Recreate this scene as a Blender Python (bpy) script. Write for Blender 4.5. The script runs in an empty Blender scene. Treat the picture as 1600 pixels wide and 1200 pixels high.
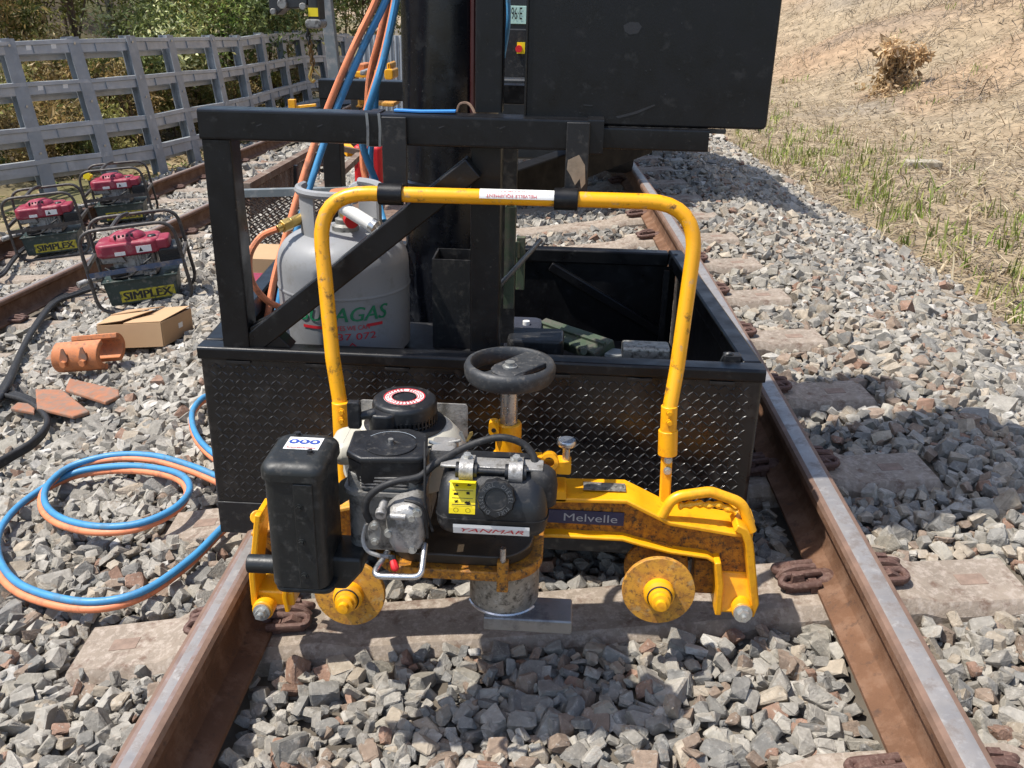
import bpy, bmesh, math, random
import numpy as np
from mathutils import Vector, Matrix, Euler, noise as mnoise

random.seed(7)
rng = np.random.default_rng(7)
SC = bpy.context.scene
COL = SC.collection

# ------------------------------------------------------------------ camera
FPX = 1445.87                     # focal length in pixels of a 1600 px wide picture
PITCH, YAW, ROLL = 0.39671, 0.05407, 0.02258
CAM = np.array([-0.00475, 0.0, 1.42754])
cy, sy = math.cos(YAW), math.sin(YAW); cp, sp_ = math.cos(PITCH), math.sin(PITCH)
F_ = np.array([-sy*cp, cy*cp, -sp_]); R0 = np.array([cy, sy, 0.0]); U0 = np.cross(R0, F_)
R_ = math.cos(ROLL)*R0 + math.sin(ROLL)*U0
U_ = -math.sin(ROLL)*R0 + math.cos(ROLL)*U0
cam = bpy.data.cameras.new('camera')
cam.sensor_width = 36.0
cam.lens = FPX/1600.0*36.0
cam.clip_start, cam.clip_end = 0.05, 500.0
co = bpy.data.objects.new('camera', cam)
COL.objects.link(co)
co.matrix_world = Matrix(((R_[0], U_[0], -F_[0], CAM[0]), (R_[1], U_[1], -F_[1], CAM[1]), (R_[2], U_[2], -F_[2], CAM[2]), (0, 0, 0, 1)))
SC.camera = co

# ------------------------------------------------------------------ light
SUN = Vector((0.52, 0.14, -1.0)).normalized()
EL = math.asin(-SUN.z)
world = bpy.data.worlds.new('World'); SC.world = world; world.use_nodes = True
wn = world.node_tree.nodes; wl = world.node_tree.links
bg = wn['Background']
sky = wn.new('ShaderNodeTexSky'); sky.sky_type = 'NISHITA'; sky.sun_disc = False
sky.sun_elevation = EL
sky.sun_rotation = math.atan2(-SUN.x, -SUN.y) % (2*math.pi)
sky.air_density = 1.0; sky.dust_density = 1.5; sky.ozone_density = 1.0
wl.new(sky.outputs[0], bg.inputs[0]); bg.inputs[1].default_value = 0.15
sl = bpy.data.lights.new('sun', 'SUN'); sl.energy = 4.2; sl.angle = math.radians(0.8); sl.color = (1.0, 0.955, 0.88)
so = bpy.data.objects.new('sun', sl); COL.objects.link(so)
so.rotation_euler = SUN.to_track_quat('-Z', 'Y').to_euler(); so.location = (-8, -3, 16)
vs = SC.view_settings
vs.view_transform = 'Standard'; vs.look = 'None'; vs.exposure = 0.62; vs.gamma = 1.0; vs.use_curve_mapping = False
SC.cycles.max_bounces = 6; SC.cycles.diffuse_bounces = 3; SC.cycles.glossy_bounces = 3; SC.cycles.transmission_bounces = 2
SC.cycles.use_denoising = True

# ------------------------------------------------------------------ surveying helpers
def A(px, py, Y):
    """point of the place that stands at distance Y along the track and is seen at a photo position"""
    d = F_ + R_*(px-800)/FPX + U_*(600-py)/FPX
    return Vector(CAM + d*((Y-CAM[1])/d[1]))
def proj(P):
    d = np.asarray(P, float) - CAM
    z = d @ F_
    return 800+FPX*(d @ R_)/z, 600-FPX*(d @ U_)/z, z
K, CANT, S0, SPC, SKEW = 0.009121, 0.10255, 1.96984, 0.60648, 0.05988
G = 0.7525
def track(s, off, z):
    t = K*s
    return Vector((-(1-math.cos(t))/K + off*math.cos(t), math.sin(t)/K + off*math.sin(t), z + off*CANT))
def lt_x(y): return -4.75 + 0.0932*(y-6.15) - 0.006*max(0.0, y-13.0)**2      # centre of the other track
def ground(x, y):
    off = x + K*y*y/2
    if off >= -1.5:
        if off <= 1.45: return CANT*off - 0.05
        if off <= 2.65: return CANT*1.45 - 0.05 - (off-1.45)*0.27
        b = CANT*1.45 - 0.05 - 1.2*0.27
        if off <= 5.2: return b
        t = off-5.2
        return b + 0.58*t*t/(t+1.6)
    l = x - lt_x(y)
    base = CANT*-1.5 - 0.05
    lb = CANT*x - 0.455
    if l > 1.25:
        xr = lt_x(y)+1.25; zr = CANT*xr - 0.455
        x1 = -1.5 - K*y*y/2
        if x1 - xr < 0.4: return min(base, zr+0.3*(x-xr))
        return base + (zr-base)*float(np.interp((x1-x)/(x1-xr), (0, .12, .32, .58, .85, 1), (0, .10, .36, .46, .86, 1)))
    if l > -1.3: return lb
    e = CANT*(lt_x(y)-1.3) - 0.455
    t = -1.3 - l
    if t < 1.6: return e - 0.04*t
    t -= 1.6
    return e - 0.064 + 0.42*t*t/(t+1.0)
def GP(px, py, lift=0.0):
    d = F_ + R_*(px-800)/FPX + U_*(600-py)/FPX
    t = 0.5
    while t < 60:
        p = CAM + d*t
        if p[2] < ground(p[0], p[1]) + lift: break
        t += 0.01
    return Vector(p)

# ------------------------------------------------------------------ mesh helpers
class MB:
    def __init__(s): s.v = []; s.f = []; s.m = []
    def add(s, vs, fs, mi=0):
        o = len(s.v); s.v += [tuple(p) for p in vs]
        for f in fs: s.f.append(tuple(i+o for i in f)); s.m.append(mi)
        return s
    def box(s, c, size, R=None, mi=0):
        c = Vector(c); h = [a/2 for a in size]
        vs = [Vector((x*h[0], y*h[1], z*h[2])) for x in (-1, 1) for y in (-1, 1) for z in (-1, 1)]
        if R is not None: vs = [R @ q for q in vs]
        return s.add([c+q for q in vs], [(0, 1, 3, 2), (4, 6, 7, 5), (0, 4, 5, 1), (2, 3, 7, 6), (0, 2, 6, 4), (1, 5, 7, 3)], mi)
    def lohi(s, lo, hi, mi=0):
        return s.box([(a+b)/2 for a, b in zip(lo, hi)], [abs(b-a) for a, b in zip(lo, hi)], None, mi)
    def beam(s, p0, p1, w, h, up=(0, 0, 1), mi=0):
        p0 = Vector(p0); p1 = Vector(p1); d = (p1-p0); L = d.length; d.normalize()
        up = Vector(up); r = d.cross(up).normalized(); u = r.cross(d).normalized()
        R = Matrix((r, d, u)).transposed()
        return s.box((p0+p1)/2, (w, L, h), R, mi)
    def cyl(s, p0, p1, r0, r1=None, n=18, caps=True, mi=0):
        p0 = Vector(p0); p1 = Vector(p1); r1 = r0 if r1 is None else r1
        d = (p1-p0).normalized(); a = d.orthogonal().normalized(); b = d.cross(a)
        vs = []
        for p, r in ((p0, r0), (p1, r1)):
            vs += [p + (a*math.cos(2*math.pi*i/n) + b*math.sin(2*math.pi*i/n))*r for i in range(n)]
        fs = [(i, (i+1) % n, n+(i+1) % n, n+i) for i in range(n)]
        if caps: fs += [tuple(range(n-1, -1, -1)), tuple(range(n, 2*n))]
        return s.add(vs, fs, mi)
    def lathe(s, c, prof, n=24, axis=(0, 0, 1), mi=0, closed=False):
        """prof: (radius, height along axis)"""
        c = Vector(c); d = Vector(axis).normalized()
        a = Vector((1, 0, 0)) if abs(d.x) < 0.9 else Vector((0, 1, 0))
        a = (a - d*a.dot(d)).normalized(); b = d.cross(a)
        vs = []; fs = []
        for r, h in prof:
            vs += [c + d*h + (a*math.cos(2*math.pi*i/n)+b*math.sin(2*math.pi*i/n))*max(r, 1e-5) for i in range(n)]
        k = len(prof)
        for j in range(k-1 if not closed else k):
            j2 = (j+1) % k
            fs += [(j*n+i, j*n+(i+1) % n, j2*n+(i+1) % n, j2*n+i) for i in range(n)]
        return s.add(vs, fs, mi)
    def tube(s, pts, r, n=10, closed=False, sub=6, caps=True, mi=0):
        pts = [Vector(p) for p in pts]
        if sub > 1: pts = smooth_path(pts, sub, closed)
        N = len(pts); vs = []; fs = []; ref = None
        for i, p in enumerate(pts):
            if closed: d = pts[(i+1) % N]-pts[i-1]
            else: d = pts[min(i+1, N-1)]-pts[max(i-1, 0)]
            d.normalize()
            if ref is None: ref = d.orthogonal().normalized()
            ref = (ref - d*ref.dot(d)).normalized(); b = d.cross(ref)
            rr = r(i/(N-1)) if callable(r) else r
            vs += [p+(ref*math.cos(2*math.pi*k/n)+b*math.sin(2*math.pi*k/n))*rr for k in range(n)]
        for i in range(N if closed else N-1):
            j = (i+1) % N
            fs += [(i*n+k, i*n+(k+1) % n, j*n+(k+1) % n, j*n+k) for k in range(n)]
        if caps and not closed: fs += [tuple(range(n-1, -1, -1)), tuple((N-1)*n+k for k in range(n))]
        return s.add(vs, fs, mi)
    def prism(s, poly, o, u, v, w, mi=0):
        """polygon (a,b) in plane o + a u + b v, thickened by vector w"""
        o = Vector(o); u = Vector(u); v = Vector(v); w = Vector(w); n = len(poly)
        a = [o+u*p+v*q for p, q in poly]
        fs = [tuple(range(n)), tuple(range(2*n-1, n-1, -1))] + [(i, n+i, n+(i+1) % n, (i+1) % n) for i in range(n)]
        return s.add(a+[p+w for p in a], fs, mi)
    def strip(s, pts, wid, thick, wdir, mi=0):
        """flat bar following pts; wid along wdir, thick across"""
        pts = [Vector(p) for p in pts]; wd = Vector(wdir).normalized(); vs = []; fs = []; N = len(pts)
        for i, p in enumerate(pts):
            d = (pts[min(i+1, N-1)]-pts[max(i-1, 0)]).normalized()
            nn = d.cross(wd).normalized()
            for a, b in ((-1, -1), (1, -1), (1, 1), (-1, 1)): vs.append(p+wd*(a*wid/2)+nn*(b*thick/2))
        for i in range(N-1):
            for k in range(4): fs.append((i*4+k, i*4+(k+1) % 4, i*4+4+(k+1) % 4, i*4+4+k))
        fs += [(3, 2, 1, 0), (N*4-4, N*4-3, N*4-2, N*4-1)]
        return s.add(vs, fs, mi)
    def rbox(s, lo, hi, rad, axis=2, n=5, edge=0.0, mi=0):
        """box with corners rounded about one axis and its two end faces eased by edge"""
        ax = [0, 1, 2]; ax.remove(axis); i, j = ax
        def ring(ins, t):
            r = max(rad-ins, 0.0005); pts = []
            x0, x1, y0, y1 = lo[i]+ins, hi[i]-ins, lo[j]+ins, hi[j]-ins
            for cx_, cy_, a0 in ((x1-r, y1-r, 0), (x0+r, y1-r, 90), (x0+r, y0+r, 180), (x1-r, y0+r, 270)):
                for q in range(n+1):
                    a = math.radians(a0+90*q/n); e = [0, 0, 0]
                    e[i] = cx_+r*math.cos(a); e[j] = cy_+r*math.sin(a); e[axis] = t; pts.append(e)
            return pts
        a, b = lo[axis], hi[axis]
        if edge > 0:
            lv = [(edge, a), (edge*.3, a+edge*.3), (0, a+edge), (0, b-edge), (edge*.3, b-edge*.3), (edge, b)]
        else: lv = [(0, a), (0, b)]
        vs = []; m = 4*(n+1)
        for ins, t in lv: vs += ring(ins, t)
        fs = []
        for q in range(len(lv)-1):
            fs += [(q*m+k, q*m+(k+1) % m, q*m+m+(k+1) % m, q*m+m+k) for k in range(m)]
        fs += [tuple(range(m-1, -1, -1)), tuple((len(lv)-1)*m+k for k in range(m))]
        return s.add(vs, fs, mi)
    def build(s, name, mats, parent=None, bevel=0.0, smooth=40, seg=2):
        me = bpy.data.meshes.new(name)
        off = Vector((0, 0, 0)); p = parent
        while p is not None: off += p.location; p = p.parent
        me.from_pydata([tuple(Vector(q)-off) for q in s.v], [], s.f)
        if not isinstance(mats, (list, tuple)): mats = [mats]
        for m in mats: me.materials.append(m)
        if len(mats) > 1: me.polygons.foreach_set('material_index', s.m)
        bm = bmesh.new(); bm.from_mesh(me); bmesh.ops.recalc_face_normals(bm, faces=bm.faces); bm.to_mesh(me); bm.free()
        if smooth:
            me.polygons.foreach_set('use_smooth', [True]*len(me.polygons))
            me.set_sharp_from_angle(angle=math.radians(smooth))
        o = bpy.data.objects.new(name, me); COL.objects.link(o)
        if parent is not None: o.parent = parent
        if bevel > 0:
            b = o.modifiers.new('b', 'BEVEL'); b.width = bevel; b.segments = seg; b.limit_method = 'ANGLE'; b.angle_limit = math.radians(50)
            b.harden_normals = False
        if smooth and len(me.polygons) < 6000:
            w = o.modifiers.new('w', 'WEIGHTED_NORMAL'); w.keep_sharp = True; w.weight = 60
        return o
def smooth_path(pts, sub, closed=False):
    N = len(pts); out = []
    rngi = range(N) if closed else range(N-1)
    for i in rngi:
        if closed: p0, p1, p2, p3 = pts[i-1], pts[i], pts[(i+1) % N], pts[(i+2) % N]
        else: p0, p1, p2, p3 = pts[max(i-1, 0)], pts[i], pts[i+1], pts[min(i+2, N-1)]
        for k in range(sub):
            t = k/sub
            out.append(0.5*((2*p1)+(p2-p0)*t+(2*p0-5*p1+4*p2-p3)*t*t+(3*p1-p0-3*p2+p3)*t**3))
    if not closed: out.append(pts[-1])
    return out
def fillet(pts, r, n=6):
    """polyline with rounded corners"""
    pts = [Vector(p) for p in pts]; out = [pts[0]]
    for i in range(1, len(pts)-1):
        a, b, c = pts[i-1], pts[i], pts[i+1]
        d1 = (a-b).normalized(); d2 = (c-b).normalized()
        ang = d1.angle(d2); t = min(r/math.tan(ang/2), (a-b).length*.49, (c-b).length*.49)
        p1 = b+d1*t; p2 = b+d2*t
        for k in range(n+1):
            q = k/n; out.append(p1*(1-q)**2 + b*2*q*(1-q) + p2*q*q)
    out.append(pts[-1])
    return out
def thing(name, label, cat, loc=(0, 0, 0), group=None):
    o = bpy.data.objects.new(name, None); COL.objects.link(o); o.location = loc; o.empty_display_size = 0.05
    return tag(o, label, cat, group)
def tag(o, label=None, cat=None, group=None, kind=None):
    if label: o['label'] = label
    if cat: o['category'] = cat
    if group: o['group'] = group
    if kind: o['kind'] = kind
    return o
def tint(o, cols, domain='FACE'):
    """cols: one rgb for each face"""
    at = o.data.attributes.new('tint', 'FLOAT_COLOR', domain)
    a = np.ones((len(cols), 4), np.float32); a[:, :3] = cols
    at.data.foreach_set('color', a.ravel())
_tc = {}
def text_geo(body, size=1.0):
    """flat lettering as vertices and faces, centred on its own box"""
    if body not in _tc:
        cu = bpy.data.curves.new('lettering', 'FONT'); cu.body = body; cu.size = 1.0; cu.resolution_u = 3
        cu.align_x = 'CENTER'; cu.align_y = 'CENTER'; cu.offset = 0.0
        ob = bpy.data.objects.new('lettering', cu); COL.objects.link(ob)
        dg = bpy.context.evaluated_depsgraph_get(); me = bpy.data.meshes.new_from_object(ob.evaluated_get(dg))
        vs = np.array([tuple(v.co) for v in me.vertices]); fs = [tuple(p.vertices) for p in me.polygons]
        bpy.data.objects.remove(ob); bpy.data.curves.remove(cu); bpy.data.meshes.remove(me)
        lo, hi = vs.min(0), vs.max(0); vs = vs - (lo+hi)/2
        _tc[body] = (vs, fs, hi-lo)
    return _tc[body]
def lettering(mb, body, o, u, v, width=None, height=None, mi=0, slant=0.0, bold=0.0):
    """write body at o, along u, upright along v"""
    vs, fs, ext = text_geo(body); o = Vector(o); u = Vector(u).normalized(); v = Vector(v).normalized()
    sx = width/ext[0] if width else height/ext[1]; sy_ = height/ext[1] if height else sx
    nn = u.cross(v).normalized()
    for k in (range(3) if bold else range(1)):
        mb.add([o+u*((q[0]+q[1]*slant)*sx+(k-1)*bold)+v*(q[1]*sy_)+nn*(k*.00025) for q in vs], fs, mi)

# ------------------------------------------------------------------ materials
def M(name, col, rough=0.6, metal=0.0, var=0.15, scale=8.0, bump=0.0, bscale=60.0, wear=None, spec=0.5, attr=False, coat=0.0, sub=None, transl=0.0, objvar=0.0):
    """procedural paint/metal/stone: noise-varied colour, fine relief, optional wear = [(colour, amount, scale, rough, metal)]"""
    m = bpy.data.materials.new(name); m.use_nodes = True
    nt = m.node_tree; N = nt.nodes; L = nt.links; b = N['Principled BSDF']
    tc = N.new('ShaderNodeTexCoord')
    def nz(sc, det=4.0, rg=0.6):
        n = N.new('ShaderNodeTexNoise'); n.inputs['Scale'].default_value = sc; n.inputs['Detail'].default_value = det; n.inputs['Roughness'].default_value = rg
        L.new(tc.outputs['Object'], n.inputs['Vector']); return n
    n1 = nz(scale, 5.0)
    mr = N.new('ShaderNodeMapRange'); mr.inputs[1].default_value = 0.25; mr.inputs[2].default_value = 0.75
    mr.inputs[3].default_value = 1-var; mr.inputs[4].default_value = 1+var
    L.new(n1.outputs['Fac'], mr.inputs[0])
    mul = N.new('ShaderNodeMixRGB'); mul.blend_type = 'MULTIPLY'; mul.inputs[0].default_value = 1.0
    if attr:
        at = N.new('ShaderNodeAttribute'); at.attribute_name = 'tint'; L.new(at.outputs['Color'], mul.inputs[1])
    else: mul.inputs[1].default_value = (*col, 1)
    if objvar:
        oi = N.new('ShaderNodeObjectInfo'); ov = N.new('ShaderNodeMapRange'); ov.inputs[3].default_value = 1-objvar; ov.inputs[4].default_value = 1+objvar; L.new(oi.outputs['Random'], ov.inputs[0])
        mm_ = N.new('ShaderNodeMath'); mm_.operation = 'MULTIPLY'; L.new(mr.outputs[0], mm_.inputs[0]); L.new(ov.outputs[0], mm_.inputs[1]); L.new(mm_.outputs[0], mul.inputs[2])
    else: L.new(mr.outputs[0], mul.inputs[2])
    cur = mul.outputs[0]; rsock = None; msock = None
    rv = N.new('ShaderNodeMapRange'); rv.inputs[1].default_value = 0.3; rv.inputs[2].default_value = 0.7
    rv.inputs[3].default_value = max(0.03, rough-0.1); rv.inputs[4].default_value = min(1, rough+0.12)
    n2 = nz(scale*2.7+3); L.new(n2.outputs['Fac'], rv.inputs[0]); rsock = rv.outputs[0]
    b.inputs['Metallic'].default_value = metal
    for w in wear or []:
        wc, amt, wsc, wr, wm = w
        nw = nz(wsc, 8.0, 0.68)
        th = N.new('ShaderNodeMapRange'); th.inputs[1].default_value = 0.66-amt*0.32-0.05; th.inputs[2].default_value = 0.66-amt*0.32+0.09
        L.new(nw.outputs['Fac'], th.inputs[0])
        mx = N.new('ShaderNodeMixRGB'); L.new(th.outputs[0], mx.inputs[0]); L.new(cur, mx.inputs[1]); mx.inputs[2].default_value = (*wc, 1); cur = mx.outputs[0]
        mxr = N.new('ShaderNodeMixRGB'); L.new(th.outputs[0], mxr.inputs[0]); L.new(rsock, mxr.inputs[1]); mxr.inputs[2].default_value = (wr, wr, wr, 1); rsock = mxr.outputs[0]
        if wm != metal:
            mm = N.new('ShaderNodeMapRange'); L.new(th.outputs[0], mm.inputs[0]); mm.inputs[3].default_value = metal; mm.inputs[4].default_value = wm
            L.new(mm.outputs[0], b.inputs['Metallic'])
    L.new(cur, b.inputs['Base Color']); L.new(rsock, b.inputs['Roughness'])
    b.inputs['Specular IOR Level'].default_value = spec
    if coat: b.inputs['Coat Weight'].default_value = coat; b.inputs['Coat Roughness'].default_value = 0.12
    if sub is not None:
        b.inputs['Transmission Weight'].default_value = 0.0
    if bump:
        nb = nz(bscale, 6.0, 0.65); bp = N.new('ShaderNodeBump'); bp.inputs['Strength'].default_value = bump; bp.inputs['Distance'].default_value = 0.004
        L.new(nb.outputs['Fac'], bp.inputs['Height']); L.new(bp.outputs[0], b.inputs['Normal'])
    if transl:
        tr = N.new('ShaderNodeBsdfTranslucent'); L.new(cur, tr.inputs[0]); ms = N.new('ShaderNodeMixShader'); ms.inputs[0].default_value = transl
        L.new(b.outputs[0], ms.inputs[1]); L.new(tr.outputs[0], ms.inputs[2]); L.new(ms.outputs[0], N['Material Output'].inputs[0])
    return m
RUSTC = (0.10, 0.042, 0.02)
mat = {}
STW = [((0.23, 0.175, 0.125), 0.12, 16, 0.9, 0), ((0.40, 0.38, 0.34), 0.10, 90, 0.95, 0)]
mat['stone'] = M('ballast_stone', (0.3, 0.3, 0.3), 0.88, 0, 0.32, 40, 1.0, 130, attr=True, spec=0.25, wear=STW)
mat['stone1'] = M('near_ballast_stone', (0.3, 0.3, 0.3), 0.88, 0, 0.30, 2.4, 1.0, 7, attr=True, spec=0.25, objvar=0.14, wear=[((0.23, 0.175, 0.125), 0.14, 1.1, 0.9, 0), ((0.40, 0.38, 0.34), 0.14, 5, 0.95, 0)])
mat['concrete'] = M('sleeper_concrete', (0.25, 0.205, 0.162), 0.9, 0, 0.2, 9, 0.6, 140, wear=[((0.35, 0.295, 0.245), 0.42, 55, 0.95, 0), ((0.15, 0.10, 0.075), 0.22, 20, 0.9, 0)], spec=0.25)
mat['rust'] = M('rail_rust', (0.15, 0.078, 0.045), 0.82, 0.1, 0.25, 6, 0.5, 160, wear=[((0.205, 0.118, 0.075), 0.42, 12, 0.85, 0), ((0.085, 0.05, 0.035), 0.18, 30, 0.8, 0)], spec=0.25)
mat['railhead'] = M('polished_rail_head', (0.33, 0.305, 0.285), 0.45, 0.5, 0.18, 10, 0.1, 60, wear=[((0.225, 0.195, 0.175), 0.36, 20, 0.55, 0.4), ((0.42, 0.395, 0.37), 0.2, 36, 0.5, 0.5)])
mat['railshoulder'] = M('brown_rail_shoulder', (0.25, 0.175, 0.145), 0.5, 0.4, 0.2, 14, 0.15, 80, wear=[((0.33, 0.27, 0.25), 0.3, 24, 0.45, 0.5)])
mat['railedge'] = M('rail_head_edge', (0.20, 0.125, 0.09), 0.6, 0.3, 0.25, 20, 0.2, 100)
mat['clip'] = M('rusty_clip', (0.105, 0.055, 0.043), 0.7, 0.2, 0.25, 40, 0.1, 200, wear=[((0.16, 0.10, 0.078), 0.35, 120, 0.85, 0)])
mat['black'] = M('black_enamel', (0.005, 0.005, 0.006), 0.36, 0, 0.2, 5, 0.05, 220, wear=[((0.018, 0.0175, 0.017), 0.12, 34, 0.55, 0), ((0.13, 0.12, 0.10), -0.12, 120, 0.6, 0)], spec=0.36)
mat['blackdust'] = M('dusty_black_enamel', (0.012, 0.012, 0.013), 0.5, 0, 0.25, 6, 0.08, 200, wear=[((0.042, 0.039, 0.035), 0.28, 40, 0.75, 0)], spec=0.4)
mat['matteblack'] = M('matte_black_steel', (0.007, 0.007, 0.008), 0.7, 0, 0.2, 8, 0.05, 200, spec=0.15)
mat['mast'] = M('mast_black', (0.006, 0.007, 0.010), 0.24, 0, 0.2, 4, 0.05, 120, wear=[((0.022, 0.024, 0.027), 0.2, 18, 0.4, 0), ((0.2, 0.2, 0.19), -0.12, 90, 0.6, 0)])
mat['tread'] = M('black_tread_plate', (0.006, 0.006, 0.007), 0.30, 0.0, 0.25, 8, 0.04, 200, wear=[((0.035, 0.03, 0.026), 0.25, 11, 0.5, 0)], spec=0.6)
mat['lug'] = M('worn_tread_lugs', (0.014, 0.014, 0.015), 0.36, 0.0, 0.3, 30, 0.0, 200, wear=[((0.09, 0.086, 0.08), 0.10, 70, 0.45, 0.2)], spec=0.6)
YW = (0.80, 0.365, 0.006)
mat['yellow'] = M('yellow_paint', YW, 0.38, 0, 0.10, 9, 0.06, 130, wear=[((0.64, 0.26, 0.006), 0.30, 24, 0.5, 0), ((0.06, 0.04, 0.02), -0.10, 110, 0.6, 0.2)], spec=0.5)
mat['yellowold'] = M('worn_yellow_paint', (0.56, 0.275, 0.035), 0.55, 0, 0.18, 20, 0.15, 130, wear=[((0.40, 0.18, 0.035), 0.5, 55, 0.65, 0), ((0.11, 0.062, 0.03), 0.26, 100, 0.7, 0), ((0.44, 0.31, 0.14), 0.15, 30, 0.8, 0)], spec=0.35)
mat['yellowgrime'] = M('grimy_yellow_paint', (0.46, 0.19, 0.015), 0.5, 0, 0.25, 18, 0.25, 130, wear=[((0.25, 0.095, 0.012), 0.55, 60, 0.6, 0), ((0.05, 0.032, 0.02), 0.36, 110, 0.6, 0)], spec=0.4)
mat['yellowchip'] = M('chipped_handle_paint', YW, 0.35, 0, 0.08, 8, 0.05, 100, wear=[((0.30, 0.26, 0.2), 0.10, 26, 0.6, 0.2), ((0.02, 0.018, 0.015), 0.14, 34, 0.6, 0)])
mat['plastic'] = M('black_plastic', (0.011, 0.0115, 0.013), 0.40, 0, 0.2, 12, 0.12, 260, wear=[((0.05, 0.047, 0.043), 0.2, 48, 0.7, 0)], spec=0.5)
mat['rubber'] = M('black_rubber', (0.017, 0.017, 0.018), 0.6, 0, 0.2, 20, 0.1, 150, wear=[((0.06, 0.056, 0.052), 0.2, 60, 0.8, 0)], spec=0.35)
mat['handwheel'] = M('handwheel_plastic', (0.028, 0.030, 0.033), 0.5, 0, 0.2, 20, 0.15, 200, wear=[((0.08, 0.076, 0.07), 0.25, 80, 0.75, 0)])
mat['muffler'] = M('black_muffler_metal', (0.012, 0.0135, 0.0135), 0.45, 0, 0.2, 12, 0.1, 180, wear=[((0.045, 0.043, 0.039), 0.22, 50, 0.7, 0)])
mat['castalu'] = M('cast_aluminium', (0.36, 0.35, 0.335), 0.45, 0.55, 0.25, 20, 0.35, 170, wear=[((0.10, 0.092, 0.08), 0.40, 26, 0.7, 0.1)])
mat['castdark'] = M('grey_engine_casting', (0.25, 0.245, 0.23), 0.5, 0.4, 0.25, 18, 0.35, 150, wear=[((0.06, 0.055, 0.05), 0.36, 40, 0.7, 0.1)])
mat['cowl'] = M('off_white_cowl', (0.50, 0.475, 0.40), 0.4, 0, 0.08, 7, 0.05, 90, wear=[((0.20, 0.18, 0.14), 0.14, 12, 0.7, 0)])
mat['steel'] = M('bright_steel', (0.55, 0.55, 0.55), 0.28, 0.9, 0.15, 30, 0.1, 160, wear=[((0.2, 0.19, 0.175), 0.2, 28, 0.5, 0.6)])
mat['zinc'] = M('zinc_bolt', (0.52, 0.52, 0.49), 0.36, 0.8, 0.2, 60, 0.1, 200)
mat['oilsteel'] = M('mottled_steel', (0.30, 0.285, 0.25), 0.45, 0.6, 0.3, 20, 0.3, 150, wear=[((0.08, 0.073, 0.06), 0.36, 70, 0.55, 0.3), ((0.42, 0.40, 0.35), 0.2, 90, 0.6, 0.3)])
mat['barsteel'] = M('machined_bar', (0.24, 0.25, 0.255), 0.4, 0.7, 0.2, 9, 0.1, 100, wear=[((0.11, 0.11, 0.12), 0.3, 12, 0.5, 0.6)])
mat['darkplate'] = M('oily_brown_plate', (0.045, 0.033, 0.022), 0.35, 0.2, 0.3, 12, 0.1, 120, wear=[((0.10, 0.07, 0.04), 0.3, 14, 0.5, 0.1)])
mat['galv'] = M('galvanised_steel', (0.345, 0.368, 0.388), 0.48, 0.35, 0.14, 5, 0.05, 60, wear=[((0.43, 0.45, 0.465), 0.35, 4, 0.5, 0.35)])
mat['galvpost'] = M('galvanised_post', (0.27, 0.292, 0.31), 0.5, 0.3, 0.14, 5, 0.05, 60, wear=[((0.34, 0.36, 0.38), 0.3, 4, 0.55, 0.3)])
mat['bottle'] = M('grey_bottle_paint', (0.245, 0.25, 0.258), 0.5, 0, 0.07, 5, 0.06, 90, wear=[((0.195, 0.192, 0.186), 0.2, 14, 0.65, 0), ((0.08, 0.06, 0.05), -0.12, 80, 0.7, 0)])
mat['orangehose'] = M('orange_hose', (0.70, 0.225, 0.10), 0.5, 0, 0.12, 14, 0.05, 120, wear=[((0.36, 0.14, 0.075), 0.25, 22, 0.7, 0)])
mat['bluehose'] = M('blue_hose', (0.05, 0.23, 0.44), 0.45, 0, 0.15, 14, 0.05, 120, wear=[((0.07, 0.17, 0.26), 0.28, 20, 0.7, 0)])
mat['brass'] = M('brass', (0.58, 0.40, 0.13), 0.35, 0.85, 0.15, 30, 0.05, 120)
mat['red'] = M('red_plastic', (0.56, 0.012, 0.016), 0.45, 0, 0.12, 8, 0.05, 100)
mat['darkred'] = M('dark_red_reflection', (0.035, 0.005, 0.005), 0.4, 0, 0.2, 8)  # colour of the red reflection imitated on the mast
mat['cowlred'] = M('dusty_red_cowl', (0.25, 0.018, 0.042), 0.45, 0, 0.15, 14, 0.06, 120, wear=[((0.30, 0.13, 0.13), 0.28, 14, 0.75, 0)])
mat['greenbase'] = M('dark_green_steel', (0.018, 0.034, 0.030), 0.45, 0, 0.2, 10, 0.1, 120, wear=[((0.12, 0.115, 0.10), 0.25, 16, 0.7, 0)])
mat['frametube'] = M('worn_frame_tube', (0.06, 0.054, 0.05), 0.5, 0.4, 0.25, 12, 0.12, 130, wear=[((0.14, 0.122, 0.108), 0.3, 30, 0.6, 0.4)])
mat['card'] = M('cardboard', (0.44, 0.285, 0.16), 0.85, 0, 0.06, 5, 0.08, 200, spec=0.2)
mat['orangepaint'] = M('orange_paint', (0.48, 0.165, 0.06), 0.65, 0, 0.14, 12, 0.12, 100, wear=[((0.27, 0.12, 0.065), 0.32, 30, 0.8, 0)])
mat['orangerust'] = M('orange_scuffed_steel', (0.29, 0.125, 0.068), 0.78, 0, 0.22, 10, 0.2, 100, wear=[((0.20, 0.135, 0.10), 0.5, 26, 0.8, 0), ((0.36, 0.13, 0.055), 0.25, 14, 0.8, 0)])
mat['rustangle'] = M('rusty_angle_iron', (0.14, 0.088, 0.06), 0.75, 0.2, 0.3, 12, 0.3, 120, wear=[((0.22, 0.17, 0.13), 0.4, 10, 0.8, 0)])
mat['greysteel'] = M('grey_painted_angle', (0.16, 0.18, 0.185), 0.5, 0.2, 0.2, 10, 0.1, 120, wear=[((0.28, 0.27, 0.25), 0.3, 14, 0.7, 0)])
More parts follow.
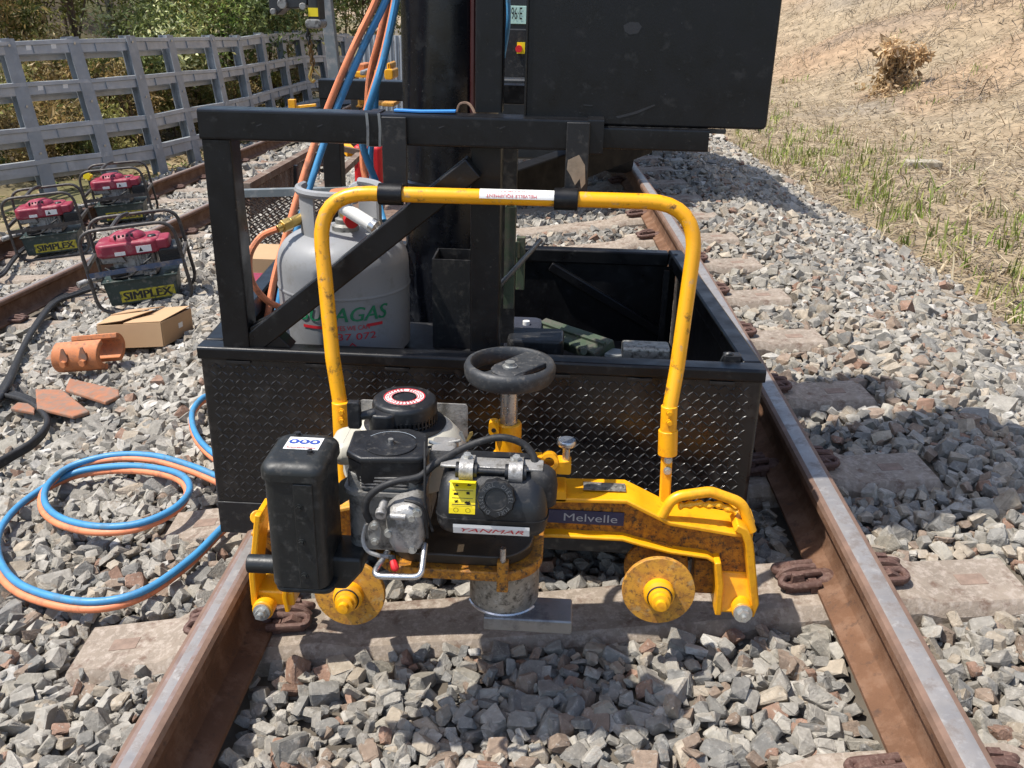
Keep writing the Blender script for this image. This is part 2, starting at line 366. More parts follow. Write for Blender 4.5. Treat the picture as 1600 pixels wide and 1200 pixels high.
mat['greenpaint'] = M('scuffed_green_steel', (0.045, 0.068, 0.038), 0.6, 0, 0.25, 12, 0.15, 120, wear=[((0.075, 0.07, 0.055), 0.45, 20, 0.7, 0), ((0.14, 0.28, 0.09), 0.0, 40, 0.6, 0)])
mat['brightgreen'] = M('bright_green_paint', (0.22, 0.55, 0.14), 0.5, 0, 0.2, 20)
mat['white'] = M('white_label', (0.72, 0.71, 0.68), 0.5, 0, 0.06, 20, wear=[((0.45, 0.42, 0.38), 0.15, 40, 0.7, 0)])
mat['labelyellow'] = M('yellow_label', (0.80, 0.62, 0.012), 0.4, 0, 0.05, 20)
mat['packlabel'] = M('worn_yellow_label', (0.42, 0.35, 0.02), 0.5, 0, 0.1, 20, wear=[((0.03, 0.04, 0.035), 0.34, 26, 0.6, 0)])
mat['inkred'] = M('red_ink', (0.52, 0.02, 0.03), 0.5, 0, 0.1, 40)
mat['inkblack'] = M('black_ink', (0.012, 0.012, 0.012), 0.5, 0, 0.1, 40)
mat['inkblue'] = M('blue_ink', (0.025, 0.06, 0.30), 0.5, 0, 0.1, 40)
mat['inkgreen'] = M('green_ink', (0.012, 0.17, 0.075), 0.5, 0, 0.1, 40)
mat['inkgrey'] = M('pale_grey_ink', (0.30, 0.34, 0.38), 0.5, 0, 0.1, 40)
mat['inkgrey2'] = M('moulded_letters', (0.085, 0.088, 0.092), 0.5, 0, 0.1, 40)
mat['navy'] = M('navy_plate', (0.018, 0.024, 0.075), 0.35, 0, 0.15, 20)
mat['blueplate'] = M('blue_strap', (0.035, 0.23, 0.60), 0.5, 0, 0.1, 20)
mat['chain'] = M('chain_brown', (0.16, 0.095, 0.035), 0.5, 0.4, 0.25, 30, 0.1)
mat['cranegrey'] = M('crane_black', (0.02, 0.022, 0.024), 0.45, 0, 0.2, 10, 0.1)
mat['truckpaint'] = M('dark_truck_paint', (0.018, 0.02, 0.022), 0.4, 0, 0.15, 5)
mat['plategreen'] = M('pale_green_plate', (0.38, 0.56, 0.48), 0.5, 0, 0.06, 20)
mat['tyre'] = M('tyre_rubber', (0.02, 0.02, 0.02), 0.8, 0, 0.2, 20, 0.2)
mat['corr'] = M('zinc_sheet', (0.36, 0.39, 0.42), 0.45, 0.3, 0.12, 6)
mat['leaf'] = M('leaf', (0.06, 0.09, 0.03), 0.5, 0, 0.2, 3, attr=True, spec=0.35, transl=0.35)
mat['bark'] = M('bark', (0.13, 0.085, 0.055), 0.85, 0, 0.3, 10, 0.6, 40, spec=0.2)
mat['palebark'] = M('pale_bark', (0.30, 0.26, 0.21), 0.8, 0, 0.25, 8, 0.4, 40, spec=0.2)
mat['straw'] = M('straw', (0.4, 0.3, 0.17), 0.8, 0, 0.15, 4, attr=True, spec=0.2, transl=0.2)
mat['block'] = M('pale_block', (0.36, 0.32, 0.25), 0.9, 0, 0.2, 10, 0.4, 80, spec=0.2, wear=[((0.24, 0.2, 0.14), 0.35, 12, 0.9, 0)])
# ================================================================== ground
def ground_sheet():
    xs = np.concatenate([np.linspace(-60, -14, 16), np.arange(-13.4, 12.01, 0.22), np.linspace(13, 60, 16)])
    ys = np.concatenate([np.linspace(-8, 0.6, 10), np.arange(0.8, 26, 0.22), np.linspace(27, 110, 26)])
    V = []; C = []
    for y in ys:
        for x in xs:
            off = x + K*y*y/2; z = ground(x, y) if y < 60 else ground(x, 60)
            q = Vector((x, y, 0))
            n1 = mnoise.noise(q*0.55); n2 = mnoise.noise(q*1.7+Vector((9, 3, 1))); n3 = mnoise.noise(q*0.28+Vector((4, 8, 2)))
            l = x - lt_x(y)
            if off > 2.5:
                t = min(1, (off-2.5)/0.5)
                z += 0.05*n2*t + 0.10*n1*t + (0.28*n3+0.16*n1)*max(0, min(1, (off-6)/2))
                a = np.array((0.255, 0.198, 0.13)); b = np.array((0.315, 0.248, 0.166)); c_ = np.array((0.30, 0.195, 0.12)); d_ = np.array((0.19, 0.165, 0.135))
                col = a + (b-a)*(0.5+n2*0.8)
                if off > 6: col = col + (c_-col)*max(0, min(0.7, 0.1+n3*1.5))
                col = col + (d_-col)*max(0, min(0.7, n1*1.6-0.35))
            elif l < -1.5:
                z += 0.07*n2 + 0.12*n1*min(1, (-1.5-l)/2)
                a = np.array((0.24, 0.19, 0.115)); b = np.array((0.075, 0.058, 0.036)); c_ = np.array((0.09, 0.09, 0.035))
                t = max(0, min(1, (-l-2.6)/1.2)); col = a + (b-a)*min(1, t*1.1+0.2*n2)
                col = col + (c_-col)*max(0, min(0.8, n1*1.5))
            else:
                z -= 0.022
                col = np.array((0.115, 0.098, 0.078))*(1+0.3*n2)
            V.append((x, y, z)); C.append(col)
    nx = len(xs); ny = len(ys)
    Fc = [(j*nx+i, j*nx+i+1, (j+1)*nx+i+1, (j+1)*nx+i) for j in range(ny-1) for i in range(nx-1)]
    me = bpy.data.meshes.new('ground'); me.from_pydata(V, [], Fc); me.materials.append(M('earth', (0.2, 0.15, 0.1), 0.95, 0, 0.4, 5, 1.0, 22, attr=True, spec=0.15))
    me.polygons.foreach_set('use_smooth', [True]*len(me.polygons))
    o = bpy.data.objects.new('ground', me); COL.objects.link(o); tint(o, np.clip(np.array(C), 0.01, 1), 'POINT')
    return tag(o, 'ground of dry earth rising as a bank on either side of the line', None, None, 'structure')
ground_sheet()

# ================================================================== rails and sleepers
PROF = [(-.072, 0, 0), (-.072, .011, 0), (-.022, .030, 0), (-.0095, .052, 0), (-.0095, .116, 0), (-.018, .128, 0), (-.0365, .137, 0), (-.0365, .158, 1), (-.031, .1675, 1), (-.02, .1715, 2), (-.011, .1722, 2), (0, .1725, 2), (.011, .1722, 2), (.02, .1715, 2), (.031, .1675, 1), (.0365, .158, 1)]
PROF += [(.0365, .137, 0), (.018, .128, 0), (.0095, .116, 0), (.0095, .052, 0), (.022, .030, 0), (.072, .011, 0), (.072, 0, 0)]
SEGM = [0]*7+[1, 1, 3, 2, 2, 3, 1, 1]+[0]*8
def rail(path, label, group, shoulder='railshoulder'):
    mb = MB(); n = len(PROF); vs = []
    for p, r, u in path:
        vs += [p + r*a + u*b for a, b, _ in PROF]
    for j in range(len(path)-1):
        for i in range(n):
            mb.add([], [])
            mb.f.append((j*n+i, j*n+(i+1) % n, (j+1)*n+(i+1) % n, (j+1)*n+i)); mb.m.append(SEGM[i])
    mb.v = [tuple(v) for v in vs]
    mb.f.append(tuple(range(n))); mb.m.append(0); mb.f.append(tuple((len(path)-1)*n+i for i in range(n))); mb.m.append(0)
    o = mb.build('rail', [mat['rust'], mat['railedge'], mat['railhead'], mat[shoulder]], None, smooth=30)
    return tag(o, label, 'rail', group)
def main_path(off):
    out = []
    for s in list(np.arange(-1.5, 8, 0.25))+list(np.arange(8, 42, 0.8)):
        t = K*s; p = track(s, off, 0); r = Vector((math.cos(t), math.sin(t), CANT)).normalized(); f = Vector((-math.sin(t), math.cos(t), 0)); out.append((p, r, r.cross(f).normalized()))
    return out
rail(main_path(-G), 'rusty steel rail with a dull shiny head passing under the muffler end of the machine', 'rails')
rail(main_path(G), 'brown rail with a polished blue grey head running past the grip loop end', 'rails', 'railhead')
LZ = -0.41
def left_path(off):
    out = []
    for y in list(np.arange(-2, 13, 1.0))+list(np.arange(13, 42, 1.0)):
        dx = (lt_x(y+.05)-lt_x(y-.05))/.1; f = Vector((dx, 1, 0)).normalized(); r0 = Vector((f.y, -f.x, 0)); r = (r0+Vector((0, 0, CANT))).normalized()
        x = lt_x(y); c = Vector((x, y, CANT*x+LZ)); out.append((c+r*off, r, r.cross(f).normalized()))
    return out
rail(left_path(G), 'rusty rail of the far track beside the nearest power pack', 'rails')
rail(left_path(-G), 'rusty rail of the far track closest to the slatted steel fence', 'rails')

# clip: local axes u away from the rail, v along the rail, w up, origin at the edge of the rail foot on the sleeper
cm = MB()
RD = .0098
cm.tube(fillet([Vector(q) for q in ((-.018, -.050, .024), (.082, -.050, .020), (.084, -.014, .026), (-.014, -.014, .036))], .018, 5), RD, 8, sub=1)
cm.tube(fillet([Vector(q) for q in ((-.020, .012, .036), (.070, .014, .034), (.088, .030, .022), (.060, .044, .020), (-.012, .044, .026))], .012, 4), RD, 8, sub=1)
cm.prism([(0.012, 0), (.075, 0), (.068, .024), (.045, .038), (.018, .028)], (0, -.042, 0), (1, 0, 0), (0, 0, 1), (0, .022, 0))
cm.box((.004, .0, .014), (.020, .10, .026))
cm.box((.036, -.002, .012), (.075, .090, .022))
cm.tube([(-.010, -.001, .040), (.03, -.001, .046), (.066, -.002, .036), (.082, -.002, .018)], RD*.95, 7, sub=3)
cm.prism([(.02, 0), (.06, 0), (.056, .046), (.03, .05)], (0, .020, 0), (1, 0, 0), (0, 0, 1), (0, .016, 0))
cm.lathe((-.034, .006, .010), [(.030, 0), (.029, .012), (.020, .020), (0, .022)], 14)
clip_me = cm.build('clip', mat['clip'], None, smooth=45)
clip_mesh = clip_me.data; bpy.data.objects.remove(clip_me)
def sleeper_mesh():
    st = [(-1.225, -.065, .095), (-1.205, -.034, .098), (-.975, -.026, .100), (-.925, -.003, .105), (-.56, 0.0, .105), (-.47, -.026, .100), (0, -.030, .098)]
    st = st + [(-x, z, w) for x, z, w in st[-2::-1]]
    mb = MB(); vs = []
    for x, z, w in st:
        vs += [(x, -w-.022, -.20), (x, -w-.012, z-.03), (x, -w, z-.010), (x, -w+.010, z), (x, w-.010, z), (x, w, z-.010), (x, w+.012, z-.03), (x, w+.022, -.20)]
    n = 8; m = len(st)
    fs = [(j*n+i, j*n+(i+1) % n, (j+1)*n+(i+1) % n, (j+1)*n+i) for j in range(m-1) for i in range(n)] + [tuple(range(n)), tuple((m-1)*n+i for i in range(n))]
    mb.add(vs, fs)
    return mb.build('sleeper_body', mat['concrete'], None, bevel=0, smooth=25)
sb = sleeper_mesh(); sleeper_me = sb.data; bpy.data.objects.remove(sb)
mk = MB(); mk.box((0, 0, 0), (.070, .045, .0035)); mk_o = mk.build('cast_mark', M('cast_mark', (0.22, 0.155, 0.118), 0.95, 0, 0.3, 30, 0.4, 120)); mark_me = mk_o.data; bpy.data.objects.remove(mk_o)
ORD = ['first', 'second', 'third', 'fourth', 'fifth', 'sixth', 'seventh', 'eighth', 'ninth', 'tenth', 'eleventh', 'twelfth', 'thirteenth', 'fourteenth', 'fifteenth', 'sixteenth']
def place_sleeper(Mx, label, group, clips=True):
    r = thing('sleeper', label, 'sleeper', Mx.to_translation(), group); r.rotation_euler = Mx.to_euler()
    b = bpy.data.objects.new('sleeper_body', sleeper_me); COL.objects.link(b); b.parent = r
    for sgn in (-1, 1):
        k = bpy.data.objects.new('cast_mark', mark_me); COL.objects.link(k); k.parent = r; k.location = (sgn*1.09, 0.0, -0.0305); k.rotation_euler = (0, sgn*0.032, 0)
        if not clips: continue
        for side in (-1, 1):
            o = bpy.data.objects.new('clip', clip_mesh); COL.objects.link(o); o.parent = r
            o.matrix_local = Matrix.Translation((sgn*G+side*.072, 0, 0.0)) @ Matrix.Rotation(0 if side > 0 else math.pi, 4, 'Z')
    return r
for i in range(-1, 13):
    s = S0+i*SPC-(.055 if i < 0 else 0); t = K*s
    a = t + SKEW
    f = Vector((-math.sin(a), math.cos(a), 0)); r0 = Vector((math.cos(a), math.sin(a), CANT)).normalized(); u = r0.cross(f)
    c = track(s, 0, 0)
    Mx = Matrix((r0, f, u)).transposed().to_4x4(); Mx.translation = c
    if i == -1: lab = 'brown concrete sleeper showing only its edge at the bottom of the picture'
    elif i == 0: lab = 'brown concrete sleeper lying right under the hanging yellow machine'
    else: lab = f'weathered concrete sleeper, {ORD[i-1]} one beyond the yellow machine'
    place_sleeper(Mx, lab, 'sleepers of the near track')
for i in range(15):
    y = 4.2+i*0.66; x = lt_x(y); dx = 0.0932
    f = Vector((dx, 1, 0)).normalized(); r0 = (Vector((f.y, -f.x, 0))+Vector((0, 0, CANT))).normalized()
    Mx = Matrix((r0, f, r0.cross(f))).transposed().to_4x4(); Mx.translation = Vector((x, y, CANT*x+LZ))
    place_sleeper(Mx, f'grey brown sleeper of the far track, {ORD[i]} one from the camera', 'sleepers of the far track')

# ================================================================== ballast
def stone_proto(seed, simple=False, rough=False):
    """angular crushed stone: a lopsided block whose corners are knocked off"""
    r = np.random.default_rng(seed); h = np.array((1.0, r.uniform(.55, .95), r.uniform(.34, .70)))*.5; p = []
    for c in np.array([(i, j, k) for i in (-1, 1) for j in (-1, 1) for k in (-1, 1)], float):
        q = c*h*r.uniform(.45, 1.05, 3)
        if not simple and r.random() < .38:
            t = r.uniform(.25, .75, 3)
            for ax in range(3):
                w = q.copy(); w[ax] *= 1-t[ax]; p.append(w)
        else: p.append(q)
    p = np.array(p)
    e = r.normal(size=3)*.12; p[:, 0] += p[:, 2]*e[0]; p[:, 1] += p[:, 0]*e[1]
    bm = bmesh.new()
    for q in p: bm.verts.new(q)
    bmesh.ops.convex_hull(bm, input=bm.verts)
    bmesh.ops.delete(bm, geom=[v for v in bm.verts if not v.link_faces], context='VERTS')
    if rough:
        bmesh.ops.dissolve_limit(bm, angle_limit=math.radians(9), verts=bm.verts, edges=bm.edges)
        bmesh.ops.bevel(bm, geom=list(bm.edges), offset=.045, segments=1, affect='EDGES', clamp_overlap=True)
        bmesh.ops.triangulate(bm, faces=bm.faces)
        for v_ in bm.verts: v_.co += Vector(r.normal(size=3))*.016
    bmesh.ops.triangulate(bm, faces=bm.faces)
    bm.verts.index_update()
    v = np.array([tuple(x.co) for x in bm.verts]); f = np.array([[x.index for x in q.verts] for q in bm.faces]); bm.free()
    return v*.98, f
PROTO = [stone_proto(100+i) for i in range(22)]+[stone_proto(300+i, True) for i in range(14)]+[stone_proto(500+i, False, True) for i in range(20)]
TINT = np.array([(.385, .355, .305), (.285, .262, .225), (.20, .192, .175), (.385, .32, .24), (.265, .185, .13), (.27, .145, .092), (.52, .49, .44), (.33, .30, .245)])
def pick_tint(x, y, off, r):
    if off < -1.05 and y > 2.6: w = (.42, .22, .07, .10, .03, .012, .05, .15)
    elif off < -0.8: w = (.22, .28, .15, .10, .06, .03, .04, .12)
    elif off < 0.8: w = (.17, .28, .22, .10, .08, .05, .02, .08)
    elif off < 1.75: w = (.20, .20, .12, .18, .13, .035, .015, .14)
    else: w = (.30, .22, .13, .10, .04, .02, .04, .15)
    return r.choice(8, p=np.array(w)/sum(w))
def scatter():
    r = np.random.default_rng(11); items = []
    def layer(x0, x1, y0, y1, sp, size, dz, jit, skip=0.0):
        for x in np.arange(x0, x1, sp):
            for y in np.arange(y0, y1, sp):
                px = x+r.uniform(-.5, .5)*sp*1.1; py = y+r.uniform(-.5, .5)*sp*1.1
                if skip and r.random() < skip: continue
                off = px+K*py*py/2
                if off > 2.62+0.22*mnoise.noise(Vector((px*2, py*1.1, 0))): continue
                l = px-lt_x(py)
                if l < -1.55+0.2*mnoise.noise(Vector((px*2, py*2, 5))): continue
                X, Yp, Z = proj((px, py, 0.0))
                if Z < 0.6 or X < -260 or X > 1860 or Yp > 1420: continue
                d = size*float(np.exp(r.normal(0, .27)))
                z = ground(px, py)+dz+r.uniform(-jit, jit)
                if -1.3 < off < 1.3:
                    s = py-S0-off*SKEW; k = round(s/SPC); s += .055 if k < 0 else 0; ds = abs(s-k*SPC)
                    if ds < .108+d*.16 and abs(off) < 1.225+d*.2:
                        continue
                    if abs(abs(off)-G) < .058+d*.10: continue
                if abs(l) < 1.35:
                    q = (py-4.2)/0.66; q = abs(q-round(q))*0.66
                    if q < .12 and abs(l) < 1.25: continue
                    if abs(abs(l)-G) < .11: continue
                items.append((px, py, z, d, off, Z))
    layer(-3.6, 3.2, .95, 4.4, .033, .043, -.012, .009)
    layer(-3.6, 3.2, .95, 4.4, .041, .050, .004, .011)
    layer(-3.6, 3.0, 4.4, 7.5, .039, .048, -.008, .011)
    layer(-3.6, 3.0, 4.4, 7.5, .056, .054, .009, .011)
    layer(-6.3, -3.6, 4.2, 9.0, .050, .060, .0, .014)
    layer(-6.3, 2.9, 7.5, 12., .048, .060, .004, .014)
    layer(-6.3, 2.8, 12., 22., .10, .11, .0, .02)
    return items, r
items, rs = scatter()
def rot_random(r, n):
    q = r.normal(size=(n, 4)); q[:, 1:3] *= 0.34; q /= np.linalg.norm(q, axis=1)[:, None]
    w, x, y, z = q.T
    return np.stack([np.stack([1-2*(y*y+z*z), 2*(x*y-z*w), 2*(x*z+y*w)], -1), np.stack([2*(x*y+z*w), 1-2*(x*x+z*z), 2*(y*z-x*w)], -1), np.stack([2*(x*z-y*w), 2*(y*z+x*w), 1-2*(x*x+y*y)], -1)], 1)
P = np.array([i[:3] for i in items]); D = np.array([i[3] for i in items]); OFF = np.array([i[4] for i in items])
D *= np.where(rs.random(len(D)) < .10, 1.35, 1.0)
ROT = rot_random(rs, len(items)); PID = np.where(P[:, 1] < 5.2, rs.integers(0, 22, len(items)), rs.integers(22, 36, len(items)))
PID = np.where(P[:, 1] < 2.7, rs.integers(36, 56, len(items)), PID)
TID = np.array([pick_tint(p[0], p[1], o, rs) for p, o in zip(P, OFF)])
TV = (TINT[TID]*.8+.2*np.array((.30, .285, .255)))*rs.uniform(.74, 1.02, (len(items), 1))
bed = bpy.data.objects.new('ballast_bed', None); COL.objects.link(bed)
tag(bed, 'bed of crushed grey and brown stone ballast around the tracks', None, None, 'structure')
# the stones that show largest stand as pieces of their own
X, Yp, Z = np.array([proj(p) for p in P]).T
front = ((Yp > 1010) | ((X < 330) & (Yp > 860)) | ((X > 1330) & (Yp > 860))) & (X > 5) & (X < 1595) & (Yp < 1190)
up = P[:, 2]-np.array([ground(p[0], p[1]) for p in P]) > -.004
size = np.where(front & up, D/Z, 0)
big = np.argsort(-size)[:296]
isbig = np.zeros(len(P), bool); isbig[big] = True
pm = {}
for i in big:
    key = (int(PID[i]), int(TID[i]))
    if key not in pm:
        v, f = PROTO[key[0]]
        me = bpy.data.meshes.new('stone'); me.from_pydata(v.tolist(), [], f.tolist()); me.materials.append(mat['stone1'])
        pm[key] = me
        tmp = bpy.data.objects.new('stone', me); tint(tmp, np.tile((TINT[key[1]]*.8+.2*np.array((.30, .285, .255)))*.86, (len(f), 1))); bpy.data.objects.remove(tmp)
    o = bpy.data.objects.new('stone', pm[key]); COL.objects.link(o); o.parent = bed
    Mx = Matrix([list(a) for a in ROT[i]]).to_4x4() @ Matrix.Scale(float(D[i])*.94, 4); Mx.translation = Vector(P[i]); o.matrix_local = Mx
VV = []; FF = []; CC = []; n0 = 0
for k, (v, f) in enumerate(PROTO):
    idx = np.where((PID == k) & ~isbig)[0]
    w = np.einsum('nij,vj->nvi', ROT[idx], v)*D[idx][:, None, None] + P[idx][:, None, :]
    VV.append(w.reshape(-1, 3)); FF.append((f[None]+(np.arange(len(idx))*len(v))[:, None, None]).reshape(-1, 3)+n0); n0 += len(idx)*len(v)
    CC.append(np.repeat(TV[idx], len(f), 0)*rs.uniform(.88, 1.12, (len(idx)*len(f), 1)))
VV = np.concatenate(VV); FF = np.concatenate(FF); CC = np.concatenate(CC)
def fast_mesh(name, V, Fc, C, material, parent=None):
    me = bpy.data.meshes.new(name); nf = len(Fc); k = Fc.shape[1]
    me.vertices.add(len(V)); me.vertices.foreach_set('co', np.asarray(V, np.float32).ravel())
    me.loops.add(nf*k); me.loops.foreach_set('vertex_index', Fc.astype(np.int32).ravel())
    me.polygons.add(nf); me.polygons.foreach_set('loop_start', np.arange(0, nf*k, k, dtype=np.int32))
    me.update(calc_edges=True); me.polygons.foreach_set('use_smooth', np.zeros(nf, bool)); me.materials.append(material)
    o = bpy.data.objects.new(name, me); COL.objects.link(o)
    if C is not None: tint(o, C)
    if parent: o.parent = parent
    return o
bs = fast_mesh('ballast_stones', VV, FF, CC, mat['stone'], bed); bs['kind'] = 'stuff'
print('stones', len(P), 'tris', len(FF))

# ================================================================== leaves and grass
def leaf_quads(centers, normals_r, size, r, aspect=0.45, droop=0.0):
    n = len(centers)
    d = r.normal(size=(n, 3)); d[:, 2] -= droop; d /= np.linalg.norm(d, axis=1)[:, None]
    e = r.normal(size=(n, 3)); e = np.cross(d, e); e /= np.linalg.norm(e, axis=1)[:, None]
    L = size*np.exp(r.normal(0, .3, n)); a = d*L[:, None]; b = e*(L*aspect)[:, None]*.5
    nrm = np.cross(d, e)*(L*.12)[:, None]
    v = np.stack([centers, centers+a*.5+b+nrm, centers+a, centers+a*.5-b+nrm], 1)
    return v.reshape(-1, 3), np.arange(n*4).reshape(-1, 4)
def crown(name, c, rad, nl, size, cols, parent, r, clumps=26, droop=.3, aspect=.42):
    c = np.array(c); rad = np.array(rad)
    q = r.normal(size=(clumps, 3)); q /= np.linalg.norm(q, axis=1)[:, None]; q *= (r.random((clumps, 1))**.45)
    cc = c+q*rad; k = r.integers(0, clumps, nl)
    cr = r.uniform(.2, .42, clumps)*rad.mean()
    pts = cc[k]+r.normal(size=(nl, 3))*cr[k][:, None]*.62
    v, f = leaf_quads(pts, None, size, r, aspect, droop)
    cols = np.array(cols); ct = cols[r.integers(0, len(cols), clumps)]
    C = ct[k]*r.uniform(.75, 1.5, (nl, 1))*2.2
    o = fast_mesh(name, v, f, C, mat['leaf'], parent)
    return o, cc
def plant(name, label, cat, base, h, rad, nl, size, cols, r, trunk=.03, bark='bark', group=None, clumps=26, lean=(0, 0), droop=.3, low=.35, aspect=.42):
    base = Vector(base); t = thing(name, label, cat, base, group)
    top = Vector((lean[0], lean[1], h*.72))
    c = np.array((lean[0], lean[1], h*(low+1)/2))
    o, cc = crown('crown', c, (rad, rad, h*(1-low)/2), nl, size, cols, t, r, clumps, droop, aspect)
    mb = MB()
    def tp(a): return lambda q: a*(1-.75*q)+.003
    b0 = Vector((0, 0, -.1))
    mb.tube([base+b0, base+top*.35+Vector((r.uniform(-.05, .05), 0, 0)), base+top*.7, base+top], tp(trunk), 7, sub=3)
    for k in range(min(9, clumps)):
        e = Vector(cc[k]); s = top*r.uniform(.3, .75)
        mb.tube([base+s, base+(s+e)*.5+Vector((0, 0, .04)), base+e], tp(trunk*.42), 5, sub=2)
    mb.build('trunk', mat[bark], t)
    return t
rv = np.random.default_rng(5)
OL = [(.085, .085, .026), (.12, .115, .035), (.06, .07, .022), (.15, .135, .05)]
DK = [(.035, .050, .016), (.05, .065, .022), (.075, .085, .028)]
LG = [(.11, .16, .035), (.15, .20, .05), (.08, .12, .03)]
PALE = [(.22, .24, .10), (.30, .30, .16), (.16, .18, .07), (.12, .14, .05)]
PALE2 = [(.30, .33, .16), (.38, .38, .22), (.22, .25, .10)]
BR = [(.13, .09, .035), (.10, .075, .035), (.16, .12, .05)]
def gz(x, y): return Vector((x, y, ground(x, y)+.0))
def bush_at(px, pyfoot, Y, h, rad, nl, size, cols, label, trunk=.03, group='bushes behind the fence', **kw):
    p = A(px, 100, Y); plant('shrub', label, 'bush', gz(p.x, Y), h, rad, nl, size, cols, rv, trunk, 'bark', group, **kw)
# (picture position, distance, height, radius, leaves, leaf length, colours, wording)
B = [(20, 13.6, 2.2, 1.0, 5200, .085, BR+OL, 'brown and olive scrub bush behind the first fence bay at the picture edge'),
     (75, 15.2, 3.0, 1.1, 5200, .09, OL, 'olive bush rising above the fence between its first two posts'),
     (150, 13.9, 1.5, .75, 3600, .07, BR+OL, 'low brownish scrub seen through the second fence bay'),
     (235, 14.6, 2.4, 1.0, 5200, .085, OL+PALE, 'yellow green bush standing behind the third fence bay'),
     (300, 16.2, 3.0, 1.1, 5200, .09, LG+OL, 'fresh green bush behind the fourth fence post'),
     (362, 17.4, 3.4, 1.3, 6000, .095, DK, 'dense dark green bush above the fifth and sixth fence posts'),
     (425, 19.0, 3.6, 1.4, 6000, .10, DK+OL, 'dark bush behind the crane hook chain'),
     (505, 21.5, 4.0, 1.6, 6000, .11, LG+DK, 'green tree mass behind the distant end of the fence'),
     (570, 24.0, 4.4, 1.8, 6000, .12, OL+DK, 'olive bush between the hoses and the distant fence end'),
     (640, 27.0, 4.8, 2.2, 4500, .14, DK, 'dark bush mostly hidden behind the black mast'),
     (115, 18.0, 4.6, 1.7, 6500, .11, OL+BR, 'tall olive and brown scrub high on the bank above the second post'),
     (10, 17.0, 4.6, 1.6, 6500, .11, DK+OL, 'dark green bush on the upper bank at the picture corner'),
     (260, 19.6, 5.0, 1.8, 6500, .11, LG+OL, 'light green bush high on the bank above the fourth post'),
     (330, 22.0, 5.6, 2.0, 6500, .12, LG, 'bright green bush on the upper bank behind the dark one'),
     (190, 21.0, 5.6, 2.0, 6500, .12, DK+OL, 'dark bush on the upper bank behind the gum sapling'),
     (390, 21.0, 4.6, 1.9, 6500, .12, LG+OL, 'yellow green bush above the seventh fence post behind the dark one'),
     (545, 26.5, 5.0, 2.2, 6500, .14, DK+OL, 'dark bush behind the leaning pole and hoses'),
     (60, 21.5, 5.8, 2.2, 6500, .13, OL+PALE, 'pale olive bush highest on the bank near the picture corner'),
     (450, 26.0, 6.0, 2.4, 6500, .14, OL+LG, 'broad olive bush on the upper bank behind the crane')]
for px, Y, h, rad, nl, sz, cols, lab in B:
    Y = Y+1.3
    bush_at(px, 0, Y, h, rad, nl, sz, cols, lab)
p = A(178, 90, 16.6); plant('gum_sapling', 'thin pale gum sapling with drooping bright leaves behind the fence', 'tree', gz(p.x, 16.6), 4.4, .95, 2600, .19, PALE2, rv, .03, 'palebark', None, 14, (.05, 0), 1.4, .52, .26)
p = A(118, 90, 16.0); plant('gum_sapling', 'gum sapling with reddish brown stem and pale hanging leaves', 'tree', gz(p.x, 16.0), 4.3, .8, 1800, .18, PALE2+LG, rv, .05, 'bark', None, 12, (.1, 0), 1.4, .55, .26)
p = A(34, 90, 15.5); plant('gum_sapling', 'slim bare stemmed sapling near the picture corner behind the fence', 'tree', gz(p.x, 15.5), 4.0, .8, 1200, .13, OL+PALE, rv, .025, 'bark', None, 12, (-.1, 0), 1.0, .5, .26)

def blades(n, xy, length, width, lie, cols, r, name, label):
    x, y = xy; z = np.array([ground(a, b) for a, b in zip(x, y)])
    for i in range(n):
        q = Vector((x[i], y[i], 0)); off = x[i]+K*y[i]**2/2
        if off > 2.5: z[i] += (.05*mnoise.noise(q*1.7+Vector((9, 3, 1)))+.10*mnoise.noise(q*.55))*min(1, (off-2.5)/.5) + (.28*mnoise.noise(q*.28+Vector((4, 8, 2)))+.16*mnoise.noise(q*.55))*max(0, min(1, (off-6)/2))
    a = r.uniform(0, 2*np.pi, n); L = length*np.exp(r.normal(0, .4, n)); el = np.clip(r.normal(lie, .35, n), -.05, 1.5)
    d = np.stack([np.cos(a)*np.cos(el), np.sin(a)*np.cos(el), np.sin(el)], 1)*L[:, None]
    s = np.stack([-np.sin(a), np.cos(a), 0*a], 1)*(width*np.exp(r.normal(0, .3, n)))[:, None]
    s[:, 2] += r.normal(0, .3, n)*width
    c = np.stack([x, y, z+.01], 1); m = c+d*.55+np.array((0, 0, .02))*L[:, None]
    e = c+d; e[:, 2] -= .12*L
    v = np.stack([c-s*.5, c+s*.5, m+s*.4, e, m-s*.4], 1).reshape(-1, 3); i0 = np.arange(n)[:, None]*5
    f = np.concatenate([np.concatenate([i0, i0+1, i0+2, i0+4], 1)]); f3 = np.concatenate([i0+4, i0+2, i0+3, i0+3], 1)
    cols = np.array(cols); C = cols[r.integers(0, len(cols), n)]*r.uniform(.75, 1.25, (n, 1))
    V = v; me_f = np.concatenate([np.concatenate([i0, i0+1, i0+2], 1), np.concatenate([i0, i0+2, i0+4], 1), np.concatenate([i0+4, i0+2, i0+3], 1)])
    o = fast_mesh(name, V, me_f, np.concatenate([C, C, C]), mat['straw'])
    return tag(o, label, None, None, 'stuff')
def patch(n, o0, o1, y0, y1, r, bias=1.0):
    y = y0+(y1-y0)*r.random(n)**1.3; off = o0+(o1-o0)*r.random(n)**bias
    return off-K*y*y/2, y
def in_view(n, o0, o1, y0, y1, r):
    X_, Y_ = [], []
    while len(X_) < n:
        y = y0+(y1-y0)*r.random(); x = o0+(o1-o0)*r.random()-K*y*y/2
        a, b, z = proj((x, y, ground(x, y)))
        if 1000 < a < 2300 and b < 700 and r.random() < min(1, 7.0/y): X_.append(x); Y_.append(y)
    return np.array(X_), np.array(Y_)
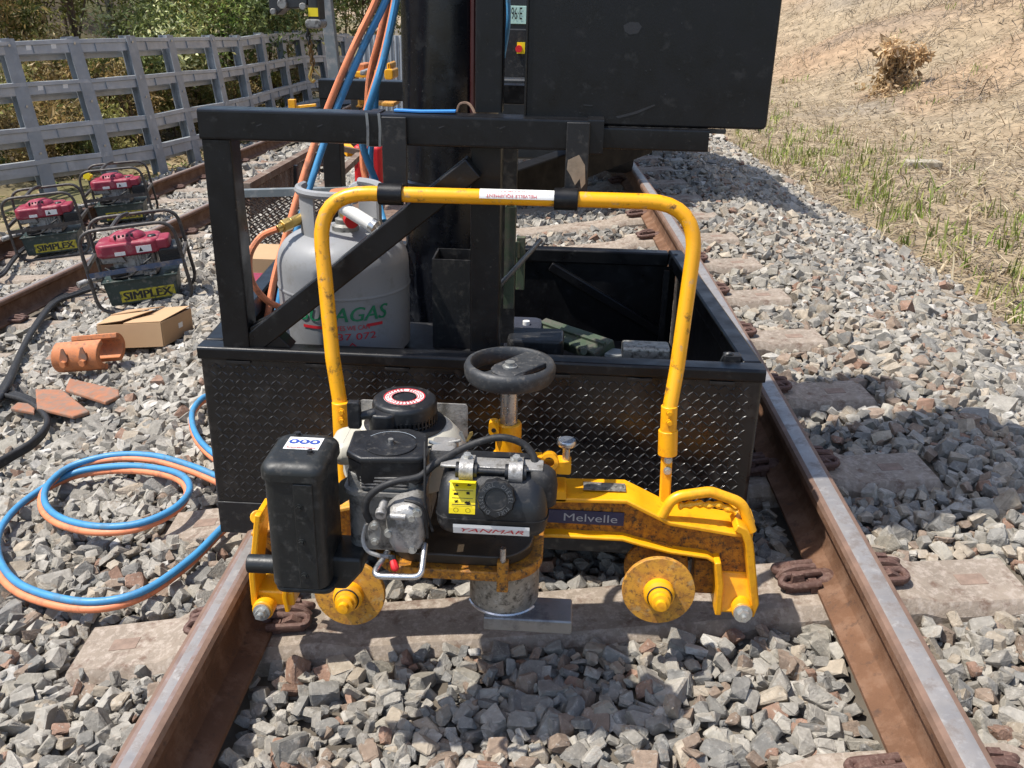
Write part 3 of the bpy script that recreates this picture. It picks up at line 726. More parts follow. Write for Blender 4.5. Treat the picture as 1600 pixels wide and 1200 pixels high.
ST = [(.35, .28, .18), (.30, .23, .14), (.43, .36, .245), (.245, .18, .115), (.20, .16, .12)]
blades(36000, in_view(36000, 2.5, 13, 4.0, 27, rv), .17, .011, .12, ST, rv, 'dry_grass', 'flattened dry straw coloured grass over the bank and verge')
gx = []; gy = []
for k in range(330):
    y = 4.6+14*rv.random()**1.1; off = 2.72+min(4.0, abs(rv.normal(0, .95))); n = rv.integers(3, 20)
    gx += list(off-K*y*y/2+rv.normal(0, .055, n)); gy += list(y+rv.normal(0, .07, n))
for k in range(40):
    y = 9+12*rv.random(); off = 6.0+4*rv.random(); n = rv.integers(6, 26)
    gx += list(off-K*y*y/2+rv.normal(0, .08, n)); gy += list(y+rv.normal(0, .1, n))
blades(len(gx), (np.array(gx), np.array(gy)), .115, .010, 1.2, [(.16, .22, .04), (.24, .29, .06), (.13, .18, .035), (.30, .31, .10), (.34, .30, .14)], rv, 'green_grass', 'young green grass tufts sprouting along the verge and bank')
lx, ly = [], []
for k in range(5200):
    y = 6+12*rv.random(); l = -1.5-2.4*rv.random(); lx.append(lt_x(y)+l); ly.append(y)
blades(len(lx), (np.array(lx), np.array(ly)), .11, .03, .1, [(.30, .22, .12), (.20, .15, .08), (.36, .29, .17), (.12, .15, .04)], rv, 'leaf_litter', 'dry leaf litter and grass at the foot of the fence')
sx_, sy2 = [], []
for k in range(3200):
    y = 12+9*rv.random(); off = 6.5+5*rv.random()
    if mnoise.noise(Vector((off*.6, y*.5, 3))) < .05: continue
    sx_.append(off-K*y*y/2); sy2.append(y)
blades(len(sx_), (np.array(sx_), np.array(sy2)), .42, .010, .35, [(.17, .145, .125), (.22, .18, .15), (.13, .11, .09)], rv, 'dead_brush', 'grey dead twigs and brush lying on the bank')
# fallen branch with brown leaves and a pale block on the verge
bp = GP(1392, 150)
t = plant('dead_branch', 'fallen branch with a mass of dry brown leaves on the bank', 'branch', (bp.x, bp.y, bp.z), .95, .42, 1500, .11, [(.22, .15, .08), (.165, .112, .056), (.27, .20, .12), (.12, .082, .046)], rv, .02, 'bark', None, 12, (0, 0), .8, .0, .45)
q = GP(1440, 268)
mb = MB(); mb.rbox((q.x-.19, q.y-.1, q.z-.03), (q.x+.18, q.y+.1, q.z+.12), .03, 2, 3, .02)
tag(mb.build('stone_block', mat['block'], None), 'pale weathered stone block lying in the verge grass', 'block')
# ================================================================== slatted steel fence
tops = [(-95, 66), (7, 63), (109, 60), (198, 58), (259, 57), (325, 57), (367, 57), (404, 53), (436, 51), (464, 49), (500, 50), (538, 54), (566, 58), (592, 62)]
feet = [(-40, 318), (76, 300), (176, 285), (252, 272), (306, 255), (364, 238), (400, 221), (430, 208), (458, 196), (486, 186), (518, 180), (553, 176), (580, 173), (604, 170)]
ft = []; tp = []
for (a, b), (c, d) in zip(feet, tops):
    dd = F_ + R_*(a-800)/FPX + U_*(600-b)/FPX
    zf = -1.02
    p = Vector(CAM + dd*((zf-CAM[2])/dd[2]))
    ft.append(p); tp.append(A(c, d, p.y+.10))
for _ in range(4):
    ft.insert(0, ft[0]*2-ft[1]); tp.insert(0, tp[0]*2-tp[1])
fence = thing('slatted_fence', 'galvanised steel barrier of raked posts and wide horizontal slats beside the far track', 'fence', ft[5])
ROWS = [(0.005, .090), (.27, .35), (.555, .645), (.775, .875)]
sign = 0
for i in range(len(ft)):
    a, b = ft[i], tp[i]
    j = min(i+1, len(ft)-1); j0 = max(i-1, 0)
    al = (ft[j]-ft[j0]); al.z = 0; al.normalize(); nrm = Vector((al.y, -al.x, 0))     # towards the tracks
    mb = MB(); ax = (b-a).normalized()
    mb.beam(a-ax*.15+nrm*.0, b+ax*.02, .012, .13, nrm)                                  # web of the post
    mb.beam(a-ax*.15+nrm*.062, b+ax*.02+nrm*.062, .175, .012, nrm)
    mb.beam(a-ax*.15-nrm*.062, b+ax*.02-nrm*.062, .175, .012, nrm)
    po = mb.build('post', mat['galvpost'], fence, smooth=0)
    for q in (.03, .42, .73):
        c = b+(a-b)*q+nrm*.071
        bb = MB(); bb.cyl(c, c+nrm*.012, .016, n=8); bb.build('bolt', mat['zinc'], po)
    if i < len(ft)-1:
        a2, b2 = ft[i+1], tp[i+1]
        for k, (f0, f1) in enumerate(ROWS):
            for side in (0, 1):
                sh = .085 if side else 0.0
                P0 = b+(a-b)*(f0+sh); fe = f0+(f1-f0)*.6 if side else f1; P1 = b+(a-b)*(fe+sh); Q0 = b2+(a2-b2)*(f0+sh); Q1 = b2+(a2-b2)*(fe+sh)
                o_ = nrm*(-.125 if side else .03)
                ov = (Q0-P0).normalized()*(.03)
                sag = .004*((i*7+k*3+side) % 5-2)
                S = [P0-ov+o_+Vector((0, 0, sag)), Q0+ov+o_+Vector((0, 0, -sag)), Q1+ov+o_, P1-ov+o_]
                dn = (S[3]-S[0]).normalized()
                mb = MB(); w = nrm*.035
                vs = [S[0], S[1], S[1]+w, S[0]+w]
                # folded slat: face with a lip along its upper edge and a shallow crease
                ca = S[0]+(S[3]-S[0])*.32; cb = S[1]+(S[2]-S[1])*.32
                pr = [(0, -.02), (0, .040), (.30, .040), (.36, .024), (1, .024), (1, .012), (.06, .012)]
                ring0 = [S[0]+(S[3]-S[0])*u+nrm*v for u, v in pr]; ring1 = [S[1]+(S[2]-S[1])*u+nrm*v for u, v in pr]
                n = len(pr); mb.add(ring0+ring1, [(m, (m+1) % n, n+(m+1) % n, n+m) for m in range(n)]+[tuple(range(n)), tuple(range(2*n-1, n-1, -1))])
                mb.build('slat', mat['galv'], fence, smooth=0)
                if side == 0:
                    mm = MB(); m0 = S[0]+(S[1]-S[0])*.36; mm.beam(m0+nrm*.026, m0+(S[3]-S[0])+nrm*.026, .008, .026, nrm); mm.build('joint_strip', mat['galvpost'], fence, smooth=0)
                if side == 0 and i == 5 and k < 2:
                    for uu in (.30, .66):
                        c = S[0]+(S[1]-S[0])*uu+(S[3]-S[0])*.58+nrm*.026
                        al2 = (S[1]-S[0]).normalized()
                        sg = MB(); sg.beam(c-al2*.035, c+al2*.035, .10, .004, nrm); sgo = sg.build('warning_sign', mat['white'], fence, smooth=0)
                        s2 = MB(); cc = c-dn*.03+nrm*.004; s2.beam(cc-al2*.03, cc+al2*.03, .03, .003, nrm); s2.build('warning_band', mat['inkred'] if uu < .5 else mat['inkblue'], sgo, smooth=0)

rs2 = np.random.default_rng(21)
for i in range(4, 15):
    m_ = (ft[i]+ft[i+1])*.5; al = (ft[i+1]-ft[i]); al.z = 0; al.normalize(); n_ = Vector((al.y, -al.x, 0))
    for q in range(2):
        c = m_-n_*(1.25+.75*q)+al*rs2.uniform(-.3, .3); h = rs2.uniform(.9, 1.3)+.35*q
        plant('shrub', f"low {['brown', 'olive', 'straw brown'][(i+q) % 3]} scrub bush in the {['front', 'back'][q]} row behind the {ORD[i-4]} fence bay", 'bush', (c.x, c.y, ground(c.x, c.y)-.02), h, .5+.15*q, 1500, .075, [BR+OL, OL, BR][(i+q) % 3], rs2, .015, 'bark', 'scrub behind the fence', 12, (0, 0), .2, .05)

# ================================================================== black rail trolley with frame, mast and box
YP = 2.10
rig = thing('rail_trolley', 'black steel rail trolley with tread plate front, frame, mast and box', 'trolley', (-.2, YP, 0))
FL = A(310, 545, YP); FRr = A(1197, 571, YP); ZT = .612
x0, x1 = FL.x, FRr.x; ZB = .078
def Zp(px, py, z):
    dd = F_ + R_*(px-800)/FPX + U_*(600-py)/FPX
    return Vector(CAM + dd*((z-CAM[2])/dd[2]))
BRc = Zp(1066, 391, ZT); yaw_x = (BRc.x-x1)/(BRc.y-YP); YB = BRc.y
def tx(x, y): return x+yaw_x*(y-YP)
def side(mb, xa, ya, xb, yb, w, z0, z1):
    d = Vector((xb-xa, yb-ya, 0)).normalized(); n = Vector((d.y, -d.x, 0))*w
    mb.add([(xa, ya, z0), (xb, yb, z0), (xb+n.x, yb+n.y, z0), (xa+n.x, ya+n.y, z0), (xa, ya, z1), (xb, yb, z1), (xb+n.x, yb+n.y, z1), (xa+n.x, ya+n.y, z1)],
           [(0, 1, 2, 3), (4, 7, 6, 5), (0, 4, 5, 1), (1, 5, 6, 2), (2, 6, 7, 3), (3, 7, 4, 0)])
# front sheet with slightly rounded ends
mb = MB(); mb.rbox((x0, YP, ZB), (x1, YP+.035, ZT-.03), .012, 2, 4)
fp = mb.build('front_panel', mat['tread'], rig)
mb = MB(); lp = .0150; lz = .0195
nxl = int((x1-x0-.05)/lp); nzl = int((ZT-.048-(ZB+.105))/lz)+1
for i in range(nxl):
    for j in range(nzl):
        cx_ = x0+.032+i*lp; cz_ = ZB+.112+j*lz
        sg = 1 if (i+j) % 2 else -1
        rr_ = random.uniform(.72, 1.08)
        a = math.radians(42*sg+random.uniform(-3, 3)); du = Vector((math.cos(a), 0, math.sin(a))); dv = Vector((-math.sin(a), 0, math.cos(a))); L = .0122*rr_; W = .0023*random.uniform(.8, 1.15)
        c = Vector((cx_, YP, cz_))
        tp_ = Vector((0, -.0024*random.uniform(.45, 1.15), 0))
        mb.add([c-du*L, c-dv*W, c+du*L, c+dv*W, c-du*L*.55+tp_, c+du*L*.55+tp_], [(0, 1, 4), (1, 5, 4), (1, 2, 5), (2, 3, 5), (3, 4, 5), (3, 0, 4)])
lg = mb.build('tread_lugs', mat['lug'], fp, smooth=0); lg['kind'] = 'stuff'
mb = MB(); mb.lohi((x0+.004, YP-.004, ZB), (x1-.004, YP, ZB+.095)); mb.build('kick_strip', mat['blackdust'], rig, bevel=.002)
for k in range(7):
    xx = x0+.1+k*(x1-x0-.2)/6; mb = MB(); mb.strip([(xx-.03, YP-.002, ZT-.0365), (xx, YP-.004, ZT-.037), (xx+.03, YP-.002, ZT-.0365)], .008, .006, (0, 1, 0)); mb.build('weld_bead', mat['blackdust'], rig)
mb = MB(); mb.rbox((x0-.002, YP-.006, ZT-.034), (x1+.002, YP+.05, ZT), .008, 0, 4); mb.build('front_rim', mat['black'], rig)
mb = MB(); side(mb, x1+.003, YP+.052, tx(x1, YB), YB, -.05, ZT-.05, ZT+.001); mb.build('side_rim', mat['black'], rig, bevel=.006)
mb = MB(); side(mb, x0-.003, YP+.052, tx(x0, YB), YB, .05, ZT-.05, ZT+.001); mb.build('side_rim', mat['black'], rig, bevel=.006)
mb = MB(); mb.lohi((tx(x0, YB)+.05, YB-.05, ZT-.05), (tx(x1, YB)-.05, YB, ZT-.001)); mb.build('back_rim', mat['black'], rig, bevel=.006)
mb = MB(); side(mb, x1-.010, YP+.036, tx(x1, YB)-.010, YB-.012, -.006, ZB+.02, ZT-.051); mb.build('side_panel', mat['black'], rig)
mb = MB(); side(mb, x0+.010, YP+.036, tx(x0, YB)+.010, YB-.012, .006, ZB+.02, ZT-.051); mb.build('side_panel', mat['black'], rig)
mb = MB(); mb.lohi((tx(x0, YB)+.02, YB-.04, ZB+.02), (tx(x1, YB)-.02, YB-.034, ZT-.051)); mb.build('back_panel', mat['black'], rig)
mb = MB(); mb.add([(x0+.02, YP+.04, ZB+.20), (x1-.02, YP+.04, ZB+.20), (tx(x1, YB)-.02, YB-.045, ZB+.20), (tx(x0, YB)+.02, YB-.045, ZB+.20)] + [(x0+.02, YP+.04, ZB+.19), (x1-.02, YP+.04, ZB+.19), (tx(x1, YB)-.02, YB-.045, ZB+.19), (tx(x0, YB)+.02, YB-.045, ZB+.19)],
              [(0, 1, 2, 3), (7, 6, 5, 4), (0, 4, 5, 1), (1, 5, 6, 2), (2, 6, 7, 3), (3, 7, 4, 0)]); mb.build('tray_floor', mat['blackdust'], rig)
# a shelf across the corner where the bottle stands
mb = MB(); mb.lohi((x0+.03, YP+.055, ZT-.115), (-.16, YP+.52, ZT-.095)); mb.build('shelf', mat['blackdust'], rig, bevel=.002)
# posts, beams and braces
q0 = A(312, 210, YP); q1 = A(348, 540, YP)
LPX = (q0.x+q1.x)/2+.033
ZBM = A(310, 170, YP).z
mb = MB(); mb.rbox((LPX-.034, YP+.004, ZT), (LPX+.034, YP+.072, ZBM-.068), .006, 2, 2); mb.build('corner_post', mat['black'], rig)
mb = MB(); bx1 = A(942, 215, YP).x
mb.rbox((LPX-.036, YP+.002, ZBM-.068), (bx1-.003, YP+.074, ZBM), .007, 0, 2); mb.build('top_beam', mat['black'], rig)
mb = MB(); bx2 = A(1106, 215, YP+.05).x; mb.rbox((bx1-.05, YP+.03, ZBM-.066), (bx2, YP+.09, ZBM-.018), .005, 0, 2); mb.build('beam_end', mat['black'], rig)
for pxs in ((574, 593),):
    s0_ = A(pxs[0], 190, YP).x; s1_ = A(pxs[1], 190, YP).x
    mb = MB(); mb.rbox((s0_, YP-.004, ZBM-.072), (s1_, YP+.078, ZBM+.003), .007, 0, 2); mb.build('beam_sleeve', mat['black'], rig)
    for xx in (s0_, s1_):
        mb = MB(); mb.strip([(xx, YP-.003, ZBM-.07), (xx+.002, YP-.005, ZBM-.03), (xx, YP-.004, ZBM+.002)], .006, .005, (1, 0, 0)); mb.build('weld_bead', mat['barsteel'], rig)
cpx = (A(735, 420, YP+.06).x, A(781, 420, YP+.06).x)
mb = MB(); mb.rbox((cpx[0], YP+.053, ZB+.2), (cpx[1], YP+.125, ZBM-.069), .005, 2, 2); mb.build('centre_post', mat['black'], rig)
cpu = (A(744, 60, YP+.10).x, A(787, 60, YP+.10).x)
mb = MB(); mb.rbox((cpu[0], YP+.08, ZBM+.001), (cpu[1], YP+.15, 2.75), .005, 2, 2); mb.build('upper_post', mat['black'], rig)
b0 = A(400, 528, YP+.03); b1 = A(742, 258, YP+.05)
mb = MB(); mb.beam((b0.x-.03, YP+.036, b0.z-.03), (b1.x, YP+.036, b1.z), .055, .055, (0, 1, 0)); mb.build('diagonal_brace', mat['black'], rig, bevel=.004)
bq = A(388, 535, YP+.03); mb = MB(); mb.prism([(0, 0), (.10, 0), (.035, .07), (0, .05)], (LPX+.036, YP+.01, ZT), (1, 0, 0), (0, 0, 1), (0, .05, 0)); mb.build('gusset', mat['black'], rig, bevel=.002)
e0 = A(775, 300, 2.35); e1 = A(1010, 215, 3.0)
mb = MB(); mb.beam(e0, e1, .05, .09, (0, 0, 1)); mb.build('diagonal_brace', mat['matteblack'], rig, bevel=.004)
# hanging hooks
hooks = []
for (pa, pb, pyb, cen) in ((599, 637, 318, 611), (884, 920, 322, 886)):
    xa = A(pa, 240, YP).x; xb = A(pb, 240, YP).x; zb = A(pa, pyb, YP-.02).z
    mb = MB(); mb.lohi((xa, YP-.014, zb+.03), (xb, YP-.004, ZBM-.004)); hk = mb.build('hook_plate', mat['blackdust'], rig, bevel=.002)
    hooks.append(((xa+xb)/2, zb))
mb = MB(); sx0 = A(919, 215, YP).x; mb.rbox((sx0-.002, YP-.003, ZBM-.075), (bx1+.001, YP+.078, ZBM+.003), .006, 0, 2); mb.build('beam_sleeve', mat['black'], rig)
mb = MB(); hb = hooks[1]; mb.prism([(-.02, 0), (.004, .012), (.018, -.01), (.021, -.05), (.012, -.062), (.008, -.04), (-.002, -.055), (-.012, -.035), (-.022, -.02)], (hb[0], YP-.0155, ZBM-.085), (1, 0, 0), (0, 0, 1), (0, .001, 0)); mb.build('bare_patch', M('bare_primer', (0.25, 0.19, 0.13), 0.8, 0, 0.25, 40, 0.2), rig)
# square holder with an open top
s0_ = A(676, 380, YP+.33); s1_ = A(741, 380, YP+.33); hz = A(676, 405, YP+.31).z
hx0, hx1, hy0, hy1, hb0 = s0_.x, s1_.x, YP+.31, YP+.43, ZT-.094
mb = MB()
for lo, hi in (((hx0, hy0, hb0), (hx1, hy0+.005, hz)), ((hx0, hy1-.005, hb0), (hx1, hy1, hz)), ((hx0, hy0+.005, hb0), (hx0+.005, hy1-.005, hz)), ((hx1-.005, hy0+.005, hb0), (hx1, hy1-.005, hz))): mb.lohi(lo, hi)
mb.build('tube_holder', mat['blackdust'], rig)
# mast
m0 = A(626, 250, YP+.75); mr_ = .145; mc = Vector((m0.x+mr_+.004, YP+.80, 0))
mb = MB(); mb.lathe(mc, [(0, ZB+.2), (mr_, ZB+.2), (mr_, 3.0), (0, 3.0)], 48); mast = mb.build('mast', mat['mast'], rig)
mb = MB(); mb.lathe(mc, [(mr_+.002, .86), (mr_+.014, .865), (mr_+.014, .90), (mr_+.002, .905)], 48); mb.build('mast_collar', mat['mast'], mast)
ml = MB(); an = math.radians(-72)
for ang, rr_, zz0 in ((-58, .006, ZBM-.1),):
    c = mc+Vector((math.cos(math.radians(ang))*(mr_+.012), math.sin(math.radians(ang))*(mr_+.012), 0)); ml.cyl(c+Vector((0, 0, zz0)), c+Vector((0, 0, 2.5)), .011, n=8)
ml.build('red_reflection_rod', mat['darkred'], mast)  # added rod imitating a dark red reflection stripe on the mast, no real pipe
# box
bl = A(822, 100, YP+.06); brr = A(1209, 100, YP+.06); zb = A(1000, 197, YP+.06).z
mb = MB(); mb.rbox((bl.x, YP+.05, zb), (brr.x, YP+.62, 2.75), .012, 1, 3, .006); bx = mb.build('tool_box', mat['black'], rig)
mb = MB(); mb.rbox((bl.x-.002, YP+.046, zb-.001), (bl.x+.004, YP+.08, 2.75), .003, 2, 2); mb.build('edge_strip', mat['black'], bx)
mb = MB(); mb.lohi((bl.x-.004, YP+.044, zb-.010), (brr.x-.09, YP+.056, zb-.0005)); mb.build('weld_seam', mat['blackdust'], bx)
scf = M('scuffed_enamel', (0.016, 0.0165, 0.019), 0.6, 0, 0.4, 30)
def scuff(name, pts, Y, par):
    mb = MB(); p = [A(x, y, Y) for x, y in pts]; mb.add(p, [tuple(range(len(p)))]); mb.build(name, scf, par, smooth=0)
scuff('scuff_mark', [(974, 40), (984, 34), (998, 35), (1003, 42), (997, 52), (984, 54), (976, 49)], YP+.0495, bx)
scuff('scuff_mark', [(962, 182), (990, 175), (1022, 163), (1024, 165), (994, 178), (966, 185)], YP+.0495, bx)
scuff('scuff_mark', [(912, 163), (926, 164), (926, 166), (912, 165)], YP+.0495, bx)
for xx, yy in ((1008, 109), (1015, 108), (1060, 107), (924, 145), (1038, 146), (1190, 90), (1162, 155), (905, 175), (1064, 35)): scuff('paint_chip', [(xx, yy), (xx+2.5, yy+.5), (xx+2, yy+2.5), (xx+.5, yy+2)], YP+.0495, bx)
for k in range(5):
    xx = 400+k*95; scuff('paint_chip', [(xx, 196+k), (xx+9, 193+k), (xx+10, 194+k), (xx+1, 198+k)], YP+.0015, rig)
for k in range(8):
    xw = bl.x+.02+k*(brr.x-bl.x-.12)/8; mb = MB(); mb.strip([(xw, YP+.047, zb-.004), (xw+.02, YP+.044, zb-.004), (xw+.04, YP+.047, zb-.004)], .007, .006, (0, 0, 1)); mb.build('weld_bead', mat['blackdust'], bx)
# lugs and rings at the tray corners
for (px, py, Y, rr_) in ((1062, 402, YB-.06, .03), (1138, 556, YP+.07, .028)):
    c = A(px, py, Y); c.x = min(c.x, tx(x1, Y)-.035); mb = MB()
    mb.tube([c+Vector((math.cos(a)*rr_*.5, -math.sin(a)*rr_*.3, math.sin(a)*rr_-.02)) for a in np.linspace(0, 2*math.pi, 10)[:-1]], .006, 7, closed=True, sub=3); mb.build('shackle_ring', mat['cranegrey'], rig)
    mb = MB(); mb.lohi((c.x-.012, c.y-.014, c.z-.03), (c.x+.03, c.y+.014, c.z+.006)); mb.build('lug_plate', mat['blackdust'], rig, bevel=.003)
mb = MB(); mb.beam((tx(x1, YB)-.05, YB-.05, ZB+.24), (-.05, YB-.05, ZT-.06), .03, .03, (0, 1, 0)); mb.build('tray_brace', mat['black'], rig, bevel=.003)
mb = MB(); mb.lohi((tx(x1, YB)-.065, YB-.07, ZB+.2), (tx(x1, YB)-.045, YB-.05, ZT-.06)); mb.build('tray_stiffener', mat['blackdust'], rig)
# rear frame
rf = YP+1.45
r0 = A(497, 124, rf); r1 = A(522, 124, rf); r2 = A(640, 124, rf)
mb = MB(); mb.rbox((r0.x, rf, ZB+.1), (r1.x+.01, rf+.07, r0.z-.07), .005, 2, 2); mb.build('rear_post', mat['black'], rig)
mb = MB(); mb.rbox((r0.x, rf-.001, r0.z-.07), (mc.x+.3, rf+.072, r0.z), .005, 0, 2); mb.build('rear_beam', mat['black'], rig)
# blue strap on the beam and a bent wire
s0_ = A(618, 178, YP+.06); mb = MB(); mb.strip([(s0_.x, YP+.05, ZBM+.004), (s0_.x+.06, YP+.04, ZBM+.004), (s0_.x+.14, YP+.045, ZBM+.006)], .022, .005, (0, 1, 0))
tag(mb.build('ratchet_strap', mat['blueplate'], None, bevel=.001), 'bright blue strap lying on the black top beam beside the mast', 'strap')
w0 = A(714, 175, YP+.12); mb = MB(); mb.tube([w0, w0+Vector((.008, 0, .018)), w0+Vector((.03, -.005, .018)), w0+Vector((.048, -.03, -.008)), w0+Vector((.052, -.05, -.035))], .0035, 6)
tag(mb.build('bent_wire', mat['rustangle'], None), 'short bent wire hooked over the top beam beside the post', 'wire')

# ------------------------------------------------------------------ gas bottle
by = YP+.30; bl_ = A(434, 480, by-.05); br_ = A(634, 480, by-.05); br2 = (br_.x-bl_.x)/2*1.015; bc = Vector(((bl_.x+br_.x)/2, by, 0))
BZ0 = ZT-.094
zs = A(533, 432, by-br2*.7).z; ztop = A(533, 378, by-.05).z
gb = thing('gas_bottle', 'grey steel gas bottle with lettering standing in the black trolley', 'gas bottle', (bc.x, bc.y, BZ0))
prof = [(0, BZ0), (br2*.93, BZ0), (br2*.95, BZ0+.03)]
zw = BZ0+.185
prof = [(0, BZ0-.0), (br2*.90, BZ0), (br2*.985, BZ0+.02), (br2*.99, zw-.006), (br2*1.0, zw-.003), (br2*1.004, zw), (br2*1.0, zw+.003), (br2*.99, zw+.006), (br2*.985, zw+.05)]
zsh = zw+.055; hd = .090
for a in np.linspace(0, 90, 12)[1:]:
    prof.append((max(.03, br2*(.985*math.cos(math.radians(a))**.46)), zsh+hd*math.sin(math.radians(a))))
ZD = zsh+hd
prof.append((0, ZD))
mb = MB(); mb.lathe(bc, prof, 56); body = mb.build('bottle_body', mat['bottle'], gb, smooth=60)
mb = MB(); cr_ = br2*.60; c0, c1 = math.radians(150), math.radians(268)
def arc(mb, r, t, z0, z1, a0, a1, n=22):
    vs = []
    for k in range(n+1):
        a = a0+(a1-a0)*k/n; e = Vector((math.cos(a), math.sin(a), 0))
        vs += [bc+e*r+Vector((0, 0, z0)), bc+e*r+Vector((0, 0, z1)), bc+e*(r-t)+Vector((0, 0, z1)), bc+e*(r-t)+Vector((0, 0, z0))]
    fs = []
    for k in range(n):
        for m in range(4): fs.append((k*4+m, k*4+(m+1) % 4, k*4+4+(m+1) % 4, k*4+4+m))
    mb.add(vs, fs+[(0, 1, 2, 3), (n*4, n*4+3, n*4+2, n*4+1)])
arc(mb, cr_, .007, ZD-.045, ZD+.105, math.radians(165), math.radians(243)); arc(mb, cr_, .007, ZD-.045, ZD+.105, math.radians(-10), math.radians(75))
mb.build('collar', mat['bottle'], gb)
mb = MB(); mb.tube([bc+Vector((math.cos(a)*cr_, math.sin(a)*cr_, ZD+.107)) for a in np.linspace(math.radians(165), math.radians(435), 18)], .011, 8, sub=2)
mb.tube([bc+Vector((math.cos(a)*cr_, math.sin(a)*cr_, ZD+.107)) for a in np.linspace(math.radians(165), math.radians(330), 14)], .011, 8, sub=2); mb.build('collar_ring', mat['bottle'], gb)
vt = bc+Vector((.012, -.01, ZD))
mb = MB(); mb.lathe(vt, [(0, -.02), (.036, -.015), (.036, .012), (.026, .018), (.026, .03), (.017, .034), (.017, .075), (0, .075)], 20); mb.build('valve_seat', mat['castdark'], gb)
mb = MB(); mb.cyl(vt+Vector((0, 0, .045)), vt+Vector((.03, -.06, .040)), .016, n=14); mb.cyl(vt+Vector((0, 0, .07)), vt+Vector((0, 0, .085)), .014, n=12); vlv = mb.build('valve', mat['brass'], gb)
mb = MB(); mb.cyl(vt+Vector((.026, -.052, .041)), vt+Vector((.035, -.070, .038)), .019, n=16); mb.build('red_cap', mat['red'], vlv)
mb = MB(); mb.lathe(vt+Vector((0, 0, .09)), [(0, 0), (.034, 0), (.040, .006), (.034, .014), (0, .014)], 16); mb.build('hand_knob', mat['orangepaint'], vlv)
# letters wrapped round the body
def wrap(mb, body_, az, z, h, width, slant=0.0, mi=0, rr=None):
    vs, fs, ext = text_geo(body_); sx = width/ext[0]; sy_ = h/ext[1]; R1 = (rr or br2)*.99+.0015
    out = []
    for q in vs:
        a = az+(q[0]*sx+q[1]*sy_*slant)/R1; out.append(bc+Vector((math.cos(a)*R1, math.sin(a)*R1, z+q[1]*sy_)))
    mb.add(out, fs, mi)
fr = math.radians(-90+10)
fr = math.atan2(CAM[1]-bc.y, CAM[0]-bc.x)+math.radians(-3)
mb = MB(); [wrap(mb, 'SUPAGAS', fr+.02+dk, BZ0+.146, .038, .235, .25, rr=br2+.0003*k_) for k_, dk in enumerate((-.006, 0, .006))]; mb.build('brand_lettering', mat['inkgreen'], body, smooth=0)
mb = MB(); wrap(mb, 'YES WE CAN', fr+.14, BZ0+.110, .0125, .088); wrap(mb, '137 072', fr+.16, BZ0+.086, .018, .115)
def wbar(a0, a1, z, h):
    vs = []; n = 8; R1 = br2*.99+.0013
    for k in range(n+1):
        a = a0+(a1-a0)*k/n
        vs += [bc+Vector((math.cos(a)*R1, math.sin(a)*R1, z-h/2)), bc+Vector((math.cos(a)*R1, math.sin(a)*R1, z+h/2))]
    mb.add(vs, [(2*k, 2*k+2, 2*k+3, 2*k+1) for k in range(n)])
wbar(fr-.62, fr-.16, BZ0+.110, .008); wbar(fr+.35, fr+.60, BZ0+.114, .008)
# fire diamond outline and flame
R1 = br2*.99+.0014
def wpoly(pts, az, z):
    mb.add([bc+Vector((math.cos(az+p/R1)*R1, math.sin(az+p/R1)*R1, z+q)) for p, q in pts], [tuple(range(len(pts)))])
S_ = .026
for k in range(4):
    a, b = [(0, 1), (1, 0), (0, -1), (-1, 0)][k], [(1, 0), (0, -1), (-1, 0), (0, 1)][k]
    wpoly([(a[0]*S_, a[1]*S_), (b[0]*S_, b[1]*S_), (b[0]*S_*.84, b[1]*S_*.84), (a[0]*S_*.84, a[1]*S_*.84)], fr+.12, BZ0+.044)
wpoly([(-.006, -.008), (.006, -.008), (.008, 0), (.003, .004), (.001, .014), (-.005, .004), (-.008, 0)], fr+.12, BZ0+.044)
mb.build('red_lettering', mat['inkred'], body, smooth=0)
# regulator and orange tail
rg0 = bc+Vector((-cr_*.98, -.05, ZD+.03)); rg1 = A(433, 358, rg0.y-.05)
mb = MB(); d_ = (rg1-rg0)
mb.cyl(rg0+d_*-.3, rg0+d_*.35, .014, n=14); mb.cyl(rg0+d_*.35, rg0+d_*.75, .017, n=6); mb.cyl(rg0+d_*.75, rg1, .010, n=12)
rgo = tag(mb.build('gas_regulator', mat['brass'], None, bevel=.001), 'brass regulator sticking out beside the bottle collar', 'regulator')
pts = [rg1, A(408, 370, rg1.y-.01), A(390, 400, rg1.y-.03), A(394, 440, rg1.y-.04), A(415, 468, rg1.y-.03), A(440, 482, rg1.y+.0), A(462, 498, rg1.y+.03)]
mb = MB(); mb.tube(pts, .0085, 8); tag(mb.build('orange_tail_hose', mat['orangehose'], None), 'orange hose looping from the brass regulator behind the corner post', 'hose')
# silver nozzle lying in the collar
n0 = A(546, 330, by-.10); n1 = A(588, 356, by-.13)
mb = MB(); d_ = (n1-n0).normalized()
mb.cyl(n0-d_*.02, n0+d_*.07, .017, n=14); nz_ = tag(mb.build('spray_nozzle', mat['white'], None, bevel=.001), 'white and silver nozzle lying across the bottle top', 'nozzle')
mb = MB(); mb.cyl(n0+d_*.07, n0+d_*.085, .019, n=16); mb.cyl(n0+d_*.085, n0+d_*.10, .019, .006, n=16); mb.build('nozzle_tip', mat['steel'], nz_)
h0 = A(550, 296, by+.12); h1 = A(592, 292, by+.14)
mb = MB(); mb.tube([A(553, 318, by+.12), h0, (h0+h1)/2+Vector((0, 0, .012)), h1, A(590, 312, by+.13)], .012, 8); tag(mb.build('torch_handle', mat['bottle'], None), 'grey hooked handle poking up behind the bottle collar', 'handle')

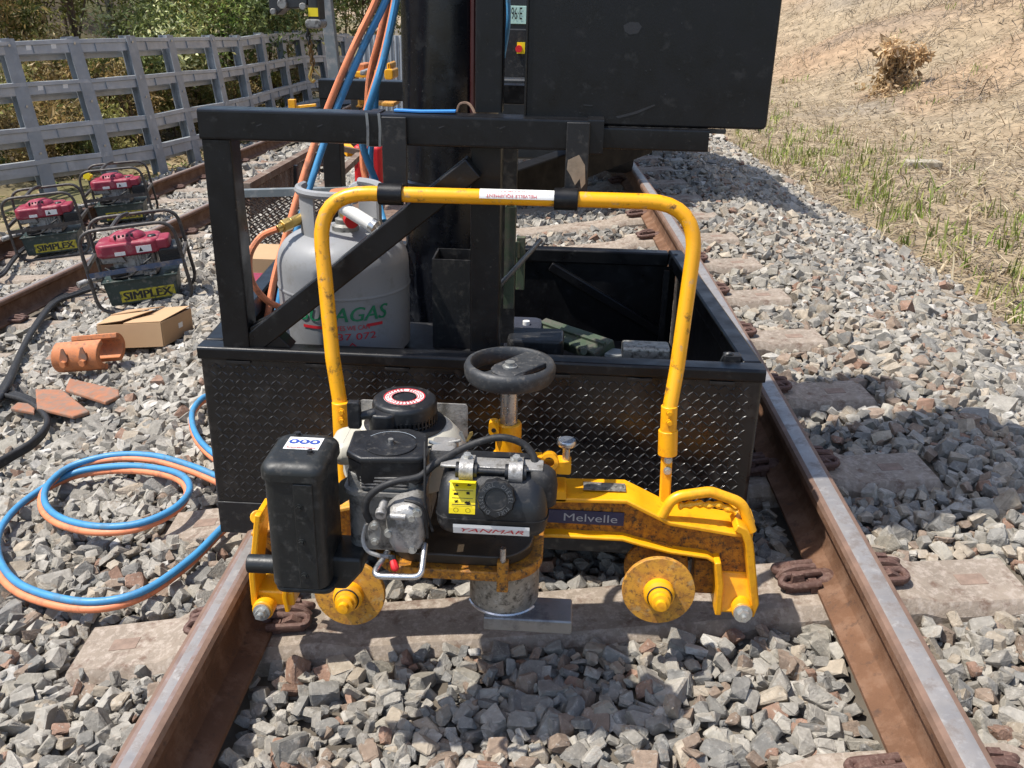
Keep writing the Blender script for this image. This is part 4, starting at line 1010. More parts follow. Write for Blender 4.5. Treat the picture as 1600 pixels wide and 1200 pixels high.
# ------------------------------------------------------------------ twin hoses hanging from above
def twin(pts, name, lo_, lb, r=.0105, gap=None):
    for k, (m, lab) in enumerate(((mat['orangehose'], lo_), (mat['bluehose'], lb))):
        g = (gap or Vector((.021, 0, 0)))*k
        mb = MB(); mb.tube([Vector(p)+g for p in pts], r, 9, sub=6); tag(mb.build(name, m, None), lab, 'hose', 'paired gas hoses')
Yh = YP+.62
twin([A(597, -40, Yh), A(588, 0, Yh), A(550, 80, Yh), A(508, 180, Yh), A(478, 265, Yh-.05), A(454, 345, Yh-.1), A(430, 430, Yh-.14), A(417, 500, Yh-.18)], 'hanging_hose', 'orange hose running down from the crane past the bottle collar', 'blue hose running down beside the orange one past the bottle collar', gap=Vector((.026, .004, 0)))
twin([A(612, -40, Yh+.1), A(606, 0, Yh+.1), A(593, 60, Yh+.1), A(578, 120, Yh+.12), A(573, 190, Yh+.14), A(567, 250, Yh+.14), A(576, 300, Yh+.12), A(588, 345, Yh+.06)], 'hanging_hose', 'orange hose dropping beside the black mast behind the beam', 'blue hose dropping beside the black mast behind the beam', gap=Vector((.022, .002, 0)))
twin([A(620, -40, Yh+.0), A(617, 0, Yh+.0), A(598, 90, Yh), A(580, 150, Yh), A(568, 190, Yh+.02), A(566, 230, Yh+.04), A(585, 280, Yh+.08)], 'hanging_hose', 'orange hose closest to the mast bending forward over the beam', 'thick blue hose closest to the mast bending forward over the beam', r=.0105, gap=Vector((.008, -.022, 0)))
twin([A(780, -40, 3.3), A(786, 0, 3.3), A(786, 40, 3.3), A(778, 90, 3.32)], 'hanging_hose', 'orange hose glimpsed between the post and the box', 'blue hose glimpsed between the post and the box', r=.009, gap=Vector((.016, 0, 0)))
# ------------------------------------------------------------------ things lying in the tray
ty = ZB+.20
g0 = A(840, 512, YP+.42); g1 = A(945, 548, YP+.20)
mb = MB(); dd_ = (g1-g0); mb.beam(g0, g1, .075, .028, (0, -.5, 1)); lamp = tag(mb.build('green_bracket', mat['greenpaint'], None, bevel=.004), 'scuffed green steel bracket lying among tools in the trolley tray', 'bracket')
mb = MB(); mb.beam(g0+Vector((.0, 0, .018)), g1+Vector((0, 0, .018)), .010, .010, (0, -.5, 1)); mb.cyl(g0+dd_*.7+Vector((0, -.05, .0)), g0+dd_*.7+Vector((.0, -.09, .01)), .009, n=8); mb.build('edge_bar', mat['greenpaint'], lamp)
mb = MB(); mb.beam(g1+Vector((.01, 0, -.005)), A(985, 556, YP+.17), .05, .012, (0, 0, 1)); tag(mb.build('flat_bar', mat['greysteel'], None, bevel=.002), 'pale flat steel bar end leaning against the tray front', 'bar')
k0 = A(792, 543, YP+.19); mb = MB(); mb.rbox((k0.x, k0.y-.02, k0.z-.04), (k0.x+.15, k0.y+.09, k0.z+.03), .02, 2, 4, .01); tag(mb.build('tool_case', mat['plastic'], None), 'dark tool case lying in the tray behind the handwheel', 'case')
k0 = A(786, 520, YP+.34); mb = MB(); mb.rbox((k0.x, k0.y-.02, k0.z-.05), (k0.x+.11, k0.y+.1, k0.z+.02), .025, 2, 4, .015); tag(mb.build('cloth_bundle', M('dark_blue_cloth', (.02, .024, .04), .9, 0, .3, 14, .6, 40), None), 'dark blue bundle lying in the tray beside the centre post', 'bundle')
mb = MB(); k0 = A(822, 512, YP+.36); mb.cyl(k0, k0+Vector((0, 0, .02)), .010, n=10); tag(mb.build('small_bottle', mat['white'], None), 'tiny pale bottle top among the tools in the tray', 'bottle')
k0 = A(985, 545, YP+.12); mb = MB(); mb.rbox((k0.x-.02, k0.y-.01, k0.z-.03), (k0.x+.1, k0.y+.05, k0.z+.008), .01, 0, 3, .006); tag(mb.build('metal_lump', mat['oilsteel'], None), 'small grey metal piece at the front of the tray', 'metal piece')
# green props with a bar through
ga = A(798, 322, YP+.16); gb_ = A(799, 480, YP+.16)
gp_ = thing('green_prop', 'hollow green steel prop hanging behind the handle beside the centre post', 'prop', (ga.x, ga.y, gb_.z))
mb = MB(); w_ = .013
for lo, hi in (((-w_, -w_), (w_, -w_+.003)), ((-w_, w_-.003), (w_, w_)), ((-w_, -w_+.003), (-w_+.003, w_-.003)), ((w_-.003, -w_+.003), (w_, w_-.003))):
    mb.lohi((ga.x+lo[0], ga.y+lo[1], gb_.z), (ga.x+hi[0], ga.y+hi[1], ga.z))
mb.build('prop_tube', mat['greenpaint'], gp_)
ha = A(815, 370, YP+.20); hb_ = A(813, 452, YP+.20); mb = MB(); mb.lohi((ha.x-.012, ha.y-.008, hb_.z), (ha.x+.010, ha.y+.01, ha.z)); mb.build('prop_plate', mat['greenpaint'], gp_, bevel=.002)
mb = MB(); mb.cyl(A(806, 378, YP+.185), A(806, 402, YP+.18), .010, n=10); mb.build('prop_pin', mat['greenpaint'], gp_)
mb = MB(); mb.cyl(A(781, 446, YP+.145), A(846, 374, YP+.135), .0065, n=10); mb.build('tommy_bar', mat['barsteel'], gp_)
ca = A(788, 320, YP+.22); cb = A(787, 480, YP+.22); mb = MB(); mb.lohi((ca.x-.01, ca.y, cb.z-.1), (ca.x+.03, ca.y+.03, ca.z+.15)); mb.build('back_plate', mat['blackdust'], gp_)
# ================================================================== yellow rail machine hanging on the trolley
mc_ = thing('rail_machine', 'yellow rail fastening machine with small black diesel engine hanging on the black trolley', 'machine', (-.12, 1.85, .0))
HY = YP-.045
def scribble(mb, o, u, v, width, height, n):
    # rows of tiny strokes where the print is too worn to read
    o = Vector(o); u = Vector(u).normalized(); v = Vector(v).normalized(); rr = random.Random(n+int(width*1e4))
    for k in range(n):
        x = (-.5+(k+.5)/n)*width; w = width/n*.34
        for a, b, c, d in ((-w, -.5, w*-.3, .5), (-w, .25, w, .5), (-w, -.5, w, -.25) if rr.random() < .5 else (w*.3, -.5, w, .5)):
            mb.add([o+u*(x+p)+v*(q*height) for p, q in ((a, b), (c, b), (c, d), (a, d))], [(0, 1, 2, 3)])
# --- handle
hp = fillet([A(533, 640, 1.945), A(520, 560, 1.965), A(495, 300, HY), A(1094, 317, HY), A(1058, 575, 1.985), A(1046, 640, 1.955)], .11, 8)
mb = MB(); mb.tube(hp, .0172, 14, sub=1); hd_ = mb.build('handle', mat['yellowchip'], mc_, smooth=60)
# printed sticker wrapped on the front and top of the bar
s0_ = A(750, 308, HY); s1_ = A(866, 311, HY)
def bar_c(px): return A(px, 309+(px-560)*.0185, HY)
cz0 = (A(495, 300, HY), A(1094, 317, HY))
def hbar(x):
    t = (x-cz0[0].x)/(cz0[1].x-cz0[0].x); return cz0[0]+(cz0[1]-cz0[0])*t
mb = MB(); vs = []; n = 10
xs_ = [s0_.x, s1_.x]
for x in xs_:
    c = hbar(x)
    for k in range(n+1):
        a = math.radians(62+118*k/n); vs.append(c+Vector((0, math.cos(a)*.0178, math.sin(a)*.0178)))
mb.add(vs, [(k, k+1, n+2+k, n+1+k) for k in range(n)]); st = mb.build('handle_sticker', mat['white'], mc_, smooth=60)
def on_bar(body_, xc, width, a_mid, h, mi):
    vs, fs, ext = text_geo(body_); sx = width/ext[0]; sy_ = h/ext[1]; out = []
    for q in vs:
        x = xc-q[0]*sx; a = math.radians(a_mid)+q[1]*sy_/.0182; c = hbar(x)          # upside down: reads from behind
        out.append(c+Vector((0, math.cos(a)*.0183, math.sin(a)*.0183)))
    mb.add(out, fs, mi)
xm = (s0_.x+s1_.x)/2
mb = MB(); on_bar('MELVELLE EQUIPMENT', xm-.012, .112, 157, .0085, 0); on_bar('- -- --- -- - --- -- - --', xm-.004, .085, 122, .0022, 0)
mb.build('sticker_lettering', mat['inkred'], st, smooth=0)
mb = MB(); c = hbar(xm+.068)
for k, e in enumerate((0, .009)):
    q = c+Vector((e, 0, 0)); pts_ = [(-.0045, 150), (.0045, 150), (0, 112)]
    for (x0_, a0_), (x1_, a1_) in ((pts_[0], pts_[2]), (pts_[2], pts_[1])):
        v = []
        for xx, aa in ((x0_, a0_), (x0_+.0012, a0_), (x1_+.0012, a1_), (x1_, a1_)):
            r_ = math.radians(aa); v.append(q+Vector((xx, math.cos(r_)*.0183, math.sin(r_)*.0183)))
        mb.add(v, [(0, 1, 2, 3)])
mb.build('sticker_mark', mat['inkblue'], st, smooth=0)
# pads of the two hooks (parts of the trolley)
for pxa, pxb in ((592, 630), (866, 903)):
    xa, xb = A(pxa, 306, HY).x, A(pxb, 310, HY).x; mb = MB(); c0, c1 = hbar(xa), hbar(xb); vs = []; n = 12
    for c in (c0, c1):
        for rr in (.0195, .0245):
            vs += [c+Vector((0, math.cos(math.radians(a))*rr, math.sin(math.radians(a))*rr)) for a in np.linspace(70, 330, n+1)]
    m = n+1; fs = []
    for k in range(n): fs += [(m+k, m+k+1, 3*m+k+1, 3*m+k), (k, 2*m+k, 2*m+k+1, k+1), (k, k+1, m+k+1, m+k), (2*m+k, 3*m+k, 3*m+k+1, 2*m+k+1)]
    fs += [(0, m, 3*m, 2*m), (n, 2*m+n, 3*m+n, m+n)]
    mb.add(vs, fs); mb.lohi((xa+.006, HY+.010, c0.z-.02), (xb-.004, YP-.0145, c0.z+.018)); mb.build('hook_pad', mat['black'], rig, bevel=.0015)
# sockets and lower legs
def socket(pxa, pya, pxb, pyb, Y, r):
    a, b = A(pxa, pya, Y), A(pxb, pyb, Y); mb = MB(); mb.cyl(a, b, r, n=18); return mb.build('handle_socket', mat['yellow'], mc_, bevel=.0015)
def bolt(p, d, r, h, m='zinc', parent=None, name='bolt'):
    d = Vector(d).normalized(); mb = MB(); mb.cyl(p, p+d*h*.35, r*1.5, n=14); mb.cyl(p+d*h*.35, p+d*h, r, n=6); return mb.build(name, mat[m], parent or mc_)
mb = MB(); mb.cyl(A(532, 628, 1.94), A(535, 690, 1.93), .0205, n=18); mb.build('handle_socket', mat['yellow'], mc_, bevel=.0015)
mb = MB(); mb.cyl(A(534, 690, 1.93), A(537, 752, 1.92), .013, n=12); mb.build('handle_leg', mat['yellow'], mc_)
mb = MB(); mb.cyl(A(1046, 634, 1.955), A(1044, 676, 1.95), .0190, n=18); mb.build('handle_socket', mat['yellow'], mc_, bevel=.0015)
mb = MB(); mb.cyl(A(1044, 672, 1.95), A(1043, 710, 1.945), .0225, n=20); mb.build('handle_socket', mat['yellow'], mc_, bevel=.0015)
a, b = A(1042, 708, 1.945), A(1038, 792, 1.93); mb = MB(); mb.beam(a, b, .026, .014, (0, 1, 0)); mb.build('handle_leg', mat['yellow'], mc_, bevel=.004)
for px, py, Y in ((534, 643, 1.918), (534, 657, 1.917), (1046, 645, 1.933), (1046, 660, 1.932)): bolt(A(px, py, Y), (0, -1, 0), .0055, .008, 'yellow')
for px, py in ((1044, 718), (1043, 735)): bolt(A(px, py, 1.933), (0, -1, .1), .0065, .011)

# --- main cast beam, right half
def pl(pts, Y): return [A(x, y, Y) for x, y in pts]
YB0, YB1 = 1.845, 1.925
topl = [(700, 776), (862, 782), (979, 785), (1003, 797), (1047, 819), (1146, 836), (1172, 838)]
botl = [(700, 840), (862, 838), (973, 844), (1000, 852), (1047, 864), (1105, 872), (1118, 880), (1121, 910), (1122, 948)]
def ribbon(mb, pts, Y0, Y1, th):
    p = pl(pts, Y0); d = Vector((0, Y1-Y0, 0)); N = len(p); vs = []
    for i, q in enumerate(p):
        t = (p[min(i+1, N-1)]-p[max(i-1, 0)]).normalized(); nn = Vector((-t.z, 0, t.x))*th
        vs += [q+nn*.5, q-nn*.5, q-nn*.5+d, q+nn*.5+d]
    fs = []
    for i in range(N-1):
        for m in range(4): fs.append((i*4+m, i*4+(m+1) % 4, i*4+4+(m+1) % 4, i*4+4+m))
    mb.add(vs, fs+[(0, 1, 2, 3), (N*4-1, N*4-2, N*4-3, N*4-4)])
mb = MB(); ribbon(mb, topl, YB0, YB1+.02, .011); beam = mb.build('main_beam_flange', mat['yellow'], mc_, bevel=.003)
mb = MB(); ribbon(mb, botl, YB0, YB1, .009); mb.build('main_beam_flange', mat['yellow'], mc_, bevel=.003)
web = topl[:-1]+[(1168, 842), (1166, 905), (1130, 905), (1128, 885), (1110, 868)]+botl[4::-1]
mb = MB(); p = pl(web, 1.872); mb.add(p+[q+Vector((0, .012, 0)) for q in p], [tuple(range(len(p))), tuple(range(2*len(p)-1, len(p)-1, -1))]+[(i, (i+1) % len(p), len(p)+(i+1) % len(p), len(p)+i) for i in range(len(p))])
mb.build('main_beam_web', mat['yellowgrime'], mc_)
# end yoke, right
mb = MB(); ribbon(mb, [(1150, 826), (1163, 832), (1171, 850), (1176, 900), (1180, 945), (1172, 964)], YB0-.02, YB1+.01, .019); mb.build('end_arm', mat['yellow'], mc_, bevel=.003)
mb = MB(); ribbon(mb, [(1122, 880), (1126, 915), (1122, 962)], YB0-.015, YB1, .015); mb.build('end_arm', mat['yellow'], mc_, bevel=.003)
p0 = A(1126, 902, 1.85); p1 = A(1172, 952, 1.85)
mb = MB(); mb.add([(p0.x-.004, 1.832, p1.z-.002), (p1.x+.004, 1.832, p1.z-.002), (p1.x+.004, 1.868, p0.z+.004), (p0.x-.004, 1.868, p0.z+.004), (p0.x-.004, 1.92, p1.z-.002), (p1.x+.004, 1.92, p1.z-.002), (p1.x+.004, 1.90, p0.z+.004), (p0.x-.004, 1.90, p0.z+.004)], [(0, 1, 2, 3), (7, 6, 5, 4), (0, 4, 5, 1), (1, 5, 6, 2), (2, 6, 7, 3), (3, 7, 4, 0)]); mb.build('end_foot', mat['yellow'], mc_, bevel=.006)
f0 = A(1160, 957, 1.815); mb = MB(); mb.cyl(f0+Vector((0, .045, 0)), f0, .024, n=20); mb.build('end_boss', mat['yellow'], mc_, bevel=.003)
bolt(f0, (0, -1, .15), .0145, .024); mb = MB(); mb.cyl(f0+Vector((0, -.022, .003)), f0+Vector((0, -.034, .005)), .006, n=10); mb.build('bolt_end', mat['zinc'], mc_)
mb = MB(); e0 = A(1170, 806, 1.88); e1 = A(1176, 850, 1.88); mb.lohi((e0.x-.008, 1.86, e1.z), (e0.x+.012, 1.92, e0.z)); mb.build('end_lug', mat['yellow'], mc_, bevel=.005)
# dark vertical guide inside the yoke
mb = MB(); g0 = A(1085, 872, 1.90); g1 = A(1117, 925, 1.90); mb.lohi((g0.x, 1.89, g1.z), (g1.x, 1.93, g0.z)); mb.build('guide_block', mat['yellowgrime'], mc_, bevel=.004)
mb = MB(); mb.cyl(A(1063, 868, 1.88), A(1065, 905, 1.87), .017, n=12); mb.build('guide_pin', mat['yellowgrime'], mc_)
# grip loop
lp_ = fillet([A(1034, 806, 1.855), A(1052, 776, 1.86), A(1110, 768, 1.87), A(1160, 786, 1.87), A(1174, 830, 1.86)], .045, 7)
mb = MB(); mb.tube(lp_, .0125, 12, sub=1); mb.build('grip_loop', mat['yellow'], mc_, smooth=60)
mb = MB(); mb.tube([A(1060, 790, 1.862), A(1074, 789, 1.864), A(1090, 787, 1.866), A(1104, 789, 1.867), A(1120, 788, 1.868), A(1134, 793, 1.868), A(1150, 800, 1.867)], lambda t: .0085+.0022*math.sin(t*38), 8, sub=6); mb.build('finger_grip', mat['yellow'], mc_)
# name plate
n0, n1 = A(866, 796, 1.8705), A(974, 822, 1.8705)
mb = MB(); mb.lohi((n0.x-.05, 1.868, n1.z+.001), (n1.x, 1.8715, n0.z+.001)); npl = mb.build('name_plate', mat['navy'], mc_, bevel=.0008)
mb = MB(); lettering(mb, 'Melvelle', ((A(880, 808, 1.867).x+A(966, 808, 1.867).x)/2, 1.8673, (n0.z+n1.z)/2+.001), (1, 0, 0), (0, 0, 1), A(964, 808, 1.867).x-A(880, 808, 1.867).x, .020); mb.build('plate_lettering', mat['inkgrey'], npl, smooth=0)
mb = MB(); d0, d1 = A(911, 767, 1.9), A(977, 778, 1.88); zt_ = A(950, 783, YB0).z+.0075; mb.lohi((d0.x, 1.878, zt_), (d1.x, 1.915, zt_+.0015)); mb.build('data_plate', mat['oilsteel'], mc_)
# --- left half of the beam, seen below and beside the engine
topL = [(392, 836), (440, 832), (520, 800), (620, 780), (700, 776)]; botL = [(470, 900), (520, 862), (600, 842), (700, 838)]
mb = MB(); ribbon(mb, topL, YB0, YB1+.02, .011); mb.build('main_beam_flange', mat['yellowold'], mc_, bevel=.003)
mb = MB(); ribbon(mb, botL, YB0, YB1, .009); mb.build('main_beam_flange', mat['yellowold'], mc_, bevel=.003)
web = topL+botL[::-1]; mb = MB(); p = pl(web, 1.872); mb.add(p+[q+Vector((0, .012, 0)) for q in p], [tuple(range(len(p))), tuple(range(2*len(p)-1, len(p)-1, -1))]+[(i, (i+1) % len(p), len(p)+(i+1) % len(p), len(p)+i) for i in range(len(p))]); mb.build('main_beam_web', mat['yellowgrime'], mc_)
mb = MB(); ribbon(mb, [(402, 806), (398, 850), (393, 900), (397, 945), (412, 966)], 1.76, 1.84, .014); mb.build('end_arm', mat['yellow'], mc_, bevel=.003)
mb = MB(); mb.cyl(A(402, 808, 1.77), A(402, 808, 1.84), .016, n=14); mb.build('end_lug', mat['yellow'], mc_, bevel=.002)
p0 = A(397, 905, 1.77); p1 = A(466, 950, 1.77); mb = MB(); mb.lohi((p0.x, 1.775, p1.z), (p1.x-.01, 1.85, p0.z-.035)); mb.build('end_foot', mat['yellow'], mc_, bevel=.005)
mb = MB(); ribbon(mb, [(446, 900), (444, 935), (449, 957)], 1.765, 1.84, .010); mb.build('end_arm', mat['yellow'], mc_, bevel=.002)
f0 = A(410, 955, 1.745); mb = MB(); mb.cyl(f0+Vector((0, .045, 0)), f0, .025, n=20); mb.build('end_boss', mat['yellow'], mc_, bevel=.003)
bolt(f0, (0, -1, .15), .0135, .022); mb = MB(); mb.cyl(f0+Vector((0, -.02, .003)), f0+Vector((0, -.031, .005)), .006, n=10); mb.build('bolt_end', mat['zinc'], mc_)

# --- flanged wheels
def wheel(px, py, Y, r, m='yellowold', hub=True):
    c = A(px, py, Y); mb = MB(); tl = Vector((0, -1, .10)).normalized()
    mb.lathe(c, [(0, -.014), (r*.55, -.014), (r*.60, -.05), (r*.62, -.014), (r, -.012), (r, -.002), (r*.985, 0), (r*.5, .003), (0, .003)], 40, tl)
    w = mb.build('wheel', mat[m], mc_, smooth=30)
    if hub:
        mb = MB(); mb.lathe(c, [(.035, 0), (.034, .020), (.026, .026), (.0245, .040), (.020, .042), (.020, .055), (.0125, .057), (.0115, .068), (0, .069)], 24, tl); h = mb.build('hub', mat['yellow'], w, smooth=35)
        mb = MB(); mb.lathe(c, [(.0268, .0255), (.0285, .028), (.0268, .031)], 24, tl, closed=True); mb.build('seal_ring', mat['rubber'], h)
    return w
rw = (A(1087, 925, 1.76).x-A(972, 925, 1.76).x)/2
wheel(1029, 924, 1.76, rw); wheel(546, 928, 1.745, rw)
wheel(1022, 888, 1.86, rw*.86, 'yellowgrime', False)
mb = MB(); mb.cyl(A(1029, 918, 1.76), A(1024, 892, 1.86), .02, n=14); mb.build('axle', mat['yellowgrime'], mc_)
mb = MB(); mb.cyl(A(546, 922, 1.745), A(548, 898, 1.85), .02, n=14); mb.build('axle', mat['yellowgrime'], mc_)

EY = -0.12      # the engine stands out in front of the beam
# --- turntable plate, chuck and cutter bar
c = A(715, 868, (1.72+EY)); pts_ = []
pc = [(588, 872), (600, 890), (640, 902), (700, 906), (780, 906), (822, 896), (842, 876), (848, 850)]
lowp = [A(x, y, (1.66+EY)) for x, y in pc]
zpl = A(715, 902, (1.64+EY)).z
xl = A(588, 880, (1.70+EY)).x; xr = A(848, 870, (1.70+EY)).x
mb = MB(); mb.rbox((xl, (1.63+EY), zpl), (xr, 1.90, zpl+.022), .085, 2, 8); mb.build('turntable_plate', mat['yellowgrime'], mc_, bevel=.003)
mb = MB(); mb.rbox((xl+.02, (1.65+EY), zpl+.0225), (xr-.02, 1.88, zpl+.045), .08, 2, 8); mb.build('turntable_plate', mat['darkplate'], mc_, bevel=.003)
cx0, cx1 = A(733, 930, (1.72+EY)).x, A(841, 930, (1.72+EY)).x; cr2 = (cx1-cx0)/2; cc = Vector(((cx0+cx1)/2, (1.735+EY), 0)); zc = A(787, 962, (1.735+EY)-cr2).z
mb = MB(); mb.lathe(cc, [(0, zc), (cr2*.97, zc), (cr2, zc+.004), (cr2, zpl-.001), (0, zpl-.001)], 36); mb.build('chuck_cylinder', mat['oilsteel'], mc_, smooth=40)
k0 = A(756, 957, (1.665+EY)); k1 = A(894, 966, (1.665+EY)); zk = A(820, 988, (1.655+EY)).z
mb = MB(); mb.rbox((k0.x, (1.655+EY), zk+.0), (k1.x, (1.735+EY), zc-.0008), .004, 2, 2); mb.build('cutter_bar', mat['barsteel'], mc_, bevel=.003)
mb = MB(); mb.tube([(cc.x+math.cos(a)*(cr2+.001), cc.y+math.sin(a)*(cr2+.001), zc+.001) for a in np.linspace(math.radians(200), math.radians(330), 14)], .0035, 6, sub=1); mb.build('weld_bead', mat['steel'], mc_)
# latch block in front of the chuck
l0 = A(786, 885, (1.645+EY)); mb = MB(); mb.lohi((l0.x-.011, (1.628+EY), zpl-.022), (l0.x+.011, (1.648+EY), zpl+.045)); lt_ = mb.build('latch_block', mat['yellowgrime'], mc_, bevel=.002)
mb = MB(); mb.cyl((l0.x, (1.636+EY), zpl+.045), (l0.x, (1.636+EY), zpl+.075), .006, n=10); mb.build('latch_pin', mat['steel'], lt_)
# casting below the tank
y0_ = A(760, 838, (1.74+EY)); y1_ = A(822, 868, (1.74+EY)); mb = MB(); mb.lohi((y0_.x, (1.74+EY), y1_.z-.02), (y1_.x, 1.86, y0_.z+.02)); bk = mb.build('gear_housing', mat['yellowgrime'], mc_, bevel=.006)
h_ = A(787, 846, (1.739+EY)); mb = MB(); mb.cyl(h_, h_+Vector((0, -.002, 0)), .008, n=14); mb.build('housing_hole', mat['inkblack'], bk)

# --- screw column and handwheel
wy = 1.90
wl_, wr_ = A(725, 575, wy), A(869, 575, wy); WR = (wr_.x-wl_.x)/2; wc = Vector(((wl_.x+wr_.x)/2, wy, A(797, 577, wy).z))
mb = MB(); rp = [(WR*.80, .012), (WR*.86, .020), (WR*.95, .018), (WR, .008), (WR*.985, -.010), (WR*.93, -.020), (WR*.85, -.018), (WR*.80, -.006)]
mb.lathe(wc, rp, 48, closed=True); hw = mb.build('handwheel', mat['handwheel'], mc_, smooth=60)
mb = MB(); d_ = Vector((.62, .55, 0)).normalized(); mb.strip([wc-d_*WR*.16+Vector((0, 0, -.004)), wc+d_*WR*.2+Vector((0, 0, .0)), wc+d_*WR*.83+Vector((0, 0, .008))], .078, .014, Vector((-d_.y, d_.x, 0))); mb.build('spoke', mat['handwheel'], hw, bevel=.003)
mb = MB(); mb.strip([wc+d_*WR*.1+Vector((0, 0, -.006)), wc-d_*WR*.4+Vector((0, 0, -.010)), wc-d_*WR*.84+Vector((0, 0, -.008))], .06, .012, Vector((-d_.y, d_.x, 0))); mb.build('spoke', mat['handwheel'], hw, bevel=.003)
mb = MB(); mb.lathe(wc, [(.042, -.024), (.042, .000), (.032, .006), (0, .006)], 24); mb.build('wheel_boss', mat['handwheel'], hw)
mb = MB(); mb.lathe(wc, [(.017, .006), (.017, .009), (.011, .010), (.011, .018), (0, .018)], 18); mb.build('wheel_nut', mat['zinc'], hw)
zs0 = A(797, 662, wy).z; mb = MB(); mb.cyl((wc.x, wy, zs0-.03), (wc.x, wy, wc.z-.02), .0195, n=24); mb.build('screw_shaft', mat['steel'], mc_, smooth=40)
zs1 = A(797, 722, wy).z; mb = MB(); mb.lathe((wc.x, wy, 0), [(.021, zs0+.004), (.0285, zs0+.004), (.0295, zs0), (.0295, zs1+.03), (.034, zs1+.026), (.036, zs1-.01), (.040, zs1-.07)], 10); mb.build('screw_sleeve', mat['yellow'], mc_, bevel=.002)
e0 = A(772, 668, wy-.02); mb = MB(); mb.rbox((e0.x-.012, wy-.028, e0.z-.017), (wc.x-.02, wy-.006, e0.z+.017), .010, 1, 4); ea = mb.build('clamp_ear', mat['yellow'], mc_)
mb = MB(); mb.cyl((e0.x, wy-.0285, e0.z-.003), (e0.x, wy-.0295, e0.z-.003), .0055, n=10); mb.build('clamp_hole', mat['inkblack'], ea)
# yellow pivot bracket with knob
b0 = A(858, 721, 1.86); mb = MB(); mb.lathe(b0, [(.012, -.022), (.0205, -.022), (.0205, .012), (.012, .012)], 22, (0, -1, .25), closed=True); pv = mb.build('pivot_ring', mat['yellow'], mc_, smooth=40)
mb = MB(); mb.rbox((b0.x+.016, 1.85, b0.z-.026), (b0.x+.05, 1.885, b0.z+.004), .006, 1, 3); mb.rbox((b0.x-.036, 1.852, b0.z-.006), (b0.x-.014, 1.88, b0.z+.012), .005, 1, 3)
mb.rbox((b0.x-.014, 1.855, b0.z-.075), (b0.x+.018, 1.90, b0.z-.014), .007, 1, 3); mb.rbox((b0.x-.022, 1.845, b0.z-.095), (b0.x+.042, 1.915, b0.z-.068), .006, 1, 3); mb.build('pivot_bracket', mat['yellow'], pv)
kn = A(885, 706, 1.868); mb = MB(); zk0 = A(885, 722, 1.868).z; mb.cyl((kn.x, 1.868, zk0-.006), (kn.x, 1.868, kn.z+.01), .0088, n=16); mb.lathe((kn.x, 1.868, A(885, 692, 1.868).z), [(0, -.006), (.019, -.006), (.0215, -.002), (.0215, .004), (.019, .008), (0, .008)], 24); mb.build('knob', mat['steel'], pv, smooth=40)

# --- engine -----------------------------------------------------------------
eng = mc_
# muffler box
ml, mr2 = A(402, 770, (1.57+EY)), A(518, 770, (1.57+EY))
mx0, mx1 = ml.x+.002, A(512, 770, (1.60+EY)).x; myf, myb = (1.575+EY), (1.715+EY)
mz1 = A(450, 742, myf).z-.008; mz0 = A(460, 920, myf).z
mb = MB(); mb.rbox((mx0+.006, myf, mz0), (mx1-.004, myb, mz1), .022, 2, 6, .004); mf = mb.build('muffler', mat['muffler'], eng, smooth=40)
mb = MB()
def dome(mb, lo, hi, rad, rise, n=6):
    lv = []
    for k in range(n+1):
        a = math.radians(90*k/n); lv.append((rise*(1-math.cos(a))*1.1, lo[2]+rise*math.sin(a)))
    prev = None; o = len(mb.v); m = None
    for ins, z in lv:
        r = max(rad-ins*.3, .004); pts = []
        X0, X1, Y0, Y1 = lo[0]+ins, hi[0]-ins, lo[1]+ins, hi[1]-ins
        for cx_, cy_, a0 in ((X1-r, Y1-r, 0), (X0+r, Y1-r, 90), (X0+r, Y0+r, 180), (X1-r, Y0+r, 270)):
            for q in range(7):
                a = math.radians(a0+90*q/6); pts.append((cx_+r*math.cos(a), cy_+r*math.sin(a), z))
        m = len(pts); mb.v += pts
    for j in range(n):
        for k in range(m): mb.f.append((o+j*m+k, o+j*m+(k+1) % m, o+(j+1)*m+(k+1) % m, o+(j+1)*m+k)); mb.m.append(0)
    mb.f.append(tuple(o+n*m+k for k in range(m))); mb.m.append(0)
mb.rbox((mx0, myf-.004, mz1-.006), (mx1+.002, myb+.004, mz1+.008), .026, 2, 6)
dome(mb, (mx0, myf-.004, mz1+.008), (mx1+.002, myb+.004, 0), .026, .020); mcap = mb.build('muffler_cap', mat['muffler'], mf, smooth=50)
mzt = mz1+.028
mb = MB(); lx0, lx1 = mx0+.030, mx1-.024; ly0, ly1 = myf+.062, myb-.028
mb.lohi((lx0, ly0, mzt+.0004), (lx1, ly1, mzt+.0012)); lb_ = mb.build('safety_label', mat['white'], mf)
mb = MB()
for k in range(3):
    mb.lathe((lx0+(lx1-lx0)*(.2+.3*k), (ly0+ly1)/2+.006, mzt+.0016), [(0, 0), (.0098, 0)], 20)
mb.build('safety_icon', mat['inkblue'], lb_, smooth=0)
mb = MB()
for k in range(3):
    c = Vector((lx0+(lx1-lx0)*(.2+.3*k), (ly0+ly1)/2+.006, mzt+.0021)); mb.add([c+Vector((-.004, -.004, 0)), c+Vector((.004, -.004, 0)), c+Vector((.003, .003, 0)), c+Vector((0, .005, 0)), c+Vector((-.003, .003, 0))], [(0, 1, 2, 3, 4)])
mb.build('icon_figure', mat['white'], lb_, smooth=0)
mb = MB(); scribble(mb, ((lx0+lx1)/2, ly0+.006, mzt+.0017), (1, 0, 0), (0, 1, 0), (lx1-lx0)*.85, .005, 20); mb.build('label_lettering', mat['inkred'], lb_, smooth=0)
for x_, y_ in ((lx0+.012, ly1+.012), (lx1-.012, ly0-.010)):
    bolt(Vector((x_, y_, mzt-.002)), (0, 0, 1), .0055, .008, 'plastic', mf)
